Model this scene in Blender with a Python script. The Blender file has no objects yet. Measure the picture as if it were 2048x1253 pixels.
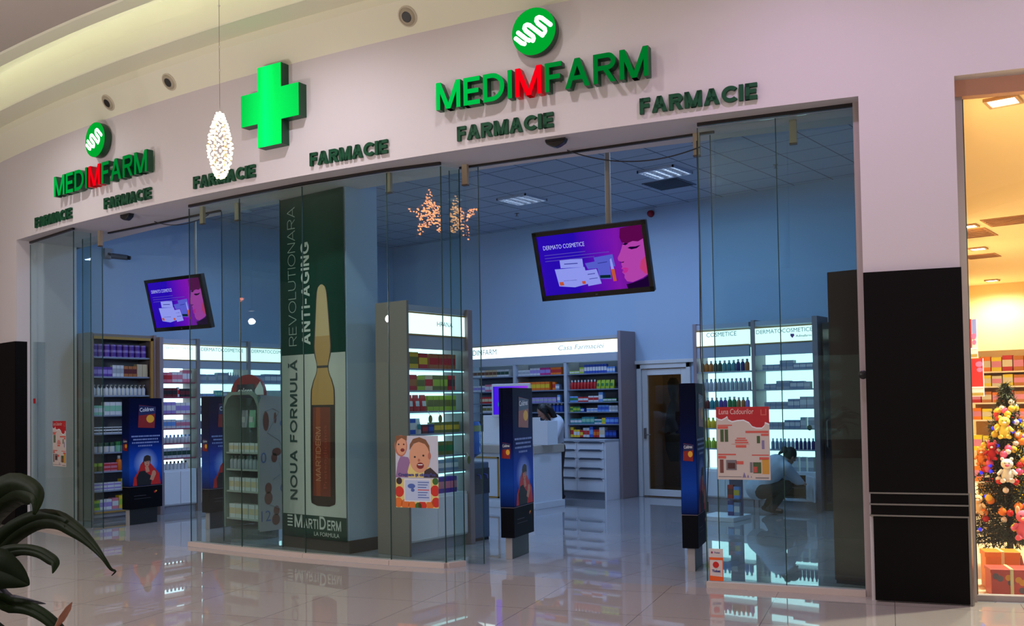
import bpy, math, random
from mathutils import Vector, Matrix
random.seed(7)
PI = math.pi
sc = bpy.context.scene
COL = sc.collection
# ------------------------------------------------------------------ camera, world, exposure
cam_d = bpy.data.cameras.new('camera')
cam = bpy.data.objects.new('camera', cam_d)
COL.objects.link(cam)
TH = math.radians(38.3)                       # the store's axes are turned against the photographer's view
PITCH, ROLL, EYE = math.atan2(59, 1950), 0.0165, 1.6
_f = Vector((-math.sin(TH) * math.cos(PITCH), math.cos(TH) * math.cos(PITCH), math.sin(PITCH)))
_r0 = Vector((math.cos(TH), math.sin(TH), 0))
_u0 = _r0.cross(_f)
_r = _r0 * math.cos(ROLL) - _u0 * math.sin(ROLL)
_u = _r0 * math.sin(ROLL) + _u0 * math.cos(ROLL)
cam.matrix_world = Matrix(((_r.x, _u.x, -_f.x, 0), (_r.y, _u.y, -_f.y, 0), (_r.z, _u.z, -_f.z, EYE), (0, 0, 0, 1)))
cam_d.sensor_width = 36
cam_d.lens = 1950 / 2048 * 36
cam_d.shift_y = (750 - 626.5) / 2048
cam_d.clip_end = 200
cam_d.clip_start = 0.05
sc.camera = cam
wd = bpy.data.worlds.new('world'); sc.world = wd; wd.use_nodes = True
wd.node_tree.nodes['Background'].inputs[0].default_value = (0.30, 0.24, 0.25, 1)
wd.node_tree.nodes['Background'].inputs[1].default_value = 0.25
sc.view_settings.view_transform = 'Standard'
sc.view_settings.look = 'None'
sc.view_settings.gamma = 1
sc.view_settings.exposure = 0.0
sc.cycles.use_denoising = True
sc.cycles.max_bounces = 10
sc.cycles.transparent_max_bounces = 32
sc.cycles.sample_clamp_indirect = 6.0
sc.cycles.caustics_reflective = False
sc.cycles.caustics_refractive = False

def lamp(name, kind, loc, power, color, radius=0.1, spot=None, aim=None, blend=0.6, size=None, parent=None):
    l = bpy.data.lights.new(name, kind)
    l.energy = power; l.color = color
    if kind == 'SPOT':
        l.spot_size = math.radians(spot); l.spot_blend = blend; l.shadow_soft_size = radius
    elif kind == 'AREA':
        l.shape = 'RECTANGLE'; l.size, l.size_y = size
    else:
        l.shadow_soft_size = radius
    o = bpy.data.objects.new(name, l); COL.objects.link(o)
    o.location = loc
    if aim is not None:
        o.rotation_euler = (Vector(aim) - Vector(loc)).to_track_quat('-Z', 'Y').to_euler()
    if parent: o.parent = parent
    return o

MALL = (1.0, 0.94, 0.95)
COOL = (0.38, 0.58, 1.0)
WARM = (0.96, 1.0, 0.80)
# ceiling downlights of the mall: (x, y, power)
MALL_SPOTS = [(-11.9, 4.9, 170, (1, 0.97, 0.98)), (-7.2, 5.2, 245, (1, 0.95, 1.06)), (-5.0, 5.6, 130, (1, 0.95, 0.97)), (-2.5, 6.25, 165, (1.05, 0.77, 1.25)), (-0.5, 7.0, 125, (1, 0.80, 1.2)), (-9.0, -1.0, 300, MALL), (-4.5, -0.5, 300, MALL), (1.0, 2.0, 250, MALL)]
# made-up fill lamps, unseen behind and beside the photographer: (x, y, z, power)
FILL_LAMPS = [(-9.2, 2.9, 2.9, 145), (2.4, 3.6, 3.2, 90), (-5.0, -2.2, 3.4, 330), (2.5, -2.0, 3.4, 260), (-14.0, 1.5, 3.2, 170)]

# ------------------------------------------------------------------ materials
MATS = {}
def lin(c):
    return tuple((x / 255 / 12.92) if x / 255 <= 0.04045 else ((x / 255 + 0.055) / 1.055) ** 2.4 for x in c)
def mat(name, rgb, rough=0.5, metal=0.0, emit=None, strength=1.0, spec=0.5, noise=0.0, nscale=8.0, bump=0.0):
    if name in MATS: return MATS[name]
    m = bpy.data.materials.new(name); m.use_nodes = True
    nt = m.node_tree; b = nt.nodes['Principled BSDF']
    c = lin(rgb)
    b.inputs['Base Color'].default_value = (*c, 1)
    b.inputs['Roughness'].default_value = rough
    b.inputs['Metallic'].default_value = metal
    b.inputs['Specular IOR Level'].default_value = spec
    if emit is not None:
        b.inputs['Emission Color'].default_value = (*lin(emit), 1)
        b.inputs['Emission Strength'].default_value = strength
    if noise or bump:
        tc = nt.nodes.new('ShaderNodeTexCoord'); n = nt.nodes.new('ShaderNodeTexNoise')
        n.inputs['Scale'].default_value = nscale; n.inputs['Detail'].default_value = 5
        nt.links.new(tc.outputs['Object'], n.inputs['Vector'])
        if noise:
            r = nt.nodes.new('ShaderNodeValToRGB')
            r.color_ramp.elements[0].position = 0.3; r.color_ramp.elements[1].position = 0.7
            r.color_ramp.elements[0].color = (*[max(0, x * (1 - noise)) for x in c], 1)
            r.color_ramp.elements[1].color = (*[min(1, x * (1 + noise)) for x in c], 1)
            nt.links.new(n.outputs['Fac'], r.inputs['Fac']); nt.links.new(r.outputs['Color'], b.inputs['Base Color'])
        if bump:
            bp = nt.nodes.new('ShaderNodeBump'); bp.inputs['Strength'].default_value = bump; bp.inputs['Distance'].default_value = 0.01
            nt.links.new(n.outputs['Fac'], bp.inputs['Height']); nt.links.new(bp.outputs['Normal'], b.inputs['Normal'])
    MATS[name] = m
    return m
def glow(name, rgb, strength):
    if name in MATS: return MATS[name]
    m = bpy.data.materials.new(name); m.use_nodes = True; nt = m.node_tree
    nt.nodes.remove(nt.nodes['Principled BSDF'])
    e = nt.nodes.new('ShaderNodeEmission'); e.inputs[0].default_value = (*lin(rgb), 1); e.inputs[1].default_value = strength
    nt.links.new(e.outputs[0], nt.nodes['Material Output'].inputs[0])
    MATS[name] = m
    return m
def gradient(name, stops, axis=2, lo=0.0, hi=1.0, emit=0.0, rough=0.35, noise=0.0, halo=None):
    """colour ramp along an object axis (a printed or displayed picture); halo = (x, z, radius, colour)"""
    if name in MATS: return MATS[name]
    m = bpy.data.materials.new(name); m.use_nodes = True; nt = m.node_tree; b = nt.nodes['Principled BSDF']
    tc = nt.nodes.new('ShaderNodeTexCoord'); sp = nt.nodes.new('ShaderNodeSeparateXYZ'); mr = nt.nodes.new('ShaderNodeMapRange')
    r = nt.nodes.new('ShaderNodeValToRGB')
    nt.links.new(tc.outputs['Object'], sp.inputs[0])
    src = sp.outputs[axis]
    if noise:
        n = nt.nodes.new('ShaderNodeTexNoise'); n.inputs['Scale'].default_value = 3.0
        nt.links.new(tc.outputs['Object'], n.inputs['Vector'])
        ma = nt.nodes.new('ShaderNodeMath'); ma.operation = 'MULTIPLY_ADD'
        nt.links.new(n.outputs['Fac'], ma.inputs[0]); ma.inputs[1].default_value = noise; nt.links.new(src, ma.inputs[2])
        src = ma.outputs[0]
    mr.inputs[1].default_value = lo; mr.inputs[2].default_value = hi
    nt.links.new(src, mr.inputs[0]); nt.links.new(mr.outputs[0], r.inputs[0])
    els = r.color_ramp.elements
    while len(els) < len(stops): els.new(0.5)
    for e, (p, c) in zip(els, stops):
        e.position = p; e.color = (*lin(c), 1)
    out = r.outputs[0]
    if halo:
        hx, hz, hr, hc = halo
        mp = nt.nodes.new('ShaderNodeVectorMath'); mp.operation = 'SUBTRACT'; mp.inputs[1].default_value = (hx, 0, hz)
        fl = nt.nodes.new('ShaderNodeVectorMath'); fl.operation = 'MULTIPLY'; fl.inputs[1].default_value = (1, 0, 1)
        ln = nt.nodes.new('ShaderNodeVectorMath'); ln.operation = 'LENGTH'
        nt.links.new(tc.outputs['Object'], mp.inputs[0]); nt.links.new(mp.outputs[0], fl.inputs[0]); nt.links.new(fl.outputs[0], ln.inputs[0])
        m2 = nt.nodes.new('ShaderNodeMapRange'); m2.inputs[1].default_value = hr; m2.inputs[2].default_value = hr * 0.25
        nt.links.new(ln.outputs['Value'], m2.inputs[0])
        mx = nt.nodes.new('ShaderNodeMix'); mx.data_type = 'RGBA'
        nt.links.new(m2.outputs[0], mx.inputs[0]); nt.links.new(out, mx.inputs[6]); mx.inputs[7].default_value = (*lin(hc), 1)
        out = mx.outputs[2]
    nt.links.new(out, b.inputs['Base Color']); b.inputs['Roughness'].default_value = rough; b.inputs['Specular IOR Level'].default_value = 0.06
    if emit:
        nt.links.new(out, b.inputs['Emission Color']); b.inputs['Emission Strength'].default_value = emit
        b.inputs['Base Color'].default_value = (0, 0, 0, 1)
    MATS[name] = m
    return m
def glass_mat(name, tint, ior=1.5):
    if name in MATS: return MATS[name]
    m = bpy.data.materials.new(name); m.use_nodes = True; nt = m.node_tree
    nt.nodes.remove(nt.nodes['Principled BSDF'])
    t = nt.nodes.new('ShaderNodeBsdfTransparent'); t.inputs[0].default_value = (*tint, 1)
    g = nt.nodes.new('ShaderNodeBsdfGlossy'); g.inputs['Roughness'].default_value = 0.0; g.inputs[0].default_value = (0.95, 1, 0.98, 1)
    fr = nt.nodes.new('ShaderNodeFresnel'); geo = nt.nodes.new('ShaderNodeNewGeometry')
    ma = nt.nodes.new('ShaderNodeMath'); ma.operation = 'MULTIPLY_ADD'; ma.inputs[1].default_value = 1 / ior - ior; ma.inputs[2].default_value = ior
    nt.links.new(geo.outputs['Backfacing'], ma.inputs[0]); nt.links.new(ma.outputs[0], fr.inputs[0])
    mx = nt.nodes.new('ShaderNodeMixShader')
    nt.links.new(fr.outputs[0], mx.inputs[0]); nt.links.new(t.outputs[0], mx.inputs[1]); nt.links.new(g.outputs[0], mx.inputs[2])
    nt.links.new(mx.outputs[0], nt.nodes['Material Output'].inputs[0])
    MATS[name] = m
    return m
def tiles(name, c1, c2, grout, size, rough, angle=0.0, mortar=0.004, off=(0, 0)):
    if name in MATS: return MATS[name]
    m = bpy.data.materials.new(name); m.use_nodes = True; nt = m.node_tree; b = nt.nodes['Principled BSDF']
    tc = nt.nodes.new('ShaderNodeTexCoord'); mp = nt.nodes.new('ShaderNodeMapping')
    mp.inputs['Rotation'].default_value = (0, 0, angle); mp.inputs['Location'].default_value = (*off, 0)
    br = nt.nodes.new('ShaderNodeTexBrick'); br.offset = 0.0; br.squash = 1.0
    br.inputs['Color1'].default_value = (*lin(c1), 1); br.inputs['Color2'].default_value = (*lin(c2), 1); br.inputs['Mortar'].default_value = (*lin(grout), 1)
    br.inputs['Scale'].default_value = 1.0; br.inputs['Brick Width'].default_value = size; br.inputs['Row Height'].default_value = size
    br.inputs['Mortar Size'].default_value = mortar; br.inputs['Mortar Smooth'].default_value = 0.1
    nt.links.new(tc.outputs['Object'], mp.inputs[0]); nt.links.new(mp.outputs[0], br.inputs['Vector'])
    nt.links.new(br.outputs['Color'], b.inputs['Base Color'])
    b.inputs['Roughness'].default_value = rough
    MATS[name] = m
    return m

# ------------------------------------------------------------------ mesh builder
class MB:
    def __init__(s): s.v = []; s.f = []; s.m = []; s.T = None
    def add(s, vs, fs, m=0):
        b = len(s.v)
        if s.T is not None: vs = [tuple(s.T @ Vector(p)) for p in vs]
        s.v += [tuple(p) for p in vs]; s.f += [tuple(i + b for i in f) for f in fs]; s.m += [m] * len(fs)
        return s
    def box(s, x0, x1, y0, y1, z0, z1, m=0):
        return s.add([(x0, y0, z0), (x1, y0, z0), (x1, y1, z0), (x0, y1, z0), (x0, y0, z1), (x1, y0, z1), (x1, y1, z1), (x0, y1, z1)],
                     [(0, 3, 2, 1), (4, 5, 6, 7), (0, 1, 5, 4), (1, 2, 6, 5), (2, 3, 7, 6), (3, 0, 4, 7)], m)
    def prism(s, poly, a, b, axis='z', m=0):
        """extrude a counter-clockwise outline: axis z -> (x,y); axis y -> (x,z); axis x -> (y,z)"""
        P = {'z': lambda p, k: (p[0], p[1], k), 'y': lambda p, k: (p[0], k, p[1]), 'x': lambda p, k: (k, p[0], p[1])}[axis]
        n = len(poly)
        vs = [P(p, a) for p in poly] + [P(p, b) for p in poly]
        fs = [tuple(range(n)), tuple(range(2 * n - 1, n - 1, -1))] + [(i, n + i, n + (i + 1) % n, (i + 1) % n) for i in range(n)]
        return s.add(vs, fs, m)
    def lathe(s, prof, n=12, c=(0, 0, 0), m=0, sx=1.0, sy=1.0):
        vs, fs = [], []
        for r, z in prof:
            for k in range(n):
                a = 2 * PI * k / n
                vs.append((c[0] + r * sx * math.cos(a), c[1] + r * sy * math.sin(a), c[2] + z))
        for i in range(len(prof) - 1):
            for k in range(n):
                fs.append((i * n + k, i * n + (k + 1) % n, (i + 1) * n + (k + 1) % n, (i + 1) * n + k))
        fs.append(tuple(range(n - 1, -1, -1))); L = (len(prof) - 1) * n
        fs.append(tuple(range(L, L + n)))
        return s.add(vs, fs, m)
    def sphere(s, c, r, nu=12, nv=8, m=0):
        if not hasattr(r, '__len__'): r = (r, r, r)
        prof = [(math.sin(PI * k / nv), -math.cos(PI * k / nv)) for k in range(nv + 1)]
        vs, fs = [], []
        for rr, z in prof:
            for k in range(nu):
                a = 2 * PI * k / nu
                vs.append((c[0] + r[0] * rr * math.cos(a), c[1] + r[1] * rr * math.sin(a), c[2] + r[2] * z))
        for i in range(nv):
            for k in range(nu):
                fs.append((i * nu + k, i * nu + (k + 1) % nu, (i + 1) * nu + (k + 1) % nu, (i + 1) * nu + k))
        return s.add(vs, fs, m)
    def tube(s, pts, r, n=8, m=0):
        pts = [Vector(p) for p in pts]; N = len(pts)
        rs = r if hasattr(r, '__len__') else [r] * N
        vs, fs = [], []; up = None
        for i, p in enumerate(pts):
            t = (pts[min(i + 1, N - 1)] - pts[max(i - 1, 0)]).normalized()
            if up is None:
                up = Vector((0, 0, 1)) if abs(t.z) < 0.9 else Vector((1, 0, 0))
            a = t.cross(up).normalized(); b2 = a.cross(t).normalized(); up = b2
            for k in range(n):
                q = 2 * PI * k / n
                vs.append(p + (a * math.cos(q) + b2 * math.sin(q)) * rs[i])
        for i in range(N - 1):
            for k in range(n):
                fs.append((i * n + k, i * n + (k + 1) % n, (i + 1) * n + (k + 1) % n, (i + 1) * n + k))
        fs.append(tuple(range(n - 1, -1, -1))); fs.append(tuple(range((N - 1) * n, N * n)))
        return s.add(vs, fs, m)
    def strip(s, A, B, m=0):
        """ribbon of quads between two point rows"""
        n = len(A)
        return s.add(list(A) + list(B), [(i, i + 1, n + i + 1, n + i) for i in range(n - 1)], m)
    def poly(s, pts, m=0):
        return s.add(pts, [tuple(range(len(pts)))], m)
    def mesh(s, name, mats):
        me = bpy.data.meshes.new(name)
        me.from_pydata(s.v, [], s.f)
        for x in (mats if isinstance(mats, (list, tuple)) else [mats]): me.materials.append(x)
        if any(s.m): me.polygons.foreach_set('material_index', s.m)
        me.update()
        return me
    def build(s, name, mats, parent=None, loc=(0, 0, 0), rz=0.0, smooth=False, bevel=0.0, solid=0.0):
        me = s.mesh(name, mats)
        if smooth:
            me.shade_smooth(); me.set_sharp_from_angle(angle=0.7)
        o = bpy.data.objects.new(name, me); COL.objects.link(o)
        o.location = loc; o.rotation_euler = (0, 0, rz)
        if parent: o.parent = parent
        if solid:
            q = o.modifiers.new('thickness', 'SOLIDIFY'); q.thickness = solid; q.offset = 0
        if bevel:
            q = o.modifiers.new('edge', 'BEVEL'); q.width = bevel; q.segments = 2; q.limit_method = 'ANGLE'
        return o
def tag(o, label, cat, group=None):
    o['label'] = label; o['category'] = cat
    if group: o['group'] = group
    return o
def thing(name, label, cat, loc=(0, 0, 0), rz=0.0, group=None):
    o = bpy.data.objects.new(name, None); COL.objects.link(o)
    o.empty_display_size = 0.1
    o.location = loc; o.rotation_euler = (0, 0, rz)
    return tag(o, label, cat, group)
def struct(o):
    o['kind'] = 'structure'; return o
def dup(root, loc, rz, label, group=None):
    r = root.copy(); COL.objects.link(r); r.location = loc; r.rotation_euler = (0, 0, rz); r['label'] = label
    if group: r['group'] = group
    for ch in list(root.children):
        c = ch.copy(); COL.objects.link(c); c.parent = r
        for g in list(ch.children):
            d = g.copy(); COL.objects.link(d); d.parent = c
    return r
_dg = None
def text_geo(body, width=None, height=None, depth=0.0, bold=0.0, bevel=0.0, shear=0.0, centre=False):
    """letters as geometry in the local x-z plane, front towards -y, baseline corner at the origin; returns verts, faces"""
    cu = bpy.data.curves.new('lettering', 'FONT'); cu.body = body; cu.size = 1.0
    cu.extrude = 0.5 if depth > 0 else 0.0; cu.offset = bold; cu.shear = shear; cu.resolution_u = 3
    o = bpy.data.objects.new('lettering', cu); COL.objects.link(o)
    me = bpy.data.meshes.new_from_object(o.evaluated_get(bpy.context.evaluated_depsgraph_get()))
    vs = [v.co.copy() for v in me.vertices]; fs = [tuple(p.vertices) for p in me.polygons]
    bpy.data.objects.remove(o); bpy.data.curves.remove(cu); bpy.data.meshes.remove(me)
    if not vs: return [], []
    x0 = min(v.x for v in vs); x1 = max(v.x for v in vs); y0 = min(v.y for v in vs); y1 = max(v.y for v in vs)
    if height is None: height = width * (y1 - y0) / (x1 - x0)
    sy = height / (y1 - y0); sx = (width / (x1 - x0)) if width else sy
    dx = (x1 - x0) * sx / 2 if centre else 0
    return [((v.x - x0) * sx - dx, -(v.z + 0.5) * depth if depth else 0.0, (v.y - y0) * sy) for v in vs], fs
def capital(ch, t):
    """a block capital as convex quads in a box (width, 1): returns width, quads; t is the stroke"""
    base = {chr(0x102): 'A', chr(0xc2): 'A'}.get(ch, ch)
    W = {'M': 1.0, 'W': 1.2, 'E': 0.66, 'D': 0.84, 'I': t, 'F': 0.62, 'A': 0.90, 'R': 0.80, 'C': 0.86, 'N': 0.82, 'O': 1.0, 'U': 0.80, 'L': 0.62, 'T': 0.76, 'G': 0.92, 'V': 0.90, '-': 0.42, ' ': 0.35, 'S': 0.7, 'P': 0.72, 'H': 0.8}[base]
    q = []
    def box(x0, x1, y0, y1): q.append([(x0, y0), (x1, y0), (x1, y1), (x0, y1)])
    def diag(x0, y0, x1, y1, k=1.12):
        h = t * k / 2; q.append([(x0 - h, y0), (x0 + h, y0), (x1 + h, y1), (x1 - h, y1)] if y1 > y0 else [(x1 - h, y1), (x1 + h, y1), (x0 + h, y0), (x0 - h, y0)])
    def arc(cx, cy, rx, ry, a0, a1, n=12):
        P = [(math.cos(math.radians(a0 + (a1 - a0) * i / n)), math.sin(math.radians(a0 + (a1 - a0) * i / n))) for i in range(n + 1)]
        for (c0, s0), (c1, s1) in zip(P[:-1], P[1:]):
            g = [(cx + (rx - t) * c0, cy + (ry - t) * s0), (cx + rx * c0, cy + ry * s0), (cx + rx * c1, cy + ry * s1), (cx + (rx - t) * c1, cy + (ry - t) * s1)]
            q.append(g if a1 > a0 else g[::-1])
    b = base
    if b in 'EFDRILMNPHU' and b != 'U': box(0, t, 0, 1)
    if b in 'EFT': box(0, W, 1 - t, 1)
    if b in 'EL': box(0, W, 0, t)
    if b in 'EF': box(t, W * 0.92, 0.5 - t / 2, 0.5 + t / 2)
    if b == 'H': box(W - t, W, 0, 1); box(t, W - t, 0.5 - t / 2, 0.5 + t / 2)
    if b == 'T': box(W / 2 - t / 2, W / 2 + t / 2, 0, 1)
    if b == '-': box(0, W, 0.38, 0.38 + t)
    if b == 'M': box(W - t, W, 0, 1); diag(t * 0.56, 1, W / 2, 0); diag(W - t * 0.56, 1, W / 2, 0)
    if b == 'N': box(W - t, W, 0, 1); diag(t * 0.6, 1, W - t * 0.6, 0, 1.2)
    if b == 'V': diag(t * 0.56, 1, W / 2, 0); diag(W - t * 0.56, 1, W / 2, 0)
    if b == 'A': diag(t * 0.56, 0, W / 2, 1); diag(W - t * 0.56, 0, W / 2, 1); box(W * 0.22, W * 0.78, 0.26, 0.26 + t * 0.9)
    if b == 'D': box(t, W - 0.5, 1 - t, 1); box(t, W - 0.5, 0, t); arc(W - 0.5, 0.5, 0.5, 0.5, -90, 90, 16)
    if b in 'RP': box(t, W - 0.29, 1 - t, 1); box(t, W - 0.29, 0.42, 0.42 + t); arc(W - 0.29, 0.71, 0.29, 0.29, -90, 90, 12)
    if b == 'R': diag(W * 0.50, 0.42 + t * 0.5, W - t * 0.56, 0)
    if b == 'O': arc(0.5, 0.5, 0.5, 0.5, 0, 360, 28)
    if b in 'CG': arc(0.5, 0.5, 0.5, 0.5, 42, 318, 24)
    if b == 'G': box(W - t, W, 0.13, 0.5); box(0.55, W - t, 0.5 - t, 0.5)
    if b == 'U': box(0, t, 0.4, 1); box(W - t, W, 0.4, 1); arc(W / 2, 0.4, W / 2, 0.4, 180, 360, 14)
    if b == 'S': arc(W / 2, 0.75, W / 2, 0.25, 20, 270, 14); arc(W / 2, 0.25 + t / 2, W / 2, 0.25 + t / 2, 90, -160, 14)
    if ch == chr(0x102): arc(W / 2, 1.28, 0.2, 0.2, 180, 360, 10)
    return W, q
def capitals_geo(word, width, height, depth, stroke, gap=0.14):
    """block lettering set in a line, baseline at the origin, front at y = -depth; returns verts, faces"""
    g = [capital(c, stroke) for c in word]
    k = width / (sum(w for w, _ in g) + gap * (len(word) - 1))
    vs, fs, x = [], [], 0.0
    for w, quads in g:
        for qd in quads:
            P = [((x + a) * k, b2 * height) for a, b2 in qd]; n0 = len(vs)
            if depth:
                vs += [(a, -depth, c) for a, c in P] + [(a, 0.0, c) for a, c in P]
                fs += [(n0, n0 + 1, n0 + 2, n0 + 3)] + [(n0 + i, n0 + 4 + i, n0 + 4 + (i + 1) % 4, n0 + (i + 1) % 4) for i in range(4)]
            else:
                vs += [(a, 0.0, c) for a, c in P]; fs.append((n0, n0 + 1, n0 + 2, n0 + 3))
        x += w + gap
    return vs, fs
def text(mb, body, x, y, z, m=0, rot=0.0, **k):
    """add lettering to a builder at (x, y, z); rot turns it in the x-z plane"""
    vs, fs = text_geo(body, **k)
    c, s_ = math.cos(rot), math.sin(rot)
    mb.add([(x + a * c - b2 * s_, y + d, z + a * s_ + b2 * c) for a, d, b2 in vs], fs, m)
    return mb
def rect(mb, x0, x1, z0, z1, y, m=0):
    return mb.poly([(x0, y, z0), (x1, y, z0), (x1, y, z1), (x0, y, z1)], m)
def blob(mb, pts, y, m=0):
    return mb.poly([(a, y, b) for a, b in pts], m)
def ell(cx, cz, rx, rz, n=18, a0=0, a1=2 * PI):
    return [(cx + rx * math.cos(a0 + (a1 - a0) * k / n), cz + rz * math.sin(a0 + (a1 - a0) * k / n)) for k in range(n)]

# facade plan: front face of the curved wall, back edge of the beam over the shopfront
def F(s): return 0.017064 * s * s + 0.40688 * s + 8.7818
def Fang(s): return math.atan(0.034128 * s + 0.40688)
def Fn(s, d=0.0):
    """point on the wall curve, moved d metres out into the mall"""
    a = Fang(s); return (s + math.sin(a) * d, F(s) - math.cos(a) * d)
def In(s): return F(s) + 0.80 + 0.02 * abs(s + 6)
def frange(a, b, n): return [a + (b - a) * k / n for k in range(n + 1)]
SOFFIT, CEIL, STORE_CEIL, MALL_CEIL = 4.03, 5.24, 4.88, 5.86
GL = [(-13.93, 6.615), (-12.47, 6.49), (-10.12, 6.68), (-9.22, 6.735), (-8.23, 6.82), (-7.12, 7.0), (-6.52, 7.16), (-3.94, 7.66), (-3.30, 7.835), (-2.70, 8.0)]

# ------------------------------------------------------------------ materials used by the setting
wall_m = mat('wall paint', (208, 200, 202), 0.75, bump=0.05, nscale=60)
ceil_m = mat('mall ceiling paint', (232, 230, 206), 0.8)
dark_m = mat('dark wainscot laminate', (12, 8, 9), 0.55, spec=0.1)
steel_m = mat('brushed steel', (150, 145, 140), 0.35, 0.9)
store_wall_m = mat('store wall paint', (166, 188, 212), 0.8)
white_m = mat('white laminate', (224, 228, 234), 0.4)
frame_m = mat('frame paint', (165, 152, 148), 0.5)
greige_m = mat('greige laminate', (128, 116, 110), 0.5)
mauve_m = mat('mauve grey laminate', (138, 124, 128), 0.5)
gold_m = mat('brass trim', (176, 138, 70), 0.4, 0.3)
black_m = mat('black plastic', (16, 16, 18), 0.35)
glass_m = glass_mat('shopfront glass', (0.86, 0.945, 0.925))
door_glass_m = glass_mat('sliding door glass', (0.90, 0.96, 0.95))
edge_m = mat('glass edge', (30, 62, 56), 0.3)

# ------------------------------------------------------------------ the mall: floor, facade wall, soffit, ceiling
floor_mall = tiles('mall floor tiles', (162, 152, 144), (158, 148, 140), (112, 102, 97), 0.9, 0.018, -0.30, 0.003)
floor_store = tiles('store floor tiles', (150, 150, 152), (147, 147, 150), (110, 110, 112), 0.6, 0.02, 0.0, 0.003)
b = MB()
ss = frange(-24, 8, 64)
edge = [(s, F(s) + 0.15) for s in ss]
b.add([(s, t, 0) for s, t in edge] + [(s, -16, 0) for s, t in edge], [(len(edge) + i, len(edge) + i + 1, i + 1, i) for i in range(len(edge) - 1)])
struct(b.build('floor', floor_mall))
b = MB()
b.add([(s, t, 0) for s, t in edge] + [(s, 32, 0) for s, t in edge], [(i, i + 1, len(edge) + i + 1, len(edge) + i) for i in range(len(edge) - 1)])
struct(b.build('floor_store', floor_store))

def wall_piece(mb, s0, s1, z0, z1, n, back=None, m=0):
    """a curved piece of the facade wall with thickness"""
    S = frange(s0, s1, n)
    fr = [(s, F(s)) for s in S]; bk = [((s, back(s)) if back else Fn(s, -0.28)) for s in S]
    k = len(S)
    vs = [(x, y, z0) for x, y in fr] + [(x, y, z1) for x, y in fr] + [(x, y, z0) for x, y in bk] + [(x, y, z1) for x, y in bk]
    fs = []
    for i in range(k - 1):
        fs += [(i, i + 1, k + i + 1, k + i), (2 * k + i + 1, 2 * k + i, 3 * k + i, 3 * k + i + 1),
               (2 * k + i, 2 * k + i + 1, i + 1, i), (k + i, k + i + 1, 3 * k + i + 1, 3 * k + i)]
    fs += [(0, k, 3 * k, 2 * k), (k - 1, 3 * k - 1, 4 * k - 1, 2 * k - 1)]
    mb.add(vs, fs, m)
b = MB()
wall_piece(b, -13.94, -2.60, SOFFIT, CEIL + 0.02, 40, back=In)
wall_piece(b, -2.60, -1.93, SOFFIT, CEIL + 0.02, 3)
wall_piece(b, -1.93, 6.0, 4.10, CEIL + 0.02, 16)
wall_piece(b, -22, -13.94, 0, CEIL + 0.02, 16)
wall_piece(b, -2.60, -1.93, 0, SOFFIT, 3)
struct(b.build('wall_front', wall_m, smooth=True))
# timber-dark wainscot on the pillar and on the wall at the far side
def wainscot(s0, s1, z0, z1, n, off):
    mb = MB(); S = frange(s0, s1, n)
    A = [Fn(s, off) for s in S]; B = [Fn(s, 0.003) for s in S]; k = len(S)
    vs = [(*p, z0) for p in A] + [(*p, z1) for p in A] + [(*p, z0) for p in B] + [(*p, z1) for p in B]
    fs = []
    for i in range(k - 1):
        fs += [(i, i + 1, k + i + 1, k + i), (2 * k + i + 1, 2 * k + i, 3 * k + i, 3 * k + i + 1), (k + i, k + i + 1, 3 * k + i + 1, 3 * k + i), (2 * k + i, 2 * k + i + 1, i + 1, i)]
    fs += [(0, k, 3 * k, 2 * k), (k - 1, 3 * k - 1, 4 * k - 1, 2 * k - 1)]
    mb.add(vs, fs); return mb
w = struct(wainscot(-2.60, -1.925, 0.86, 2.60, 3, 0.045).build('wall_panel_right', dark_m))
w2 = struct(wainscot(-2.575, -1.93, 0.012, 0.672, 3, 0.035).build('wall_panel_right_base', dark_m))
b = MB()
for z0, z1 in ((0.685, 0.76), (0.772, 0.848)):
    w3 = wainscot(-2.59, -1.925, z0, z1, 3, 0.045); b.add(w3.v, w3.f)
struct(b.build('wall_panel_right_band', dark_m))
b = MB()
for z in (0.672, 0.76, 0.848):
    w3 = wainscot(-2.60, -1.92, z, z + 0.012, 3, 0.052); b.add(w3.v, w3.f)
struct(b.build('trim_1', steel_m))
b = MB(); x, y = Fn(-1.925, 0.02); b.box(x, x + 0.018, y - 0.02, y + 0.03, 0, 0.86)
struct(b.build('trim_2', steel_m))
struct(wainscot(-22, -13.94, 0.0, 2.60, 14, 0.02).build('wall_panel_left', dark_m))
b = MB(); b.prism([(-13.955, F(-13.94) - 0.01), (-13.93, F(-13.94) - 0.01), (-13.93, 6.60), (-13.955, 6.60)], 0, 2.60)
struct(b.build('wall_panel_left_jamb', dark_m))
b = MB(); b.prism([(-14.1, F(-13.94) + 0.02), (-13.94, F(-13.94) + 0.005), (-13.94, 7.3), (-14.1, 7.3)], 0, SOFFIT)
struct(b.build('wall_front_jamb', wall_m))
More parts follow.
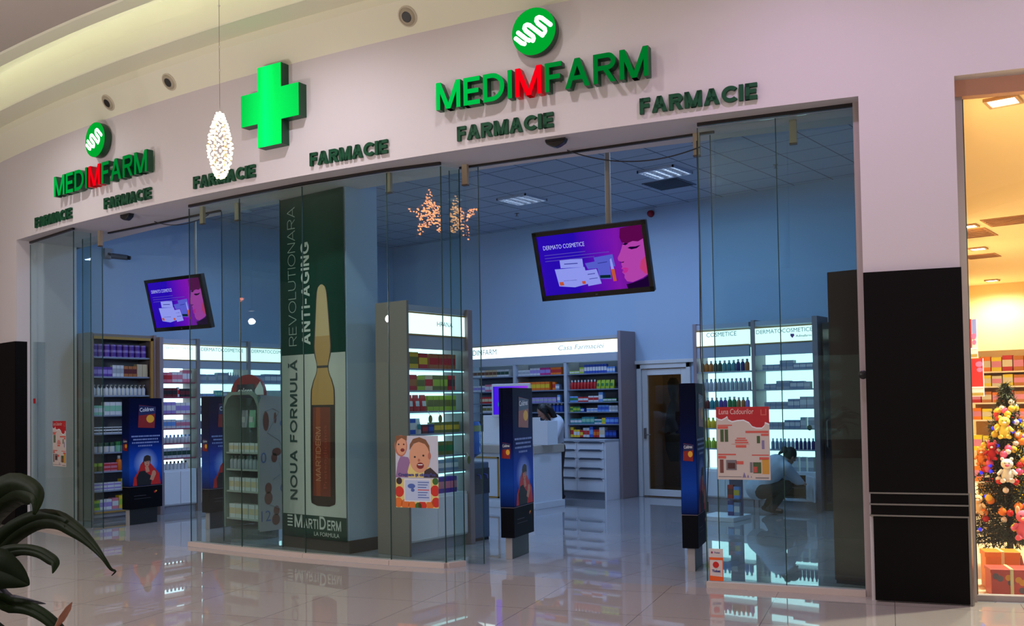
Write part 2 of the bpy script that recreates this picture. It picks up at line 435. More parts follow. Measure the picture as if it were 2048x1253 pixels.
# steel frame posts and plinths of the shopfront
def bar_between(mb, p, q, z0, z1, w, m=0):
    d = Vector((q[0] - p[0], q[1] - p[1])); n = Vector((-d.y, d.x)).normalized() * w / 2
    mb.prism([(p[0] - n.x, p[1] - n.y), (p[0] + n.x, p[1] + n.y), (q[0] + n.x, q[1] + n.y), (q[0] - n.x, q[1] - n.y)][::-1], z0, z1, 'z', m)
b = MB()
bar_between(b, (-2.70, 8.0), (-2.625, 8.02), 0, SOFFIT, 0.07)
bar_between(b, (-14.06, 6.625), (-13.985, 6.62), 0, SOFFIT, 0.06)
struct(b.build('trim_3', frame_m))
sill_m = mat('white stone plinth', (196, 180, 172), 0.35)
for k, (i, j) in enumerate(((0, 1), (2, 6), (7, 9))):
    b = MB()
    for a, c in zip(GL[i:j], GL[i + 1:j + 1]): bar_between(b, a, c, 0, 0.05, 0.10)
    if k == 1: bar_between(b, GL[6], (-6.47, 7.36), 0, 0.05, 0.10)
    struct(b.build('trim_%d' % (4 + k), sill_m))
b = MB()
for i, j in ((0, 1), (2, 6), (7, 9)):
    for a, c in zip(GL[i:j], GL[i + 1:j + 1]): bar_between(b, a, c, SOFFIT - 0.03, SOFFIT, 0.03)
for a, c in (((-12.47, 6.98), (-10.1, 7.1)), ((-6.52, 7.45), (-3.94, 7.98))): bar_between(b, a, c, SOFFIT - 0.022, SOFFIT, 0.03)
struct(b.build('trim_7', mat('dark steel', (45, 40, 40), 0.4, 0.6)))

# mall ceiling: stepped rings that follow the wall, with an indirect light slot
def sweep(mb, prof, s0, s1, n, m=0):
    S = frange(s0, s1, n); rows = [[(*Fn(s, d), z) for s in S] for d, z in prof]
    for A, B in zip(rows[:-1], rows[1:]): mb.strip(A, B, m)
b = MB()
sweep(b, [(0.0, CEIL), (0.19, 5.51), (0.192, 5.60), (0.50, 5.60), (0.505, 5.615), (0.505, 5.86), (0.52, 6.08), (0.65, 6.21), (1.35, 6.23), (1.37, 5.92), (1.07, 5.90), (0.92, 5.92), (0.90, 5.86), (1.10, 5.845), (1.12, MALL_CEIL)], -23.5, 6, 60)
struct(b.build('ceiling_edge', ceil_m, smooth=True))
b = MB()
S = frange(-23.5, 6, 60); A = [(*Fn(s, 1.12), MALL_CEIL) for s in S]
b.strip(A, [(s, -16, MALL_CEIL) for s in S])
struct(b.build('ceiling', mat('mall ceiling mauve', (180, 168, 160), 0.8)))
# LED strip lying in the slot
b = MB(); S = frange(-20, 4, 60)
b.strip([(*Fn(s, 1.17), 5.935) for s in S], [(*Fn(s, 1.23), 5.935) for s in S])
o = b.build('cove_light_strip', glow('cove light', (248, 252, 255), 10.5))
tag(o, 'long warm strip light laid in the curved slot of the mall ceiling', 'light')
# outer room of the mall behind the photographer
b = MB(); b.box(-24, 8, -16.2, -16, 0, 5.9); struct(b.build('wall_back', mat('far mall wall', (150, 135, 130), 0.8)))
b = MB(); b.box(-24.2, -24, -16, 33, 0, 6); struct(b.build('wall_left', wall_m))
b = MB(); b.box(8, 8.2, -16, 33, 0, 6); struct(b.build('wall_right', wall_m))
for k, (x0, x1, z0, z1, c, st) in enumerate(((-22, -17.5, 0.3, 3.2, (255, 238, 200), 0.14), (-15, -10.5, 0.3, 3.0, (200, 225, 255), 0.14), (-8, -3.5, 0.3, 3.1, (255, 225, 190), 0.14), (-1, 4, 0.3, 3.0, (255, 240, 225), 0.14))):
    b = MB(); b.box(x0, x1, -15.99, -15.9, z0, z1); struct(b.build('window_%d' % (k + 1), glow('lit shop window %d' % k, c, st)))
cord_ = mat('fill lamp cord', (40, 38, 38), 0.6)
fix_m = mat('white light ring', (235, 232, 228), 0.4)
for k, (x, y, p, tint) in enumerate(MALL_SPOTS):
    t = thing('ceiling_downlight', '%s round recessed spotlight in the mall ceiling, seen as a bright reflection' % ('first second third fourth fifth sixth seventh eighth'.split()[k]), 'ceiling light', (x, y, MALL_CEIL), group='mall ceiling spotlights')
    m = MB(); m.lathe([(0.10, 0.0), (0.13, 0.0), (0.13, -0.012), (0.10, -0.012)], 20); m.build('ring', fix_m, t)
    m = MB(); m.lathe([(0.098, -0.004), (0.098, 0.0)], 20); m.build('lamp_lens', glow('spot lens', (255, 236, 222), 30), t)
    lamp('spot_lamp', 'SPOT', (0, 0, -0.03), p, tint, 0.07, 150, None, 0.9, parent=t)
for k, (x, y, z, p) in enumerate(FILL_LAMPS):
    t = thing('added_fill_lamp', '%s frosted globe pendant of the mall, outside the view, lighting the facade' % ('first second third fourth fifth'.split()[k]), 'ceiling light', (x, y, z), group='mall globe pendants')
    m = MB(); m.tube([(0, 0, 0.24), (0, 0, MALL_CEIL - z)], 0.006, 6); m.build('cord', cord_, t)
    m = MB(); m.lathe([(0.03, 0.24), (0.06, 0.22), (0.06, 0.19)], 16); m.build('cap', steel_m, t, smooth=True)
    lamp('fill_point', 'POINT', (0, 0, 0), p, (1.0, 0.94, 0.92), 0.05, parent=t)
GIMBALS = (-11.19, -9.965, -6.565)
# gimbal spots in the low soffit ring (switched off)
for k, gs in enumerate(GIMBALS):
    x, y = Fn(gs, 0.10)
    t = thing('gimbal_spotlight', ('unlit round spotlight in the slanted ceiling edge above the far letter sign', 'unlit round spotlight in the slanted ceiling edge beside the hanging ornament cord', 'unlit round spotlight in the slanted ceiling edge at the top, past the cross')[k], 'ceiling light', (x, y, 5.24 + 0.10 / 0.19 * 0.27), Fang(gs))
    t.rotation_euler = (Matrix.Rotation(Fang(gs), 3, 'Z') @ Matrix.Rotation(-math.atan2(0.27, 0.19), 3, 'X')).to_euler()
    m = MB(); m.lathe([(0.088, 0.004), (0.100, 0.002), (0.102, -0.006), (0.088, -0.012), (0.084, -0.004)], 28); m.build('rim', mat('soffit ring', (196, 186, 164), 0.5), t, smooth=True)
    m = MB(); m.lathe([(0.082, -0.004), (0.062, -0.022), (0.052, -0.024), (0.048, 0.0)], 24); m.build('housing', mat('gimbal ring', (170, 160, 138), 0.5), t, smooth=True)
    m = MB(); m.lathe([(0.049, -0.0235), (0.047, -0.0245)], 24); m.build('lamp', mat('dark reflector', (28, 25, 20), 0.4), t)

# ------------------------------------------------------------------ store shell
b = MB(); b.box(-14.6, -4.1, 14.36, 14.5, 0, STORE_CEIL + 0.05)
# door opening is cut by building the wall in pieces
b = MB()
b.box(-14.6, -8.56, 14.36, 14.56, 0, STORE_CEIL + 0.05); b.box(-7.66, -4.0, 14.36, 14.56, 0, STORE_CEIL + 0.05); b.box(-8.56, -7.66, 14.36, 14.56, 2.18, STORE_CEIL + 0.05)
struct(b.build('wall_store_back', store_wall_m))
b = MB(); b.box(-14.75, -14.45, 7.0, 14.56, 0, STORE_CEIL + 0.05); struct(b.build('wall_store_left', store_wall_m))
b = MB(); b.prism([(-2.30, 8.30), (-2.12, 8.30), (-4.0, 14.6), (-4.18, 14.6)], 0, STORE_CEIL + 0.05); struct(b.build('wall_store_right', store_wall_m))
S = frange(-14.6, -2.2, 30)
b = MB(); b.strip([(s, In(s) - 0.02, STORE_CEIL) for s in S], [(s, 14.45, STORE_CEIL) for s in S])
struct(b.build('ceiling_store', tiles('store ceiling tiles', (176, 184, 196), (172, 180, 192), (84, 92, 108), 0.6, 0.85, 0.0, 0.010, (0.37, 0.20))))
b = MB(); b.strip([(s, In(s) + 0.003, SOFFIT) for s in S], [(s, In(s) + 0.003, STORE_CEIL) for s in S]); struct(b.build('wall_store_front', store_wall_m))
# ceiling fixtures
def louvre_light(x, y, label):
    t = thing('louvre_ceiling_light', label, 'ceiling light', (x, y, STORE_CEIL))
    m = MB(); w = 0.29
    for a, c, d, e in ((-w, w, -w, -w + 0.02), (-w, w, w - 0.02, w), (-w, -w + 0.02, -w, w), (w - 0.02, w, -w, w)): m.box(a, c, d, e, -0.035, 0)
    m.build('frame', mat('light frame', (200, 205, 215), 0.4, 0.3), t)
    m = MB()
    for k in range(1, 8): m.box(-w + 0.02, w - 0.02, -w + k * 0.0725 - 0.004, -w + k * 0.0725 + 0.004, -0.032, -0.008)
    for k in range(1, 4): m.box(-w + k * 0.145 - 0.006, -w + k * 0.145 + 0.006, -w + 0.02, w - 0.02, -0.034, -0.006)
    m.build('louvre', mat('aluminium louvre', (185, 190, 200), 0.3, 0.6), t)
    for k in range(4):
        m = MB(); xx = -w + 0.0725 + k * 0.145; m.tube([(xx, -w + 0.03, -0.006), (xx, w - 0.03, -0.006)], 0.008, 8); m.build('fluorescent_tube', glow('fluorescent', (205, 228, 255), 6), t)
    lamp('panel_lamp', 'AREA', (0, 0, -0.05), 48, COOL, aim=None, size=(0.5, 0.5), parent=t)
louvre_light(-9.43, 12.27, 'square louvred ceiling light farther from the hanging screen pole, pink tinted')
louvre_light(-6.80, 12.20, 'square louvred ceiling light beside the dark air vent, bright bluish tubes')
louvre_light(-11.4, 8.9, 'square louvred ceiling light above the far doorway, hidden by the beam')  # this light and the next two are unseen, added to brighten the store
louvre_light(-8.6, 9.4, 'square louvred ceiling light above the baby food cabinet, hidden by the beam')
louvre_light(-4.9, 10.2, 'square louvred ceiling light near the slanted side wall, hidden by the beam')
t = thing('ceiling_vent', 'dark square air vent in the store ceiling next to a louvred light', 'vent', (-7.15, 12.95, STORE_CEIL))
m = MB(); m.box(-0.3, 0.3, -0.3, 0.3, -0.012, 0); m.build('frame', mat('vent frame', (90, 98, 110), 0.5), t)
m = MB()
for k in range(9): m.box(-0.27, 0.27, -0.27 + k * 0.06, -0.24 + k * 0.06, -0.022, -0.012)
m.build('slat', mat('vent slats', (62, 70, 82), 0.5), t)
for x, y, lb in ((-10.25, 11.59, 'round white recessed downlight in the store ceiling left of the hanging screen'), (-13.4, 9.9, 'round white recessed downlight in the store ceiling near the side wall')):
    t = thing('recessed_downlight', lb, 'ceiling light', (x, y, STORE_CEIL))
    m = MB(); m.lathe([(0.09, 0), (0.11, 0), (0.11, -0.01), (0.09, -0.012)], 20); m.build('ring', fix_m, t)
    m = MB(); m.lathe([(0.088, -0.006), (0.088, 0)], 20); m.build('lamp_lens', glow('downlight lens', (235, 245, 255), 12), t)
    lamp('downlight_lamp', 'SPOT', (0, 0, -0.02), 45, COOL, 0.06, 110, None, 0.8, parent=t)
for x, y, lb in ((-10.23, 13.16, 'small fire sprinkler on the store ceiling in front of the louvred light'), (-5.45, 12.91, 'small fire sprinkler on the store ceiling above the cosmetics bays')):
    t = thing('fire_sprinkler', lb, 'sprinkler', (x, y, STORE_CEIL))
    m = MB(); m.lathe([(0.035, 0), (0.035, -0.008), (0.012, -0.012), (0.012, -0.05)], 12); m.build('stem', steel_m, t, smooth=True)
    m = MB(); m.lathe([(0.03, -0.055), (0.03, -0.05)], 12); m.build('deflector', steel_m, t)
t = thing('alarm_beacon', 'round red alarm beacon high on the back wall under the ceiling', 'alarm', (-8.28, 14.355, 4.78))
m = MB(); m.T = Matrix.Rotation(PI / 2, 4, 'X'); m.lathe([(0.06, 0), (0.06, 0.02)], 18); m.build('base', mat('beacon base', (120, 30, 34), 0.4), t)
m = MB(); m.T = Matrix.Rotation(PI / 2, 4, 'X'); m.lathe([(0.055, 0.02), (0.05, 0.06), (0.03, 0.085), (0.005, 0.095)], 18); m.build('lens', mat('beacon lens', (150, 22, 30), 0.2), t, smooth=True)
t = thing('security_camera', 'small white security camera on a bracket high on the side wall', 'camera', (-14.40, 8.05, 4.05))
m = MB(); m.box(-0.05, 0.02, -0.06, 0.06, -0.06, 0.10); m.build('wall_bracket', mat('camera bracket', (150, 150, 150), 0.5), t)
m = MB(); m.tube([(0.0, 0, 0.02), (0.12, 0.02, -0.02), (0.16, 0.06, -0.03)], 0.02, 8); m.build('arm', mat('camera arm', (90, 90, 96), 0.5), t)
m = MB(); m.tube([(0.12, 0.0, -0.03), (0.30, 0.16, -0.06)], [0.045, 0.04], 12); m.build('camera_body', mat('camera body', (96, 98, 106), 0.4), t, smooth=True)
m = MB(); m.tube([(0.30, 0.16, -0.06), (0.33, 0.187, -0.065)], 0.03, 12); m.build('lens', black_m, t)

# staff door in the back wall
dm = mat('white pvc door', (205, 206, 206), 0.4)
b = MB(); b.box(-8.62, -8.54, 14.33, 14.5, 0, 2.24); b.box(-7.68, -7.60, 14.33, 14.5, 0, 2.24); b.box(-8.62, -7.60, 14.33, 14.5, 2.16, 2.24); b.box(-8.72, -7.5, 14.31, 14.36, 2.24, 2.30)
d = struct(b.build('door_1', dm, bevel=0.006))
m = MB(); m.box(-8.53, -8.43, 14.36, 14.42, 0.02, 2.15); m.box(-7.79, -7.69, 14.36, 14.42, 0.02, 2.15); m.box(-8.43, -7.79, 14.36, 14.42, 2.05, 2.15); m.box(-8.43, -7.79, 14.36, 14.42, 0.02, 0.13); m.build('leaf', dm, d, bevel=0.005)
m = MB(); m.box(-8.43, -7.79, 14.385, 14.395, 0.13, 2.05); m.build('pane', glass_mat('door pane', (0.72, 0.70, 0.62)), d)
m = MB(); m.box(-8.49, -8.46, 14.32, 14.36, 0.98, 1.16); m.tube([(-8.475, 14.315, 1.05), (-8.36, 14.315, 1.05)], 0.01, 8); m.build('door_handle', steel_m, d)
# room behind the staff door
b = MB(); b.box(-9.4, -6.6, 16.6, 16.7, 0, 2.6); b.box(-9.5, -9.4, 14.56, 16.7, 0, 2.6); b.box(-6.6, -6.5, 14.56, 16.7, 0, 2.6); b.box(-9.5, -6.5, 14.56, 16.7, 2.6, 2.65)
struct(b.build('wall_back_room', mat('back room paint', (188, 170, 140), 0.8)))
lamp('back_room_lamp', 'POINT', (-7.3, 15.6, 2.35), 9, (1, 0.78, 0.55), 0.12)
t = thing('storage_shelf', 'white open shelf rack seen through the staff door glass', 'shelf', (-8.05, 16.2, 0))
m = MB()
for x in (-0.28, 0.28): m.box(x - 0.02, x + 0.02, -0.18, 0.2, 0, 2.05)
m.build('upright', mat('shelf cream', (205, 190, 165), 0.5), t)
for z in (0.95, 1.3, 1.66, 1.98):
    m = MB(); m.box(-0.28, 0.28, -0.18, 0.2, z, z + 0.025); m.build('shelf_board', mat('shelf cream', (205, 190, 165), 0.5), t)
t = thing('hanging_coat', 'long dark coat hanging behind the glass staff door', 'coat', (-8.48, 15.35, 1.2))
m = MB(); m.lathe([(0.10, -0.66), (0.17, -0.45), (0.19, -0.1), (0.13, 0.25), (0.06, 0.42), (0.10, 0.60), (0.11, 0.74), (0.06, 0.82)], 14, sy=0.6); m.build('coat_body', mat('dark olive cloth', (46, 44, 38), 0.9), t, smooth=True)
m = MB(); m.tube([(0, 0, 0.8), (0, 0, 0.9), (0.02, 0.02, 0.95)], 0.012, 6); m.box(-0.02, 0.02, 0.0, 0.10, 0.94, 0.96); m.build('hook', steel_m, t)
t = thing('brown_cabinet', 'low brown cabinet inside the room behind the staff door', 'cabinet', (-8.0, 15.6, 0))
m = MB(); m.box(-0.36, 0.36, -0.2, 0.22, 0, 0.62); m.build('body', mat('brown board', (92, 72, 48), 0.6), t, bevel=0.006)
m = MB(); m.box(-0.38, 0.38, -0.22, 0.24, 0.62, 0.66); m.build('top', mat('grey worktop', (150, 140, 125), 0.4), t)
m = MB(); m.box(-0.34, -0.01, -0.215, -0.2, 0.05, 0.58); m.box(0.01, 0.34, -0.215, -0.2, 0.05, 0.58); m.build('door', mat('brown door', (104, 80, 52), 0.6), t)
t = thing('storage_box', 'pale box on the low brown cabinet behind the staff door', 'box', (-7.95, 15.6, 0.66))
m = MB(); m.box(-0.14, 0.14, -0.12, 0.12, 0, 0.13); m.build('box_body', mat('pale card', (200, 188, 165), 0.7), t, bevel=0.006)
m = MB(); m.box(-0.15, 0.15, -0.13, 0.13, 0.13, 0.155); m.build('lid', mat('pale card', (200, 188, 165), 0.7), t)

# column in front, with its banner
b = MB(); b.box(-9.14, -8.02, 7.25, 7.72, 0.14, STORE_CEIL); struct(b.build('wall_column', store_wall_m))
b = MB(); b.box(-9.15, -8.01, 7.24, 7.73, 0, 0.14); struct(b.build('baseboard_column', mat('brown plinth', (70, 58, 52), 0.5)))

# ------------------------------------------------------------------ shopfront glass
def pane(p, q, z0, z1, name, label, m, th=0.010, parent=None):
    cx, cy = (p[0] + q[0]) / 2, (p[1] + q[1]) / 2
    a = math.atan2(q[1] - p[1], q[0] - p[0]); L = math.hypot(q[0] - p[0], q[1] - p[1])
    mb = MB(); mb.box(-L / 2 + 0.003, L / 2 - 0.003, -th / 2, th / 2, z0, z1)
    o = mb.build(name, m, None, (cx, cy, 0), a)
    e = MB()
    for x in (-L / 2, L / 2): e.box(x - 0.0035, x + 0.0035, -th / 2 - 0.0005, th / 2 + 0.0005, z0, z1)
    e.build('polished_edge', edge_m, o)
    return o
idx = [(0, 1), (2, 3), (3, 4), (4, 5), (5, 6), (7, 8), (8, 9)]
labs = ['fixed shopfront glass pane beside the far doorway, small leaflet on it', 'fixed shopfront glass pane in front of the baby products display', 'fixed shopfront glass pane in front of the ampoule banner',
        'fixed shopfront glass pane between the banner column and the baby poster', 'fixed shopfront glass pane carrying the smiling baby poster', 'fixed shopfront glass pane carrying the red gift month poster', 'fixed shopfront glass pane against the dark pillar frame']
for (i, j), lb in zip(idx, labs):
    o = pane(GL[i], GL[j], 0.05, SOFFIT - 0.045, 'shopfront_glass', lb, glass_m); tag(o, lb, 'glass pane')
o = pane((-6.52, 7.16), (-6.46, 7.37), 0.05, SOFFIT - 0.045, 'glass_return', '', glass_m); tag(o, 'short glass return at the doorway edge next to the baby poster pane', 'glass pane')
o = pane((-12.47, 6.49), (-12.46, 6.72), 0.05, SOFFIT - 0.045, 'glass_return', '', glass_m); tag(o, 'short glass return at the left edge of the far doorway', 'glass pane')
for p, q, lb in (((-6.62, 7.40), (-6.30, 7.48), 'parked sliding door leaf at the near doorway, edge beside the baby poster'), ((-3.98, 7.98), (-2.72, 8.28), 'parked sliding door leaf behind the gift month poster'), ((-13.05, 6.92), (-12.56, 6.94), 'parked sliding door leaf at the far doorway, in front of the gold-trimmed cabinet'), ((-10.05, 7.08), (-9.0, 7.13), 'parked sliding door leaf behind the fixed pane by the baby display')):
    o = pane(p, q, 0.012, SOFFIT - 0.03, 'sliding_door', lb, door_glass_m); tag(o, lb, 'door')

# ------------------------------------------------------------------ signs on the facade
side_green = mat('sign return green', (12, 70, 44), 0.4)
dk_green = mat('dark green letter', (14, 72, 45), 0.5, spec=0.3)
def facade_thing(name, label, cat, s0, s1, z, off=0.0, group=None):
    """empty on the wall, x along the tangent between two wall points, y into the wall"""
    p, q = Fn(s0, off), Fn(s1, off)
    t = thing(name, label, cat, (p[0], p[1], z), math.atan2(q[1] - p[1], q[0] - p[0]), group)
    return t, math.hypot(q[0] - p[0], q[1] - p[1])
def letter_pieces(word, total, height, gap, stroke):
    """every letter on its own: list of (char, x, width, verts, faces), depth 1, front at y = -1"""
    k = total / (sum(capital(c, stroke)[0] for c in word) + gap * (len(word) - 1)); x = 0.0; out = []
    for c in word:
        w = capital(c, stroke)[0] * k
        vs, fs = capitals_geo(c, w, height, 1.0, stroke); out.append((c, x, w, vs, fs)); x += w + gap * k
    return out
def letters_front(vs, fs, depth, off):
    V = [(x, y * depth - off, z) for x, y, z in vs]
    return V, [1 if all(abs(vs[i][1] + 1.0) < 1e-4 for i in f) else 0 for f in fs]
def brand_sign(s0, s1, z, label, lit):
    t, L = facade_thing('shop_sign', label, 'sign', s0, s1, z)
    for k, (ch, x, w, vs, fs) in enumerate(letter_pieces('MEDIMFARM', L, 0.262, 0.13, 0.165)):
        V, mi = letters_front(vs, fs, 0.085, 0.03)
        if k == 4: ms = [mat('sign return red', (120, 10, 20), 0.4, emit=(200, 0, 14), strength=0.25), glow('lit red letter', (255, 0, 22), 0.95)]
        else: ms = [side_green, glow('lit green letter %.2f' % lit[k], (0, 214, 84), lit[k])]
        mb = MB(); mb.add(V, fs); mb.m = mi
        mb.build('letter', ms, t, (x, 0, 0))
        pin = MB(); pin.box(x + w * 0.3, x + w * 0.3 + 0.012, -0.035, 0.02, 0.10, 0.112); pin.box(x + w * 0.7, x + w * 0.7 + 0.012, -0.035, 0.02, 0.10, 0.112)
        pin.build('mounting_pin', steel_m, t)
    return t
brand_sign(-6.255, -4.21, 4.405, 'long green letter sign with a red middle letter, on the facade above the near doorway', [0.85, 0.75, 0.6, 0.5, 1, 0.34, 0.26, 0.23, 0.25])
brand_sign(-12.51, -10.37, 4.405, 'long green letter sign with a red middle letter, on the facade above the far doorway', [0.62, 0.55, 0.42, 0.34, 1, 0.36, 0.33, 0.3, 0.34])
def logo_disc(s, z, label):
    t, L = facade_thing('logo_disc', label, 'sign', s - 0.01, s + 0.01, z)
    m = MB(); m.T = Matrix.Rotation(PI / 2, 4, 'X'); m.lathe([(0.20, 0.02), (0.215, 0.03), (0.215, 0.11)], 40); m.build('rim', side_green, t, smooth=True)
    m = MB(); m.T = Matrix.Rotation(PI / 2, 4, 'X'); m.lathe([(0.215, 0.11), (0.212, 0.122), (0.205, 0.126)], 40); m.build('face', glow('lit green disc', (0, 178, 52), 0.85), t)
    # white folded-ribbon emblem: bars running down to the side, joined by round bends
    m = MB(); q = 0.0195
    D = Vector((0.74, -0.67)); N = Vector((-0.67, -0.74))
    def P(a, c): v = D * a + N * c; return (v.x, v.y)
    def path(pts):
        pts = [P(*p) for p in pts]
        for (a, c) in zip(pts[:-1], pts[1:]):
            d = Vector((c[0] - a[0], c[1] - a[1])); n = Vector((-d.y, d.x)).normalized() * q
            m.poly([(a[0] - n.x, -0.129, a[1] - n.y), (c[0] - n.x, -0.129, c[1] - n.y), (c[0] + n.x, -0.129, c[1] + n.y), (a[0] + n.x, -0.129, a[1] + n.y)])
        for p in pts: m.poly([(x, -0.1292, z2) for x, z2 in ell(p[0], p[1], q, q, 14)])
    path([(0.115, -0.135), (0.0, -0.135), (-0.03, -0.125), (-0.042, -0.106), (-0.03, -0.087), (0.0, -0.077), (0.09, -0.077), (0.108, -0.062), (0.112, -0.045)])
    path([(0.112, -0.020), (-0.06, -0.020), (-0.088, -0.010), (-0.098, 0.008), (-0.088, 0.028), (-0.06, 0.037), (0.035, 0.037), (0.056, 0.05), (0.062, 0.068)])
    path([(-0.115, 0.093), (0.0, 0.093), (0.03, 0.085)]); path([(-0.10, 0.145), (-0.02, 0.145), (0.01, 0.135)])
    m.build('emblem', glow('lit white emblem', (250, 255, 250), 2.4), t)
logo_disc(-5.235, 4.975, 'round green lit disc with a white ribbon emblem, above the near letter sign')
logo_disc(-11.46, 4.97, 'round green lit disc with a white ribbon emblem, above the far letter sign')
t, L = facade_thing('pharmacy_cross', 'large bright green lit pharmacy cross on the facade wall', 'sign', -8.75, -7.915, 4.375)
w, h, a = L, 0.862, 0.345
cr = [((w - a) / 2, 0), ((w + a) / 2, 0), ((w + a) / 2, (h - a) / 2), (w, (h - a) / 2), (w, (h + a) / 2), ((w + a) / 2, (h + a) / 2), ((w + a) / 2, h), ((w - a) / 2, h), ((w - a) / 2, (h + a) / 2), (0, (h + a) / 2), (0, (h - a) / 2), ((w - a) / 2, (h - a) / 2)]
m = MB(); m.prism(cr, 0.0, -0.115, 'y'); m.build('housing', side_green, t)
m = MB(); m.poly([(x, -0.117, z) for x, z in cr]); m.build('face', gradient('lit green cross', [(0, (0, 165, 60)), (0.35, (0, 200, 80)), (0.42, (0, 235, 100)), (0.6, (0, 195, 75)), (1, (0, 165, 60))], 0, 0.0, w, emit=0.95), t)
wheres = ['the first from the far doorway edge', 'above the sensor of the far doorway', 'partly behind the hanging light ornament', 'between the cross and the near letter sign', 'directly under the near letter sign', 'the last one, above the gift month pane']
for (s0, s1), wh in zip(((-13.256, -12.229), (-11.421, -10.434), (-9.64, -8.645), (-7.855, -6.872), (-6.08, -5.108), (-4.32, -3.352)), wheres):
    t, L = facade_thing('word_sign', 'dark green FARMACIE lettering on the wall, ' + wh, 'sign', s0, s1, 4.105, group=None)
    for ch, x, w, vs, fs in letter_pieces('FARMACIE', L, 0.137, 0.11, 0.24):
        V, mi = letters_front(vs, fs, 0.03, 0.004)
        mb = MB(); mb.add(V, fs); mb.build('letter', dk_green, t, (x, 0, 0))

# small fittings under the soffit
for s, lb in ((-5.14, 'black motion sensor under the soffit over the near doorway'), (-11.15, 'black motion sensor under the soffit over the far doorway')):
    x, y = Fn(s, -0.12)
    t = thing('motion_sensor', lb, 'sensor', (x, y, SOFFIT), Fang(s))
    m = MB(); m.box(-0.10, 0.10, -0.035, 0.035, -0.02, 0); m.build('mount', black_m, t, bevel=0.004)
    m = MB(); m.prism([(-0.10, -0.02), (-0.085, -0.045), (-0.03, -0.072), (0.0, -0.078), (0.03, -0.072), (0.085, -0.045), (0.10, -0.02)], -0.04, 0.035, 'y'); m.build('housing', black_m, t, bevel=0.008)
def sag(p, q, drop, n=16):
    return [Vector(p).lerp(Vector(q), k / n) - Vector((0, 0, drop * 4 * (k / n) * (1 - k / n))) for k in range(n + 1)]
cord_m = mat('dark cable', (40, 38, 46), 0.6)
m = MB(); m.tube(sag((-5.30, 7.62, SOFFIT - 0.008), (-4.03, 7.88, 3.88), 0.12), 0.006, 6); tag(m.build('loose_cable', cord_m), 'thin dark cable sagging under the soffit across the near doorway', 'cable')
m = MB(); m.tube(sag((-11.3, 6.95, SOFFIT - 0.008), (-10.2, 7.0, 3.97), 0.08), 0.006, 6); tag(m.build('loose_cable', cord_m), 'thin dark cable sagging under the soffit across the far doorway', 'cable')
m = MB(); m.tube([(-3.99, 7.74, 3.9), (-3.985, 7.74, 3.0), (-4.0, 7.74, 2.0), (-3.96, 7.74, 1.55), (-3.95, 7.75, 1.1), (-3.975, 7.75, 0.72)], 0.005, 6); o = m.build('hanging_cable', cord_m); tag(o, 'thin dark cable hanging down beside the gift month pane edge', 'cable')
m = MB(); m.tube([(-3.975, 7.75, 0.72), (-3.975, 7.75, 0.63)], 0.014, 8); m.build('plug', black_m, o)
brk = mat('beige bracket', (168, 150, 128), 0.6)
for x, y, lb in ((-6.42, 7.42, 'short beige bracket hanging from the soffit beside the baby poster pane'), (-4.10, 7.95, 'short beige bracket hanging from the soffit at the cable end'), (-3.27, 8.14, 'short beige bracket hanging from the soffit above the dark pillar side pane'),
                 (-7.24, 7.15, 'short beige bracket hanging from the soffit between banner column and baby poster'), (-9.62, 7.0, 'short beige bracket hanging from the soffit above the baby display'), (-12.45, 6.85, 'short beige bracket hanging from the soffit at the far doorway edge'), (-10.1, 6.85, 'short beige bracket hanging from the soffit at the corner pane of the far doorway')):
    t = thing('door_track_bracket', lb, 'bracket', (x, y, SOFFIT), Fang(x))
    m = MB(); m.box(-0.03, 0.03, -0.02, 0.02, -0.20, 0); m.build('plate', brk, t)
    m = MB(); m.box(-0.032, 0.032, -0.022, 0.022, -0.212, -0.20); m.build('foot', mat('bracket foot', (90, 70, 60), 0.6), t)
t = thing('door_stop', 'round black knob on the frame beside the dark pillar', 'door stop', (-2.655, 7.94, 1.79), Fang(-2.65))
m = MB(); m.T = Matrix.Rotation(PI / 2, 4, 'X'); m.lathe([(0.016, 0), (0.016, 0.02), (0.034, 0.022), (0.036, 0.04), (0.02, 0.05)], 16); m.build('knob', black_m, t, smooth=True)
m = MB(); m.T = Matrix.Rotation(PI / 2, 4, 'X'); m.lathe([(0.022, -0.004), (0.022, 0.004)], 16); m.build('plate', steel_m, t)

# things on the far wall wainscot
t, L = facade_thing('notice_board', 'pale notice board with a red letter on the dark wall at the far end', 'notice board', -15.75, -15.05, 0.72, 0.025)
m = MB(); m.box(0, L, -0.03, 0, 0, 0.86); m.build('board', mat('pale board', (176, 170, 150), 0.6), t, bevel=0.004)
m = MB(); m.box(L - 0.03, L, -0.035, 0, 0, 0.86); m.build('side_rail', mat('dark rail', (60, 50, 46), 0.5), t)
m = MB(); text(m, 'H', L - 0.30, -0.032, 0.52, height=0.17, bold=0.03); m.build('red_letter', mat('red print', (190, 40, 40), 0.5), t)
t, L = facade_thing('wall_lamp', 'rounded pale pink wall lamp above the notice board', 'lamp', -15.75, -15.15, 1.80, 0.025)
m = MB(); m.box(0, L, -0.06, -0.02, 0.0, 0.13); m.build('shade', mat('pink shade', (205, 172, 166), 0.5), t, bevel=0.03)
m = MB(); m.box(0.06, L - 0.06, -0.025, 0, 0.03, 0.10); m.build('back_plate', steel_m, t)

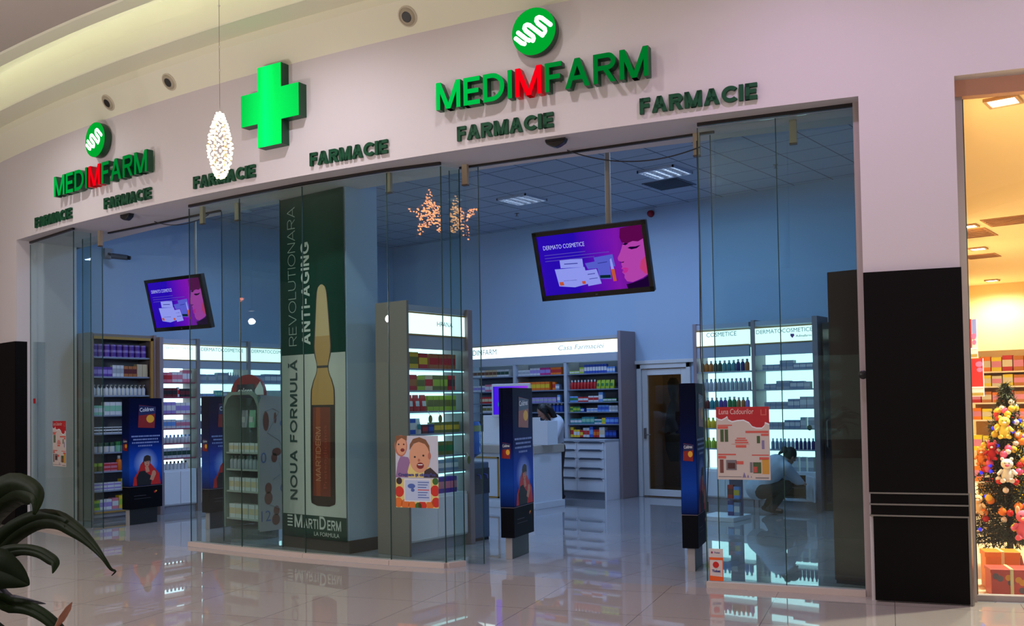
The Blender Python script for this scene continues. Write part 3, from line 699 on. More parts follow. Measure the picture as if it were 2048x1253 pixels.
# ------------------------------------------------------------------ screens
def screen(name, label, c, X, n, W, H, pole_top, pole_r=0.032):
    X = Vector(X).normalized(); N = Vector(n); N = (N - X * N.dot(X)).normalized(); Y = -N; Z = X.cross(Y)
    t = thing(name, label, 'screen', c)
    t.rotation_euler = Matrix(((X.x, Y.x, Z.x), (X.y, Y.y, Z.y), (X.z, Y.z, Z.z))).to_euler()
    m = MB(); m.box(-W / 2, W / 2, -0.005, 0.06, -H / 2, H / 2); m.box(-W / 3, W / 3, 0.06, 0.09, -H / 3, H / 3); m.build('casing', black_m, t, bevel=0.008)
    bz = 0.045
    fr = MB()
    for x0, x1, z0, z1 in ((-W / 2, W / 2, -H / 2, -H / 2 + bz * 1.25), (-W / 2, W / 2, H / 2 - bz, H / 2), (-W / 2, -W / 2 + bz, -H / 2, H / 2), (W / 2 - bz, W / 2, -H / 2, H / 2)): fr.box(x0, x1, -0.016, -0.004, z0, z1)
    fr.build('bezel', mat('glossy black bezel', (10, 10, 12), 0.15), t)
    w0, w1, h0, h1 = -W / 2 + bz, W / 2 - bz, -H / 2 + bz * 1.25, H / 2 - bz
    pm = gradient('displayed violet background', [(0, (92, 20, 190)), (0.10, (40, 6, 176)), (0.45, (34, 6, 178)), (0.68, (96, 14, 176)), (0.85, (122, 20, 170)), (1, (84, 12, 130))], 0, w0, w1, emit=0.62, noise=0.22)
    m = MB(); rect(m, w0, w1, h0, h1, -0.006); p = m.build('picture', pm, t)
    def U(u, v): return (w0 + (w1 - w0) * u, h1 + (h0 - h1) * v)
    def shape(nm, ms, polys):
        q = MB()
        for k, (mi, pts) in enumerate(polys): q.poly([(*[U(*a)[0] for a in [pp]], -0.0066 - 0.00025 * k, U(*pp)[1]) for pp in pts][::-1], mi)
        q.build(nm, ms, p)
    face = glow('displayed skin', (196, 74, 190), 0.75); hair = glow('displayed hair', (112, 12, 96), 0.6); lip = glow('displayed lips', (216, 50, 170), 0.7); dk = glow('displayed dark', (40, 6, 70), 0.5); warm = glow('displayed blush', (214, 66, 128), 0.75)
    shape('portrait', [face, hair, lip, dk, warm], [
        (0, [(1.0, 0.16), (0.83, 0.18), (0.80, 0.30), (0.775, 0.40), (0.742, 0.49), (0.745, 0.535), (0.775, 0.56), (0.768, 0.60), (0.775, 0.64), (0.762, 0.67), (0.785, 0.695), (0.765, 0.73), (0.785, 0.77), (0.78, 0.82), (0.80, 0.885), (0.85, 0.905), (0.90, 0.88), (0.95, 0.85), (1.0, 0.80)]),
        (4, [(1.0, 0.5), (0.95, 0.58), (0.935, 0.70), (0.97, 0.78), (1.0, 0.80)]),
        (1, [(0.80, 0.02), (0.785, 0.16), (0.80, 0.25), (0.85, 0.27), (0.90, 0.245), (0.95, 0.26), (1.0, 0.22), (1.0, 0.0), (0.9, 0.0)]),
        (3, [(0.845, 0.345), (0.88, 0.375), (0.93, 0.365), (0.97, 0.32), (0.92, 0.335), (0.87, 0.33)]), (3, [(0.80, 0.275), (0.83, 0.30), (0.86, 0.275), (0.83, 0.26)]),
        (2, [(0.762, 0.67), (0.80, 0.655), (0.835, 0.675), (0.80, 0.695)]), (2, [(0.77, 0.70), (0.83, 0.69), (0.81, 0.735), (0.78, 0.745)]), (3, [(0.755, 0.565), (0.80, 0.555), (0.79, 0.575)]),
        (3, [(0.79, 0.93), (0.85, 0.915), (0.95, 0.87), (1.0, 0.82), (1.0, 1.0), (0.80, 1.0)])])
    bx = glow('displayed white pack', (150, 160, 250), 0.85); bd = glow('displayed pack shade', (96, 104, 226), 0.75); gr = glow('displayed green', (16, 52, 60), 0.6); og = glow('displayed amber', (206, 92, 60), 0.8)
    shape('product_shot', [bx, bd, gr, og], [
        (0, [(0.19, 0.42), (0.41, 0.44), (0.41, 0.58), (0.19, 0.56)]), (1, [(0.52, 0.44), (0.70, 0.42), (0.71, 0.62), (0.53, 0.60)]), (0, [(0.13, 0.57), (0.42, 0.58), (0.44, 0.86), (0.30, 0.90), (0.15, 0.86)]),
        (1, [(0.43, 0.52), (0.58, 0.50), (0.66, 0.62), (0.45, 0.62)]), (0, [(0.42, 0.64), (0.53, 0.63), (0.56, 0.88), (0.43, 0.90)]), (1, [(0.54, 0.60), (0.66, 0.60), (0.66, 0.82), (0.55, 0.80)]),
        (2, [(0.555, 0.74), (0.655, 0.75), (0.655, 0.80), (0.555, 0.79)]), (3, [(0.155, 0.79), (0.195, 0.79), (0.20, 0.85), (0.16, 0.85)]), (3, [(0.375, 0.81), (0.41, 0.81), (0.41, 0.86), (0.38, 0.86)]), (3, [(0.665, 0.66), (0.70, 0.66), (0.705, 0.86), (0.675, 0.86)]), (0, [(0.668, 0.5), (0.684, 0.48), (0.696, 0.66), (0.668, 0.66)])])
    shape('pack_print', [glow('displayed pack line', (70, 76, 190), 0.6)], [(0, [(0.21, 0.66), (0.38, 0.665), (0.38, 0.685), (0.21, 0.68)]), (0, [(0.19, 0.73), (0.36, 0.735), (0.36, 0.745), (0.19, 0.74)]), (0, [(0.20, 0.77), (0.33, 0.775), (0.33, 0.785), (0.20, 0.78)]), (0, [(0.23, 0.49), (0.36, 0.50), (0.36, 0.515), (0.23, 0.505)]), (0, [(0.44, 0.70), (0.51, 0.695), (0.51, 0.71), (0.44, 0.715)]), (0, [(0.45, 0.78), (0.53, 0.775), (0.53, 0.785), (0.45, 0.79)]), (0, [(0.55, 0.535), (0.64, 0.525), (0.64, 0.54), (0.55, 0.55)])])
    q = MB(); x, z = U(0.05, 0.235); text(q, 'DERMATO COSMETICE', x, -0.0068, z, width=(w1 - w0) * 0.40, height=(h1 - h0) * 0.07); q.build('headline', glow('displayed headline', (190, 196, 250), 0.9), p)
    q = MB()
    for k, (u1, wd_) in enumerate(((0.05, 0.40), (0.05, 0.62), (0.05, 0.48))):
        x, z = U(u1, 0.33 + 0.05 * k); rect(q, x, x + (w1 - w0) * wd_, z, z + 0.007, -0.0068)
    q.build('text_line', glow('displayed small text', (110, 90, 220), 0.6), p)
    q = MB(); text(q, 'LG', 0, -0.0165, -H / 2 + 0.02, height=0.014, centre=True); q.build('badge', mat('silver badge', (130, 130, 136), 0.4), t)
    # mount and pole
    pl_ = MB(); R = t.rotation_euler.to_matrix().inverted(); top = R @ (Vector(pole_top) - Vector(c)); bot = R @ (Vector((pole_top[0], pole_top[1], c[2] - 0.05)) - Vector(c))
    pl_.tube([bot, top], pole_r, 12); pl_.build('ceiling_pole', mat('beige pole', (176, 158, 134), 0.5), t, smooth=True)
    k = MB(); k.box(-0.12, 0.12, 0.085, bot.y + 0.02, -0.12, 0.12); k.build('mount', black_m, t)
screen('hanging_screen', 'tilted wide screen with a woman in profile, hung over the near doorway', (-5.631, 8.52, 3.079), (0.971, 0.238, 0.025), (0.234, -0.921, -0.312), 1.25, 0.744, (-5.60, 8.80, STORE_CEIL))
screen('hanging_screen', 'tilted wide screen hung over the far doorway, partly behind glass', (-12.01, 7.734, 3.074), (0.998, 0.058, -0.011), (0.054, -0.969, -0.241), 1.25, 0.744, (-12.0, 8.02, STORE_CEIL), 0.014)

# ------------------------------------------------------------------ advertising covers of the security gates
navy = gradient('printed cover gradient', [(0, (8, 12, 30)), (0.02, (10, 34, 96)), (0.20, (24, 70, 168)), (0.38, (16, 52, 140)), (0.52, (8, 22, 74)), (0.75, (6, 12, 46)), (1, (5, 9, 34))], 2, 0.53, 1.77, rough=0.5, halo=None)
navy_front = gradient('printed cover gradient with glow', [(0, (8, 12, 30)), (0.02, (12, 40, 120)), (0.22, (30, 84, 190)), (0.40, (18, 58, 156)), (0.52, (10, 28, 92)), (0.75, (8, 18, 64)), (1, (7, 13, 46))], 2, 0.53, 1.77, rough=0.5, halo=(0.0, 0.86, 0.21, (150, 180, 235)))
low_m = mat('cover base print', (9, 10, 18), 0.5, spec=0.1)
red_m = mat('printed red', (190, 26, 22), 0.4); skin_m = mat('printed skin', (196, 140, 112), 0.5); ink_m = mat('printed black', (14, 14, 18), 0.5); hair_pm = mat('printed hair', (44, 28, 20), 0.5)
blue_tx = mat('printed pale blue', (130, 150, 205), 0.5); white_pm = mat('printed white', (215, 218, 225), 0.5); yel_pm = mat('printed yellow', (230, 170, 40), 0.45); red_dk = mat('printed dark red', (140, 18, 20), 0.4)
deep_blue = mat('printed deep blue', (16, 26, 84), 0.4)
def pack_print(parent, cx, cz, w, h, y, rz):
    """the pictured medicine packet"""
    f = lambda x, z: (cx + x * w, y, cz + z * h)
    m = MB()
    m.poly([f(-0.5, -0.46), f(0.42, -0.5), f(0.5, 0.42), f(-0.44, 0.5)], 0); m.poly([(a, b2 - 0.0004, c) for a, b2, c in (f(-0.46, 0.05), f(0.46, 0.12), f(0.49, 0.42), f(-0.44, 0.48))], 1)
    m.poly([(a, y - 0.0008, c) for a, c in ell(cx + 0.18 * w, cz - 0.1 * h, 0.22 * w, 0.17 * h)], 2)
    text(m, 'Coldrex', cx - 0.40 * w, y - 0.0012, cz + 0.20 * h, 3, rot=0.06, width=0.8 * w, height=0.17 * h, bold=0.02)
    return m.build('packet_print', [red_dk, deep_blue, yel_pm, white_pm], parent)
def gate(loc, rz, label, panel_first=True):
    """local y along the passage, narrow end to -y, broad picture side to +x"""
    t = thing('security_gate', label, 'security gate', loc, rz, 'advertising covers on the security gates')
    L, W = 0.56, 0.15
    m = MB(); m.box(-W / 2 + 0.04, W / 2 - 0.04, 0.04, L - 0.06, 0, 0.24); m.build('foot', mat('gate foot', (22, 24, 30), 0.35), t, bevel=0.004)
    m = MB(); m.box(-W / 2 + 0.04, W / 2 - 0.04, 0.028, 0.04, 0, 0.24); m.build('foot_trim', mat('pale grey plastic', (165, 158, 158), 0.4), t)
    m = MB(); m.box(-W / 2, W / 2, 0, L, 0.22, 0.53); m.build('lower_cover', low_m, t, bevel=0.004)
    m = MB(); m.box(-W / 2, W / 2, 0, L, 0.533, 1.77); m.build('upper_cover', navy, t, bevel=0.004)
    m = MB(); m.box(-W / 2 - 0.001, W / 2 + 0.001, -0.001, L + 0.001, 0.529, 0.534); m.build('seam_strip', mat('pale seam', (120, 110, 120), 0.4), t)
    # narrow end: small packet
    pack_print(t, 0.0, 1.12, 0.10, 0.17, -0.003, 0)
    # broad side prints live on a panel turned to face +x
    for sgn in (1, -1):
        m = MB(); rect(m, -L / 2 + 0.003, L / 2 - 0.003, 0.54, 1.765, 0.0)
        p = m.build('picture_panel', navy_front, t, (sgn * (W / 2 + 0.002), L / 2, 0), sgn * PI / 2)
        pr_ = pack_print(p, 0.02, 1.51, 0.30, 0.33, -0.002, 0)
        q = MB()
        for k, wd_ in enumerate((0.48, 0.42, 0.46, 0.26)): 
            for j in range(int(wd_ / 0.03)):
                x0 = -wd_ / 2 + j * 0.03; rect(q, x0, x0 + random.choice((0.024, 0.027, 0.02)), 1.225 - k * 0.045, 1.245 - k * 0.045, -0.002)
        q.build('text_print', blue_tx, p)
        q = MB()
        blob(q, [(-0.22, 0.545), (-0.2, 0.66), (-0.13, 0.74), (-0.09, 0.84), (0.0, 0.93), (0.07, 0.85), (0.14, 0.78), (0.22, 0.70), (0.25, 0.545)], -0.0025, 0)
        blob(q, [(-0.15, 0.545), (-0.16, 0.66), (-0.11, 0.74), (-0.03, 0.75), (0.03, 0.70), (0.10, 0.66), (0.08, 0.545)], -0.003, 1)
        blob(q, ell(0.015, 0.885, 0.062, 0.08), -0.0033, 3); blob(q, ell(0.015, 0.865, 0.047, 0.066), -0.0036, 2)
        blob(q, [(-0.02, 0.80), (0.04, 0.80), (0.06, 0.73), (0.0, 0.72)], -0.0035, 2)
        blob(q, [(-0.05, 0.875), (0.08, 0.885), (0.075, 0.945), (0.03, 0.965), (-0.03, 0.95)], -0.0039, 3)
        for ex in (-0.005, 0.037): blob(q, ell(ex, 0.872, 0.008, 0.005, 8), -0.0041, 1)
        blob(q, ell(0.016, 0.832, 0.017, 0.005, 8), -0.0041, 0); blob(q, [(0.013, 0.868), (0.021, 0.868), (0.025, 0.848), (0.010, 0.848)], -0.0040, 4)
        blob(q, ell(0.13, 0.70, 0.035, 0.045), -0.0040, 2); blob(q, [(0.06, 0.62), (0.12, 0.60), (0.16, 0.68), (0.10, 0.71)], -0.0038, 2)
        q.build('portrait_print', [red_m, ink_m, skin_m, hair_pm, mat('printed skin shade', (170, 112, 88), 0.5)], p)
        q = MB(); rect(q, -0.20, 0.0, 0.40, 0.406, -0.001); rect(q, -0.20, 0.08, 0.36, 0.364, -0.001); q.build('small_print', mat('dim print', (70, 70, 84), 0.5), p)
        q = MB(); blob(q, ell(0.15, 0.44, 0.018, 0.016), -0.001); blob(q, ell(0.17, 0.45, 0.012, 0.012), -0.0014, 1); q.build('badge', [red_m, yel_pm], p)
    return t
def gang(dx, dy): return math.atan2(dy, dx) - PI / 2
g0 = gate((-6.315, 7.88, 0), gang(-0.27, 0.96), 'dark blue advertising security gate cover standing free in the near doorway')
dup(g0, (-4.40, 8.226, 0), gang(-0.32, 0.947), 'dark blue advertising security gate cover behind the glass edge by the gift month pane')
dup(g0, (-12.675, 7.33, 0), gang(-0.12, 0.99), 'dark blue advertising security gate cover before the gold-trimmed cabinet')
dup(g0, (-11.315, 7.69, 0), gang(-0.10, 0.99), 'dark blue advertising security gate cover partly hidden by the baby display')

# ------------------------------------------------------------------ goods on the shelves
PAL = {'white': (205, 208, 212), 'pale grey': (160, 166, 176), 'grey blue': (120, 138, 165), 'cream': (205, 186, 150), 'purple': (86, 50, 150), 'lilac': (150, 130, 200), 'maroon': (96, 22, 28),
       'rust': (176, 104, 50), 'orange': (226, 112, 20), 'yellow': (224, 190, 40), 'lime': (160, 190, 50), 'olive': (110, 112, 44), 'green': (40, 120, 62), 'dark green': (26, 66, 50), 'mint': (130, 190, 160),
       'teal': (40, 130, 140), 'blue': (40, 80, 180), 'sky blue': (100, 150, 215), 'dark blue': (24, 36, 110), 'red': (186, 32, 36), 'pink': (206, 120, 140), 'magenta': (196, 40, 130), 'black': (24, 22, 28),
       'brown': (104, 66, 40), 'amber': (176, 100, 24)}
def pm(c): return mat('pack ' + c, PAL[c], 0.45)
MESHES = {}
def goods_mesh(kind, c1, c2, w, d, h):
    key = (kind, c1, c2, w, d, h)
    if key in MESHES: return MESHES[key]
    m = MB(); r = w / 2
    if kind == 'carton':
        x, y = w / 2, d
        z1, z2 = h * 0.28, h * 0.72
        m.add([(-x, 0, 0), (x, 0, 0), (x, y, 0), (-x, y, 0), (-x, 0, h), (x, 0, h), (x, y, h), (-x, y, h), (-x, 0, z1), (x, 0, z1), (-x, 0, z2), (x, 0, z2)],
              [(0, 3, 2, 1), (4, 5, 6, 7), (1, 2, 6, 5, 11, 9), (2, 3, 7, 6), (3, 0, 8, 10, 4, 7), (0, 1, 9, 8), (10, 11, 5, 4)])
        m.add([(-x, 0, z1), (x, 0, z1), (x, 0, z2), (-x, 0, z2)], [(0, 1, 2, 3)], 1)
    elif kind == 'bottle':
        m.lathe([(r * 0.92, 0), (r, h * 0.03), (r, h * 0.60), (r * 0.85, h * 0.70), (r * 0.42, h * 0.78)], 10, (0, r, 0)); m.lathe([(r * 0.5, h * 0.78), (r * 0.5, h * 0.98), (r * 0.42, h)], 10, (0, r, 0), 1)
    elif kind == 'pump':
        m.lathe([(r * 0.92, 0), (r, h * 0.03), (r, h * 0.58), (r * 0.8, h * 0.68), (r * 0.4, h * 0.72)], 10, (0, r, 0)); m.lathe([(r * 0.4, h * 0.72), (r * 0.4, h * 0.82), (r * 0.12, h * 0.83), (r * 0.12, h * 0.94)], 8, (0, r, 0), 1)
        m.box(-r * 0.2, r * 0.2, -r * 0.2, r * 1.2, h * 0.93, h, 1)
    elif kind == 'jar':
        m.lathe([(r * 0.94, 0), (r, h * 0.05), (r, h * 0.62)], 12, (0, r, 0)); m.lathe([(r * 1.02, h * 0.62), (r * 1.02, h * 0.95), (r * 0.95, h)], 12, (0, r, 0), 1)
    elif kind == 'tin':
        m.lathe([(r, 0), (r, h * 0.12)], 12, (0, r, 0), 1); m.lathe([(r * 0.98, h * 0.12), (r * 0.98, h * 0.75)], 12, (0, r, 0)); m.lathe([(r, h * 0.75), (r, h * 0.96), (r * 0.9, h)], 12, (0, r, 0), 1)
    elif kind == 'tube':
        m.lathe([(r * 0.7, 0), (r * 0.7, h * 0.18)], 10, (0, r, 0), 1)
        vs, fs = [], []
        for k in range(4):
            f = k / 3; zz = h * (0.18 + 0.82 * f); a, c = r * (0.85 + 0.15 * f), r * (0.85 * (1 - f) + 0.06)
            for j in range(10): vs.append((a * math.cos(2 * PI * j / 10), r + c * math.sin(2 * PI * j / 10), zz))
        for k in range(3): fs += [(k * 10 + j, k * 10 + (j + 1) % 10, (k + 1) * 10 + (j + 1) % 10, (k + 1) * 10 + j) for j in range(10)]
        fs += [tuple(range(9, -1, -1)), tuple(range(30, 40))]; m.add(vs, fs, 0)
    elif kind == 'pouch':
        vs, fs = [], []
        for f, ww, dd in ((0, 0.46, 0.5), (0.08, 0.5, 0.55), (0.5, 0.5, 0.4), (0.85, 0.48, 0.14), (1, 0.47, 0.03)):
            for j in range(10):
                a = 2 * PI * j / 10; vs.append((w * ww * math.copysign(abs(math.cos(a)) ** 0.5, math.cos(a)), d * 0.5 + d * dd * math.copysign(abs(math.sin(a)) ** 0.7, math.sin(a)), h * f))
        for k in range(4): fs += [(k * 10 + j, k * 10 + (j + 1) % 10, (k + 1) * 10 + (j + 1) % 10, (k + 1) * 10 + j) for j in range(10)]
        fs += [tuple(range(9, -1, -1)), tuple(range(40, 50))]; m.add(vs, fs, 0)
        m.poly([(-w * 0.3, -d * 0.06, h * 0.3), (w * 0.3, -d * 0.06, h * 0.3), (w * 0.3, d * 0.02, h * 0.62), (-w * 0.3, d * 0.02, h * 0.62)], 1)
    me = m.mesh(kind, [pm(c1), pm(c2)])
    if kind != 'carton': me.shade_smooth(); me.set_sharp_from_angle(angle=0.7)
    MESHES[key] = me
    return me
ORD = 'first second third fourth fifth sixth seventh eighth ninth tenth eleventh twelfth thirteenth fourteenth fifteenth sixteenth'.split()
NOUN = {'carton': 'carton', 'bottle': 'bottle', 'pump': 'pump_bottle', 'jar': 'jar', 'tin': 'tin', 'tube': 'tube', 'pouch': 'pouch'}
def row(unit, shelf, z, u0, u1, axis, face, segs, pre=''):
    """fill one shelf from u0 to u1 (left to right as seen from the aisle); axis 'x': fronts look to -y at y = face; 'y': fronts look to +x at x = face"""
    u = u0; seen = {}
    for sg in segs:
        kind, c1, c2, n, w, h = sg[:6]
        o = sg[6] if len(sg) > 6 else {}
        d = o.get('d', min(w * 1.1, 0.11) if kind == 'carton' else (0.07 if kind == 'pouch' else w)); gap = o.get('gap', 0.006); tiers = o.get('tiers', 1); back = o.get('back', 0.03)
        if kind == 'gap': u += w; continue
        me = goods_mesh(kind, c1, c2, w, d, h)
        for k in range(n):
            if u + w > u1 + 0.005: break
            for j in range(tiers):
                ob = bpy.data.objects.new(pre + NOUN[kind], me); COL.objects.link(ob)
                uu = u + w / 2
                ob.location = (uu, face + back, z + j * h) if axis == 'x' else (face - back, uu, z + j * h)
                ob.rotation_euler = (0, 0, (0 if axis == 'x' else PI / 2) + random.uniform(-0.04, 0.04))
                key = (kind, c1, j); i = seen.get(key, 0); seen[key] = i + 1
                lv = '' if tiers == 1 else (' on the lower layer' if j == 0 else ' on the upper layer')
                nm = NOUN[kind].replace('_', ' ')
                if lv: lb = '%s %s %s from left, %s layer, %s shelf, %s' % (ORD[i], c1, nm, 'lower' if j == 0 else 'upper', shelf, unit)
                else: lb = '%s %s %s from left, %s shelf, %s' % (ORD[i], c1, nm, shelf, unit)
                tag(ob, lb, {'carton': 'box', 'pump': 'bottle'}.get(kind, kind), '%s %ss, %s shelf, %s' % (c1, nm, shelf, unit))
            u += w + gap
def G(w): return ('gap', 'white', 'white', 1, w, 0)
SH = ['top', 'second', 'third', 'fourth', 'fifth', 'sixth', 'seventh', 'eighth', 'ninth']
lit_m = glow('lit shelf back', (196, 242, 255), 2.4)
head_m = glow('lit header', (228, 252, 255), 1.8)
shelf_m = mat('shelf board', (150, 158, 172), 0.35)
def header_text(parent, words_, u0, z, size, axis, face, col):
    """lettering on a lit header; axis as in row()"""
    q = MB()
    for body, du, dz, w in words_: text(q, body, du, 0, dz, width=w, bold=0.0)
    q.build('lettering', col, parent, (u0, face - 0.002, z) if axis == 'x' else (face + 0.002, u0, z), 0 if axis == 'x' else PI / 2)
teal_tx = mat('teal lettering', (60, 150, 165), 0.5)
purple_m = mat('purple emblem', (120, 60, 150), 0.5)

# gold-trimmed cabinet, unlit, by the far doorway
t = thing('display_cabinet', 'tall grey display cabinet with thin gold trim and unlit shelves by the far doorway', 'cabinet', (-14.0, 7.86, 0), PI / 2)
X = lambda s: s + 14.0       # depth into local: local x along +Y of the store, local -y towards +x
W2 = 0.51
m = MB(); m.box(-W2 - 0.035, -W2, -0.43, 0.38, 0, 2.75); m.build('side_panel', greige_m, t, bevel=0.004)
m = MB(); m.box(W2 - 0.04, W2 + 0.003, -0.43, 0.38, 0, 2.75); m.build('side_panel', mauve_m, t, bevel=0.004)
m = MB(); m.box(-W2, W2, 0.02, 0.38, 0.10, 2.70); m.build('back_panel', mat('slate back', (128, 138, 158), 0.6), t)
m = MB(); m.box(-W2, W2, -0.38, 0.38, 2.70, 2.74); m.build('top_panel', greige_m, t)
m = MB(); m.box(-W2, W2, -0.38, 0.3, 0.04, 0.10); m.box(-W2, W2, -0.33, 0.3, 0, 0.04); m.build('plinth', mat('pale plinth', (150, 150, 160), 0.5), t)
m = MB()
for a, c, e, g in ((-W2, W2, 2.66, 2.70), (-W2, W2, 0.10, 0.125), (-W2, -W2 + 0.02, 0.10, 2.70), (W2 - 0.085, W2 - 0.042, 0.10, 2.70)): m.box(a, c, -0.412, -0.385, e, g)
m.build('trim', gold_m, t)
gz = [2.40, 2.11, 1.83, 1.54, 1.27, 0.99, 0.71, 0.43, 0.145]
for z in gz:
    m = MB(); m.box(-W2, W2, -0.37, 0.02, z - 0.022, z); m.build('shelf_board', mat('slate shelf', (136, 146, 168), 0.4), t)
gu = 'gold-trimmed cabinet'; A0, A1, FX = 7.39, 8.31, -13.63
row(gu, SH[0], 2.40, A0, A1, 'y', FX, [('tin', 'purple', 'lilac', 9, 0.092, 0.095, {'tiers': 2})])
row(gu, SH[1], 2.11, A0, A1, 'y', FX, [('carton', 'purple', 'lilac', 4, 0.072, 0.14), ('carton', 'white', 'pale grey', 3, 0.055, 0.17), ('carton', 'rust', 'maroon', 3, 0.065, 0.16), ('carton', 'cream', 'cream', 3, 0.085, 0.19)])
row(gu, SH[2], 1.83, A0, A1, 'y', FX, [('pump', 'white', 'white', 13, 0.06, 0.155)])
row(gu, SH[3], 1.54, A0, A1, 'y', FX, [('carton', 'mint', 'white', 2, 0.085, 0.14), ('carton', 'white', 'mint', 8, 0.082, 0.19)])
row(gu, SH[4], 1.27, A0, A1, 'y', FX, [('carton', 'white', 'black', 5, 0.095, 0.045, {'tiers': 2}), ('bottle', 'white', 'black', 6, 0.045, 0.14)])
row(gu, SH[5], 0.99, A0, A1, 'y', FX, [('jar', 'white', 'dark green', 4, 0.085, 0.14), ('jar', 'mint', 'green', 6, 0.085, 0.15)])
row(gu, SH[6], 0.71, A0, A1, 'y', FX, [('jar', 'olive', 'lime', 2, 0.08, 0.12), ('carton', 'pink', 'red', 2, 0.10, 0.06, {'tiers': 2}), ('bottle', 'orange', 'white', 3, 0.085, 0.22), ('bottle', 'amber', 'white', 2, 0.08, 0.2)])
row(gu, SH[7], 0.43, A0, A1, 'y', FX, [('carton', 'white', 'lilac', 4, 0.105, 0.055, {'tiers': 2}), ('carton', 'yellow', 'lime', 2, 0.10, 0.075, {'tiers': 2}), ('carton', 'white', 'pale grey', 2, 0.10, 0.07, {'tiers': 2})])
row(gu, SH[8], 0.145, A0, A1, 'y', FX, [('carton', 'lime', 'green', 1, 0.10, 0.14), ('carton', 'white', 'lilac', 2, 0.09, 0.15), ('carton', 'pink', 'white', 1, 0.10, 0.16), ('carton', 'yellow', 'lime', 1, 0.09, 0.19), ('carton', 'white', 'mint', 3, 0.10, 0.2)])

# three lit wall bays along the side wall
def lit_bay(name, label, y0, y1, face, shelves, base, axis, depth=0.36, top=2.72, hz=(2.385, 2.61), words_=(), edge=shelf_m, open_base=False):
    """a bay with a glowing header, glowing back and a white base; local x runs left to right, front at local y = 0"""
    w = y1 - y0
    t = thing(name, label, 'cabinet', (face, y0, 0) if axis == 'y' else (y0, face, 0), PI / 2 if axis == 'y' else 0)
    m = MB(); m.box(-0.06, 0, -0.02, depth + 0.04, 0, top); m.build('upright', mauve_m, t, bevel=0.003)
    m = MB(); m.box(0, w, -0.005, depth + 0.03, top - 0.09, top - 0.02); m.build('top_panel', mat('pale blue grey board', (160, 168, 184), 0.5), t)
    m = MB(); m.box(0, w, 0.0, 0.05, hz[0], hz[1]); hd_ = m.build('header', head_m, t)
    if words_: header_text(hd_, words_, 0, hz[0], 0.1, 'x', 0.0, teal_tx)
    m = MB(); m.box(0, w, -0.012, 0.0, hz[1], hz[1] + 0.016); m.box(0, w, -0.012, 0.0, hz[0] - 0.016, hz[0]); m.build('header_trim', gold_m, t)
    m = MB(); m.box(0, w, -0.004, 0.05, shelves[0] + 0.215, hz[0] - 0.016); m.build('rail', mat('pale blue grey board', (160, 168, 184), 0.5), t)
    m = MB(); m.box(0.0, w, depth, depth + 0.03, base, hz[0] - 0.03); m.build('light_panel', lit_m, t)
    m = MB(); m.box(0, w, depth + 0.031, depth + 0.045, 0.05, top - 0.02); m.build('added_back_board', greige_m, t)  # unseen board added to block light leaking from the panel's back
    for z in shelves[:-1] if abs(shelves[-1] - base) < 0.02 else shelves:
        m = MB(); m.box(0.002, w - 0.002, 0.012, depth, z - 0.02, z); m.build('shelf_board', edge, t)
    m = MB(); m.box(0, w, 0, depth + 0.03, 0.12, base) if not open_base else (m.box(0, w * 0.20, 0, depth, 0.12, base), m.box(w * 0.2, w, 0, depth, 0.12, 0.15), m.box(w * 0.2, w, 0, depth, base - 0.05, base), m.box(w * 0.83, w, 0, depth, 0.15, base - 0.05), m.box(w * 0.2, w * 0.83, depth - 0.03, depth, 0.15, base - 0.05))
    m.build('base', white_m, t, bevel=0.003)
    m = MB(); m.box(0, w, 0.03, depth, 0, 0.12); m.build('plinth', mat('pale plinth', (150, 150, 160), 0.5), t)
    if not open_base:
        for a, c in ((0.01, w / 2 - 0.004), (w / 2 + 0.004, w - 0.01)):
            m = MB(); m.box(a, c, -0.016, -0.001, 0.14, base - 0.03); m.build('door', white_m, t, bevel=0.003)
    return t
red_edge = mat('red shelf edge', (150, 60, 84), 0.5)
wz = [2.03, 1.80, 1.54, 1.31, 1.08, 0.85, 0.67]
spec = [('first lit wall bay', 8.43, 9.01, red_edge, 'lit cosmetics bay with red shelf edges next to the gold-trimmed cabinet'), ('second lit wall bay', 9.08, 9.97, shelf_m, 'lit cosmetics bay in the middle of the side wall, bluish packs'), ('third lit wall bay', 10.05, 10.95, shelf_m, 'lit cosmetics bay beside the banner column, farthest along the side wall')]
for k, (u, y0, y1, ed, lb) in enumerate(spec):
    wds = [('DERMATOCOSMETICE', 0.03, 0.145, (y1 - y0) * 0.9)] if k else [('DERMATOCOSMETICE', 0.03, 0.155, (y1 - y0) * 0.85), ('skin care', 0.2, 0.07, 0.16)]
    if k == 0: wds = wds[:1]
    lit_bay('lit_shelf_bay', lb, y0, y1, -13.5, wz, 0.67, 'y', words_=wds, edge=ed)
m = MB(); m.box(-13.9, -13.48, 10.952, 11.0, 0, 2.72); tag(m.build('end_panel_board', mauve_m, bevel=0.003), 'mauve end board closing the row of lit wall bays beyond the column', 'panel')
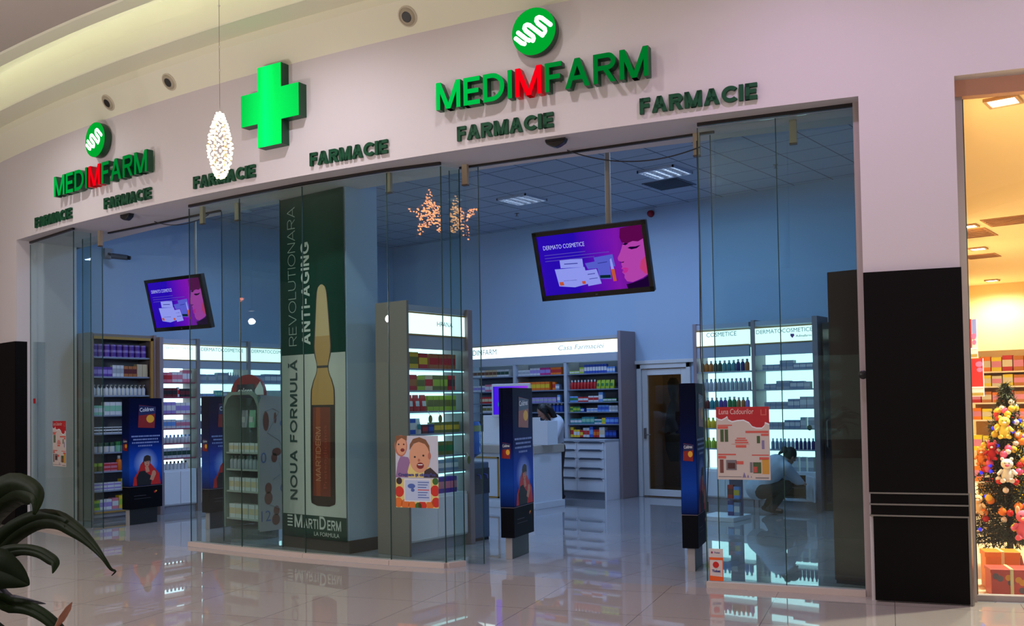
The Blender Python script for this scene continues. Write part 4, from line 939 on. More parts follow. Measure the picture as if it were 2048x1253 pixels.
PB = {0: [[('carton', 'pink', 'red', 2, 0.085, 0.15), ('carton', 'white', 'pink', 2, 0.085, 0.16), ('carton', 'pink', 'white', 2, 0.08, 0.19)],
          [('carton', 'maroon', 'black', 3, 0.085, 0.14), ('carton', 'white', 'red', 1, 0.03, 0.15), ('carton', 'black', 'maroon', 2, 0.1, 0.13)],
          [('carton', 'lilac', 'white', 3, 0.075, 0.18), ('carton', 'white', 'lilac', 3, 0.08, 0.17)],
          [('carton', 'white', 'sky blue', 3, 0.075, 0.14), ('carton', 'white', 'pink', 3, 0.08, 0.13)],
          [('bottle', 'white', 'sky blue', 8, 0.06, 0.13)], [('carton', 'white', 'dark green', 6, 0.08, 0.15)], [('bottle', 'white', 'black', 7, 0.06, 0.13)]],
      1: [[G(0.02), ('carton', 'grey blue', 'pale grey', 1, 0.12, 0.13), G(0.04), ('carton', 'grey blue', 'pale grey', 1, 0.13, 0.13), G(0.04), ('carton', 'grey blue', 'pale grey', 2, 0.09, 0.16), ('bottle', 'grey blue', 'white', 5, 0.04, 0.17)],
          [('carton', 'pale grey', 'sky blue', 4, 0.07, 0.05), ('carton', 'teal', 'mint', 3, 0.045, 0.10), ('carton', 'grey blue', 'white', 5, 0.075, 0.08)],
          [('carton', 'grey blue', 'white', 8, 0.09, 0.12)], [('bottle', 'grey blue', 'white', 12, 0.06, 0.15)], [('carton', 'sky blue', 'white', 8, 0.09, 0.12)], [('carton', 'white', 'pale grey', 8, 0.09, 0.14)]],
      2: [[('carton', 'grey blue', 'pale grey', 3, 0.10, 0.13), ('carton', 'grey blue', 'white', 3, 0.12, 0.15), ('carton', 'pale grey', 'grey blue', 1, 0.10, 0.10)], [('carton', 'grey blue', 'white', 8, 0.09, 0.10)],
          [('carton', 'sky blue', 'white', 8, 0.09, 0.12)]]}
for k, (u, y0, y1, ed, lb) in enumerate(spec):
    for j, segs in enumerate(PB[k]): row(u, SH[j], wz[j], y0 + 0.015, y1 - 0.015, 'y', -13.52, segs, 'skincare_')

# baby food cabinet in the middle: side board to the front, lit front to the right
bz = [2.01, 1.77, 1.54, 1.29, 1.04, 0.86, 0.61]
t = lit_bay('lit_food_cabinet', 'lit baby food cabinet standing end-on behind the baby poster pane', 7.48, 8.50, -7.40, bz, 0.61, 'y', depth=0.34, words_=[('HRANA', 0.55, 0.10, 0.26)])
for ch in list(t.children):
    if ch.name.startswith('upright'): bpy.data.objects.remove(ch)
m = MB(); m.box(-0.035, 0.0, -0.10, 0.38, 0, 2.73); m.build('side_panel', greige_m, t, bevel=0.004)
m = MB(); m.box(1.02, 1.10, -0.05, 0.38, 0, 2.70); m.build('side_panel', mauve_m, t, bevel=0.004)
for z in bz[:-1]:
    m = MB(); m.box(0.01, 1.01, 0.014, 0.05, z - 0.034, z - 0.021); m.build('shelf_light', glow('shelf edge light', (190, 245, 255), 1.6), t)
HR = [[('carton', 'yellow', 'olive', 2, 0.14, 0.18), ('carton', 'red', 'yellow', 1, 0.14, 0.17), ('gap', 'white', 'white', 1, 0.03, 0), ('carton', 'rust', 'red', 3, 0.14, 0.17)],
      [('carton', 'olive', 'green', 1, 0.13, 0.17), ('carton', 'red', 'rust', 1, 0.12, 0.17), ('carton', 'lime', 'olive', 1, 0.12, 0.16), ('carton', 'cream', 'red', 1, 0.12, 0.17), ('carton', 'olive', 'lime', 2, 0.12, 0.17), ('carton', 'red', 'maroon', 2, 0.12, 0.17)],
      [('pouch', 'red', 'white', 4, 0.10, 0.18), ('carton', 'lime', 'olive', 6, 0.09, 0.17)],
      [('carton', 'blue', 'white', 2, 0.11, 0.17), ('pouch', 'white', 'teal', 1, 0.10, 0.17), ('carton', 'maroon', 'red', 1, 0.09, 0.10), ('carton', 'dark blue', 'blue', 1, 0.09, 0.10), ('carton', 'olive', 'yellow', 4, 0.10, 0.12)],
      [('carton', 'sky blue', 'white', 3, 0.10, 0.16), ('carton', 'olive', 'green', 5, 0.10, 0.15)], [('carton', 'teal', 'white', 4, 0.11, 0.12), ('carton', 'grey blue', 'white', 4, 0.11, 0.12)],
      [('carton', 'dark blue', 'sky blue', 5, 0.11, 0.19), ('carton', 'purple', 'pink', 4, 0.10, 0.18)]]
for j, segs in enumerate(HR): row('baby food cabinet', SH[j], bz[j], 7.50, 8.48, 'y', -7.43, segs, 'food_')
t = thing('shelf_wobbler', 'small green leaf tag hanging on the baby food cabinet, higher one', 'tag', (-7.37, 7.86, 1.45), PI / 2)
m = MB(); m.prism(ell(0, 0, 0.03, 0.045), -0.012, -0.008, 'y'); m.build('tag_plate', pm('olive'), t)
m = MB(); m.tube([(0, 0.03, 0.09), (0, -0.01, 0.04)], 0.003, 6); m.build('clip', steel_m, t)
dup(t, (-7.37, 8.02, 1.45), PI / 2, 'small green leaf tag hanging on the baby food cabinet, second from the side board')
dup(t, (-7.34, 8.46, 0.97), PI / 2, 'small green leaf tag at the far end of the baby food cabinet, lowest one')

# water cooler beyond it
t = thing('water_cooler', 'grey water cooler with a blue bottle behind the baby food cabinet', 'water cooler', (-7.60, 8.80, 0), PI / 2)
m = MB(); m.box(-0.16, 0.16, -0.15, 0.17, 0.03, 0.92); m.build('body', mat('cooler grey', (70, 92, 118), 0.4), t, bevel=0.012)
m = MB(); m.box(-0.16, 0.16, -0.155, -0.15, 0.55, 0.85); m.build('tap_recess', mat('cooler dark', (34, 44, 60), 0.4), t)
for x in (-0.06, 0.06):
    m = MB(); m.tube([(x, -0.15, 0.78), (x, -0.20, 0.77), (x, -0.205, 0.73)], 0.012, 8); m.build('tap', mat('tap blue', (60, 80, 160), 0.4), t)
m = MB(); m.box(-0.15, 0.15, -0.14, 0.16, 0, 0.03); m.build('base', black_m, t)
m = MB(); m.lathe([(0.04, 0.92), (0.05, 0.97), (0.125, 1.02), (0.13, 1.05), (0.124, 1.10), (0.13, 1.12), (0.13, 1.24), (0.124, 1.26), (0.13, 1.28), (0.13, 1.36), (0.11, 1.40)], 20)
m.build('water_bottle', mat('blue bottle plastic', (60, 120, 205), 0.12, spec=0.8), t, smooth=True)
m = MB(); m.lathe([(0.132, 1.285), (0.132, 1.355)], 20); m.build('bottle_label', mat('bottle label', (150, 170, 110), 0.5), t, smooth=True)

# back rack behind the counter: one long wall unit
t = thing('pharmacy_wall_rack', 'long white medicine rack with a bright header on the back wall', 'rack', (-12.1, 13.92, 0))
RW = 12.1 - 8.695; D = 0.42
m = MB(); m.box(RW, RW + 0.06, -0.06, D, 0, 2.80); m.build('side_panel', mauve_m, t, bevel=0.004)
m = MB(); m.box(0, RW, 0, D, 2.68, 2.74); m.box(0, RW, -0.005, 0.05, 2.31, 2.45); m.build('rail', mat('rack white', (170, 178, 190), 0.5), t)
m = MB(); m.box(0, RW, 0.0, 0.06, 2.455, 2.67); h_ = m.build('header', head_m, t)
m = MB(); text(m, 'MEDIMFARM', 0, 0, 0, width=0.75, height=0.10); m.build('lettering', mat('pale teal lettering', (120, 205, 200), 0.5), h_, (0.0, -0.002, 0.0 + 2.52))
m = MB(); text(m, 'Casa Farmaciei', 0, 0, 0, width=0.95, height=0.085, shear=0.25); m.build('lettering', mat('pale sage lettering', (190, 220, 205), 0.5), h_, (RW - 1.25, -0.002, 2.53))
m = MB(); m.box(0, RW, -0.012, 0.0, 2.67, 2.685); m.build('header_trim', gold_m, t)
m = MB(); m.box(0, RW, D - 0.03, D, 0.95, 2.32); m.build('back_panel', mat('slate blue back', (92, 106, 130), 0.6), t)
for x in (1.16, 2.29): 
    m = MB(); m.box(x - 0.03, x + 0.03, -0.005, D, 0.99, 2.32); m.build('divider', mat('rack white', (170, 178, 190), 0.5), t, bevel=0.003)
kz = [2.11, 1.84, 1.62, 1.45, 1.24, 1.01]
for z in kz[:-1]:
    m = MB(); m.box(0, RW, 0.02, D - 0.03, z - 0.02, z); m.build('shelf_board', mat('rack shelf', (112, 124, 146), 0.5), t)
secs = {'rear rack beside the doors side': None}
BK = {'rack section beside staff door': (-9.76, -8.78, [
        [('carton', 'lime', 'white', 2, 0.10, 0.05, {'tiers': 1}), ('carton', 'lime', 'cream', 1, 0.09, 0.11), ('carton', 'blue', 'white', 8, 0.052, 0.15), ('carton', 'sky blue', 'white', 4, 0.05, 0.10)],
        [('bottle', 'red', 'white', 8, 0.062, 0.16), ('pouch', 'lime', 'green', 4, 0.085, 0.15)],
        [('carton', 'sky blue', 'green', 2, 0.08, 0.10), ('carton', 'red', 'white', 2, 0.10, 0.085), ('carton', 'white', 'red', 2, 0.10, 0.10), ('carton', 'sky blue', 'white', 1, 0.08, 0.16), ('carton', 'green', 'white', 4, 0.085, 0.055)],
        [('carton', 'lime', 'green', 1, 0.06, 0.09), ('carton', 'green', 'lime', 2, 0.07, 0.09), ('carton', 'blue', 'white', 1, 0.07, 0.06), G(0.05), ('carton', 'white', 'sky blue', 3, 0.07, 0.06), ('carton', 'sky blue', 'blue', 3, 0.07, 0.11), ('carton', 'white', 'pale grey', 3, 0.055, 0.10)],
        [('carton', 'teal', 'white', 3, 0.075, 0.09), ('carton', 'teal', 'mint', 3, 0.08, 0.12), ('carton', 'white', 'teal', 2, 0.07, 0.08), ('carton', 'yellow', 'lime', 1, 0.07, 0.10), ('carton', 'blue', 'sky blue', 3, 0.08, 0.11)],
        [('carton', 'yellow', 'red', 1, 0.06, 0.17), ('carton', 'yellow', 'white', 2, 0.06, 0.13), ('carton', 'red', 'yellow', 1, 0.06, 0.12), ('carton', 'white', 'red', 2, 0.06, 0.16), ('carton', 'blue', 'sky blue', 1, 0.07, 0.18), ('carton', 'red', 'orange', 2, 0.055, 0.13), ('carton', 'white', 'cream', 1, 0.11, 0.17), ('carton', 'dark blue', 'blue', 3, 0.07, 0.12), ('carton', 'orange', 'red', 1, 0.06, 0.09)]]),
      'rack section above bending person': (-10.90, -9.84, [
        [('carton', 'white', 'pale grey', 3, 0.085, 0.10), ('carton', 'white', 'lilac', 3, 0.07, 0.13), ('carton', 'magenta', 'lilac', 2, 0.11, 0.13), ('carton', 'orange', 'red', 2, 0.11, 0.13)],
        [('carton', 'orange', 'yellow', 7, 0.095, 0.15), G(0.06), ('carton', 'orange', 'red', 1, 0.06, 0.14), ('carton', 'grey blue', 'white', 1, 0.08, 0.10)],
        [G(0.3), ('carton', 'lilac', 'pale grey', 6, 0.085, 0.09), G(0.02), ('carton', 'sky blue', 'white', 1, 0.06, 0.13)],
        [G(0.55), ('carton', 'brown', 'rust', 1, 0.10, 0.11), ('bottle', 'blue', 'white', 4, 0.075, 0.16)],
        [G(0.6), ('carton', 'blue', 'sky blue', 2, 0.09, 0.13), ('carton', 'green', 'white', 2, 0.08, 0.12)], [G(0.7), ('carton', 'white', 'green', 2, 0.09, 0.10)]]),
      'rack section behind violet monitor': (-12.05, -10.98, [
        [('carton', 'white', 'brown', 4, 0.085, 0.13), ('carton', 'cream', 'brown', 3, 0.09, 0.13), ('carton', 'white', 'dark green', 3, 0.09, 0.13)],
        [('carton', 'white', 'lilac', 4, 0.085, 0.11), ('carton', 'pink', 'white', 2, 0.10, 0.13), ('carton', 'sky blue', 'white', 2, 0.09, 0.11), ('carton', 'green', 'blue', 2, 0.09, 0.12)],
        [G(0.25), ('carton', 'red', 'cream', 4, 0.09, 0.12), ('carton', 'cream', 'red', 3, 0.10, 0.12)], [G(0.3), ('carton', 'white', 'olive', 3, 0.09, 0.12), ('carton', 'cream', 'black', 3, 0.10, 0.12)],
        [G(0.3), ('carton', 'cream', 'olive', 2, 0.1, 0.12)]])}
for u, (a, c, rows_) in BK.items():
    for j, segs in enumerate(rows_): row(u, SH[j], kz[j], a, c, 'x', 13.95, segs, 'medicine_')
# drawer unit with worktop below the rack
t = thing('drawer_unit', 'white drawer unit under the back rack, grey bevelled grips', 'cabinet', (-11.9, 13.47, 0))
t['label'] = 'white drawer unit under the back rack with long grey grips'
DW = 11.9 - 8.705
m = MB(); m.box(0, DW - 0.02, 0.0, 0.88, 0.13, 0.945); m.box(DW - 0.03, DW, -0.01, 0.44, 0, 0.95); m.build('carcass', white_m, t)
m = MB(); m.box(-0.02, DW, -0.03, 0.44, 0.95, 0.99); m.build('worktop', mat('pale worktop', (168, 176, 186), 0.3), t, bevel=0.004)
m = MB(); m.box(0, DW - 0.03, 0.02, 0.4, 0, 0.13); m.build('plinth', mat('grey plinth', (110, 116, 128), 0.5), t)
dz = [(0.82, 0.94), (0.68, 0.81), (0.52, 0.67), (0.355, 0.51), (0.14, 0.345)]
for x0, x1 in ((DW - 1.38, DW - 0.93), (DW - 0.92, DW - 0.58), (DW - 0.565, DW - 0.035)):
    for z0, z1 in dz:
        m = MB(); m.box(x0, x1, -0.018, -0.001, z0 + 0.004, z1 - 0.004); dr = m.build('drawer', white_m, t, bevel=0.003)
        m = MB(); w = x1 - x0; m.prism([(x0 + w * 0.06, z1 - 0.008), (x0 + w * 0.94, z1 - 0.008), (x0 + w * 0.86, z1 + 0.022), (x0 + w * 0.14, z1 + 0.022)], -0.030, -0.012, 'y'); m.build('grip', mat('grey grip', (84, 90, 102), 0.4), dr)

# cosmetics bays on the back wall at the right
rz_ = [2.05, 1.76, 1.48, 1.18, 0.87, 0.55]
lit_bay('lit_shelf_bay', 'lit cosmetics bay with coloured bottles, beside the staff door', -7.14, -6.27, 13.7, rz_, 0.55, 'x', depth=0.36, top=2.80, hz=(2.45, 2.67), words_=[('COSMETICE', 0.17, 0.135, 0.50)])
bb = lit_bay('lit_shelf_bay', 'lit cosmetics bay with pale cartons, above the crouching person', -6.17, -5.29, 13.7, rz_, 0.55, 'x', depth=0.36, top=2.80, hz=(2.45, 2.67), words_=[('DERMATOCOSMETICE', 0.02, 0.135, 0.86)], open_base=True)
m = MB(); m.box(0.88, 0.96, -0.02, 0.4, 0, 2.80); m.build('upright', mauve_m, bb, bevel=0.003)
hd = [c for c in bb.children if c.name.startswith('header') and 'trim' not in c.name][0]
m = MB(); m.poly([(0.55, -0.003, 2.53), (0.58, -0.003, 2.50), (0.61, -0.003, 2.535), (0.605, -0.003, 2.56), (0.55, -0.003, 2.565)]); m.build('emblem', purple_m, hd)
m = MB(); text(m, 'Adivafarm', 0.63, -0.002, 2.51, width=0.235, height=0.035, bold=0.01); m.build('lettering', mat('dark lettering', (60, 60, 110), 0.5), hd)
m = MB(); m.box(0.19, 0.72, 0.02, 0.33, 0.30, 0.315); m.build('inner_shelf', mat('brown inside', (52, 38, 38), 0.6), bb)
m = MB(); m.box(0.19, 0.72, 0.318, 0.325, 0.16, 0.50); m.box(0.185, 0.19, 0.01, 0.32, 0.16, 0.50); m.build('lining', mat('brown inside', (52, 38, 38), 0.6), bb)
m = MB(); m.T = Matrix.Translation((0.735, -0.004, 0)) @ Matrix.Rotation(-0.95, 4, 'Z'); m.box(0.0, 0.44, -0.009, 0.009, 0.15, 0.50); m.build('door', white_m, bb, bevel=0.003)
CA = [[('bottle', 'amber', 'white', 3, 0.066, 0.17), ('bottle', 'dark green', 'white', 2, 0.07, 0.17), ('bottle', 'teal', 'white', 3, 0.07, 0.17), ('bottle', 'dark blue', 'white', 2, 0.066, 0.18), ('bottle', 'rust', 'grey blue', 2, 0.07, 0.18)],
      [('bottle', 'pale grey', 'grey blue', 12, 0.064, 0.18)], [('bottle', 'maroon', 'white', 2, 0.066, 0.17), ('bottle', 'teal', 'white', 2, 0.07, 0.17), ('bottle', 'purple', 'white', 2, 0.066, 0.17), ('bottle', 'green', 'white', 2, 0.07, 0.18), ('bottle', 'rust', 'white', 2, 0.066, 0.17), ('bottle', 'lilac', 'white', 2, 0.066, 0.17)],
      [('bottle', 'yellow', 'lime', 4, 0.07, 0.16), ('bottle', 'blue', 'white', 3, 0.07, 0.17), ('bottle', 'lime', 'green', 4, 0.066, 0.18)], [('bottle', 'lime', 'yellow', 4, 0.07, 0.16), ('bottle', 'sky blue', 'white', 7, 0.066, 0.17)]]
for j, segs in enumerate(CA): row('cosmetics bay beside staff door', SH[j], rz_[j], -7.12, -6.28, 'x', 13.72, segs, 'cosmetic_')
CB = [[G(0.06), ('carton', 'grey blue', 'pale grey', 3, 0.085, 0.075), ('carton', 'pale grey', 'grey blue', 2, 0.10, 0.13), ('carton', 'grey blue', 'white', 4, 0.09, 0.085)],
      [G(0.08), ('carton', 'grey blue', 'pale grey', 2, 0.09, 0.08), ('carton', 'pale grey', 'grey blue', 2, 0.10, 0.12), ('carton', 'grey blue', 'white', 2, 0.10, 0.11), ('carton', 'pale grey', 'white', 2, 0.09, 0.10)],
      [G(0.08), ('carton', 'pale grey', 'grey blue', 4, 0.085, 0.09), ('carton', 'grey blue', 'white', 2, 0.085, 0.13), ('carton', 'pale grey', 'white', 2, 0.10, 0.16)],
      [G(0.02), ('carton', 'pale grey', 'grey blue', 4, 0.085, 0.09), ('carton', 'grey blue', 'white', 3, 0.075, 0.12), ('carton', 'pale grey', 'white', 1, 0.075, 0.16), G(0.03), ('carton', 'white', 'pale grey', 1, 0.10, 0.16)],
      [('bottle', 'grey blue', 'white', 2, 0.05, 0.17), G(0.05), ('bottle', 'grey blue', 'white', 6, 0.055, 0.16), ('bottle', 'dark blue', 'pale grey', 5, 0.055, 0.165)],
      [G(0.38), ('carton', 'pale grey', 'white', 4, 0.085, 0.21, {'gap': 0.03})]]
for j, segs in enumerate(CB): row('bay above crouching person', SH[j], rz_[j], -6.15, -5.30, 'x', 13.72, segs, 'cosmetic_')
t = thing('shelf_wobbler', 'small green leaf tag at the end of the fourth shelf above the crouching person', 'tag', (-5.36, 13.69, 1.19))
m = MB(); m.prism(ell(0, 0, 0.035, 0.04), -0.012, -0.008, 'y'); m.build('tag_plate', pm('dark green'), t)
m = MB(); m.tube([(0, 0.03, -0.005), (0, -0.01, 0.0)], 0.003, 6); m.build('clip', steel_m, t)
# dark tall fridge beyond the bays and the end board near the glass
t = thing('dark_tall_cabinet', 'dark tall glass-fronted cabinet past the pale carton bay', 'cabinet', (-4.85, 13.75, 0))
m = MB(); m.box(-0.32, 0.30, 0, 0.5, 0, 2.70); m.build('body', mat('dark cabinet', (32, 30, 36), 0.4), t, bevel=0.005)
m = MB(); m.box(-0.30, 0.28, -0.015, -0.002, 0.1, 2.6); m.build('door', mat('dark glass door', (24, 28, 38), 0.1), t)
m = MB(); m.tube([(-0.26, -0.02, 0.9), (-0.26, -0.05, 0.92), (-0.26, -0.05, 1.28), (-0.26, -0.02, 1.3)], 0.012, 8); m.build('handle', steel_m, t)
t = thing('side_cabinet', 'tall brown-grey cabinet end standing behind the last glass pane by the dark pillar', 'cabinet', (-2.86, 8.40, 0))
m = MB(); m.box(-0.24, 0.20, 0, 0.03, 0.03, 2.71); m.build('end_board', mat('brown grey board', (80, 50, 48), 0.6, spec=0.2), t, bevel=0.004)
m = MB(); m.prism([(-0.20, 0.03), (0.16, 0.03), (-0.44, 2.2), (-0.80, 2.2)], 0.03, 2.68); m.build('carcass', greige_m, t)
m = MB(); m.box(-0.23, 0.19, 0.01, 0.05, 0, 0.03); m.build('plinth', black_m, t)

# ------------------------------------------------------------------ counter
cw = mat('counter white', (218, 226, 234), 0.35)
t = thing('service_counter', 'white service counter with a beige top edge and brass outlined front panel', 'counter', (-9.9, 11.77, 0))
m = MB(); m.box(-1.2, 1.0, 0.0, 0.72, 0.10, 0.84); m.build('body', cw, t, bevel=0.004)
m = MB(); m.box(-1.22, 1.03, -0.03, 0.76, 0.84, 0.97); m.build('countertop', mat('beige top', (176, 168, 156), 0.35), t, bevel=0.008)
m = MB(); m.box(-1.22, 1.03, -0.025, 0.75, 0, 0.10); m.build('plinth', cw, t, bevel=0.004)
m = MB()
for a, c, e, g in ((-0.9, 0.32, 0.76, 0.785), (-0.9, 0.32, 0.145, 0.17), (-0.9, -0.87, 0.145, 0.785), (0.29, 0.32, 0.145, 0.785)): m.box(a, c, -0.012, -0.001, e, g)
m.build('brass_frame', gold_m, t)
t = thing('counter_screen', 'stepped white privacy screen standing on the service counter', 'screen panel', (-9.0, 11.95, 0.97))
m = MB(); m.prism([(-0.16, 0), (0.24, 0), (0.24, 0.37), (0.09, 0.37), (0.09, 0.42), (-0.16, 0.42)], -0.012, 0.012, 'y'); m.build('front_panel', cw, t, bevel=0.003)
m = MB(); m.box(0.22, 0.24, 0.012, 0.25, 0, 0.37); m.build('side_panel', cw, t, bevel=0.003)
t = thing('counter_screen', 'taller white privacy screen under the violet monitor on the service counter', 'screen panel', (-9.75, 11.95, 0.97))
m = MB(); m.box(-0.28, 0.48, -0.012, 0.012, 0, 0.46); m.build('front_panel', cw, t, bevel=0.003)
m = MB(); m.box(-0.5, -0.28, 0.0, 0.02, 0, 0.2); m.build('side_panel', cw, t, bevel=0.003)
t = thing('monitor', 'white framed monitor with a violet picture on the service counter', 'monitor', (-9.42, 11.86, 1.40), 0.12)
m = MB(); m.box(-0.33, 0.36, -0.005, 0.04, 0.0, 0.52); m.build('casing', mat('white casing', (205, 208, 216), 0.35), t, bevel=0.008)
m = MB(); rect(m, -0.30, 0.33, 0.04, 0.48, -0.007); p = m.build('picture', gradient('violet picture', [(0, (60, 20, 200)), (0.5, (96, 40, 215)), (1, (150, 60, 200))], 0, -0.3, 0.33, emit=0.7), t)
m = MB(); blob(m, ell(-0.16, 0.20, 0.05, 0.06), -0.008); m.build('picture_detail', glow('teal detail', (40, 170, 190), 0.6), p)
m = MB(); m.box(-0.04, 0.04, 0.02, 0.05, -0.43, 0.1); m.build('stand', mat('white casing', (205, 208, 216), 0.35), t)
t = thing('cash_register', 'black cash register on the service counter behind the water bottle', 'cash register', (-10.42, 12.15, 0.97))
m = MB(); m.prism([(-0.16, 0), (0.16, 0), (0.16, 0.10), (0.02, 0.16), (-0.16, 0.16)], -0.18, 0.18, 'x'); m.build('body', black_m, t, bevel=0.006)
m = MB(); m.box(-0.10, 0.10, 0.05, 0.08, 0.16, 0.36); m.build('display', mat('dark green display', (24, 34, 30), 0.3), t)
m = MB(); m.box(0.09, 0.16, -0.02, 0.0, 0.15, 0.30); m.build('receipt', white_pm, t)

# ------------------------------------------------------------------ people
skin = mat('skin', (176, 128, 108), 0.5); hair = mat('black hair', (14, 11, 12), 0.45); coat_m = mat('white coat cloth', (188, 196, 208), 0.8, bump=0.15, nscale=25); trouser_m = mat('dark trousers', (38, 30, 30), 0.85); shoe_m = mat('dark shoes', (22, 20, 22), 0.5)
def skin_geo(pts, edges, radii, sub=2, root=0):
    """tapered limbs between joints, to be fused into one surface"""
    rr = [(sum(r) / 2 if hasattr(r, '__len__') else r) for r in radii]; mb = MB(); n = 12 if max(rr) > 0.03 else 8
    for i, p in enumerate(pts): mb.sphere(tuple(p), rr[i], n, n * 2 // 3)
    for i, j in edges:
        A, B = Vector(pts[i]), Vector(pts[j])
        if (B - A).length > 1e-4: mb.tube([A.lerp(B, k / 4) for k in range(5)], [rr[i] + (rr[j] - rr[i]) * k / 4 for k in range(5)], n)
    return mb.v, mb.f
def fuse(mb, name, m, parent, voxel=0.011, soft=6):
    """one continuous surface from overlapping pieces"""
    tmp = mb.build('pieces', m)
    r = tmp.modifiers.new('fuse', 'REMESH'); r.mode = 'VOXEL'; r.voxel_size = voxel; r.use_smooth_shade = True
    s = tmp.modifiers.new('soften', 'SMOOTH'); s.factor = 0.5; s.iterations = soft
    e = bpy.data.meshes.new_from_object(tmp.evaluated_get(bpy.context.evaluated_depsgraph_get()))
    old = tmp.data; bpy.data.objects.remove(tmp); bpy.data.meshes.remove(old)
    e.name = name
    if not e.materials: e.materials.append(m)
    o = bpy.data.objects.new(name, e); COL.objects.link(o); o.parent = parent
    return o
def hand(mb, w, d, side):
    """five bent fingers from a palm: w wrist, d direction of the hand, side = palm sideways direction"""
    w, d, side = Vector(w), Vector(d).normalized(), Vector(side).normalized(); up = d.cross(side).normalized()
    vs, fs = skin_geo([w, w + d * 0.04, w + d * 0.085], [(0, 1), (1, 2)], [0.024, (0.036, 0.017), (0.036, 0.014)], 1); mb.add(vs, fs)
    for k, ln in enumerate((0.062, 0.075, 0.08, 0.07, 0.055)):
        if k == 0: a = w + d * 0.03 + side * 0.03; dirs = [(d * 0.6 + side * 0.7).normalized(), (d * 0.9 + side * 0.25).normalized(), d]
        else: a = w + d * 0.08 + side * (0.027 - 0.018 * (k - 1)); dirs = [d, (d - up * 0.35).normalized(), (d - up * 0.8).normalized()]
        pts = [a]
        for q, f in zip(dirs, (0.45, 0.32, 0.25)): pts.append(pts[-1] + q * ln * f)
        vs, fs = skin_geo(pts, [(0, 1), (1, 2), (2, 3)], [0.0095, 0.009, 0.0085, 0.0065], 1); mb.add(vs, fs)
def head(mb, c, fwd, up):
    c, fwd, up = Vector(c), Vector(fwd).normalized(), Vector(up); side = fwd.cross(up).normalized(); up = side.cross(fwd).normalized()
    def at(a, b2, d): return c + side * a + fwd * b2 + up * d
    M = Matrix((side, fwd, up)).transposed()
    s = MB(); s.sphere((0, 0, 0.02), (0.073, 0.092, 0.10), 20, 14); s.sphere((0, 0.035, -0.055), (0.05, 0.05, 0.06), 16, 10)
    s.sphere((0, 0.10, -0.012), (0.012, 0.018, 0.022), 8, 6); s.sphere((0, 0.085, -0.052), (0.024, 0.012, 0.008), 10, 6)
    for q in (-1, 1): s.sphere((q * 0.074, -0.005, -0.005), (0.010, 0.02, 0.03), 8, 6); s.sphere((q * 0.03, 0.083, 0.018), (0.016, 0.008, 0.008), 8, 6)
    mb.add([c + M @ Vector(v) for v in s.v], s.f)
    return at, M
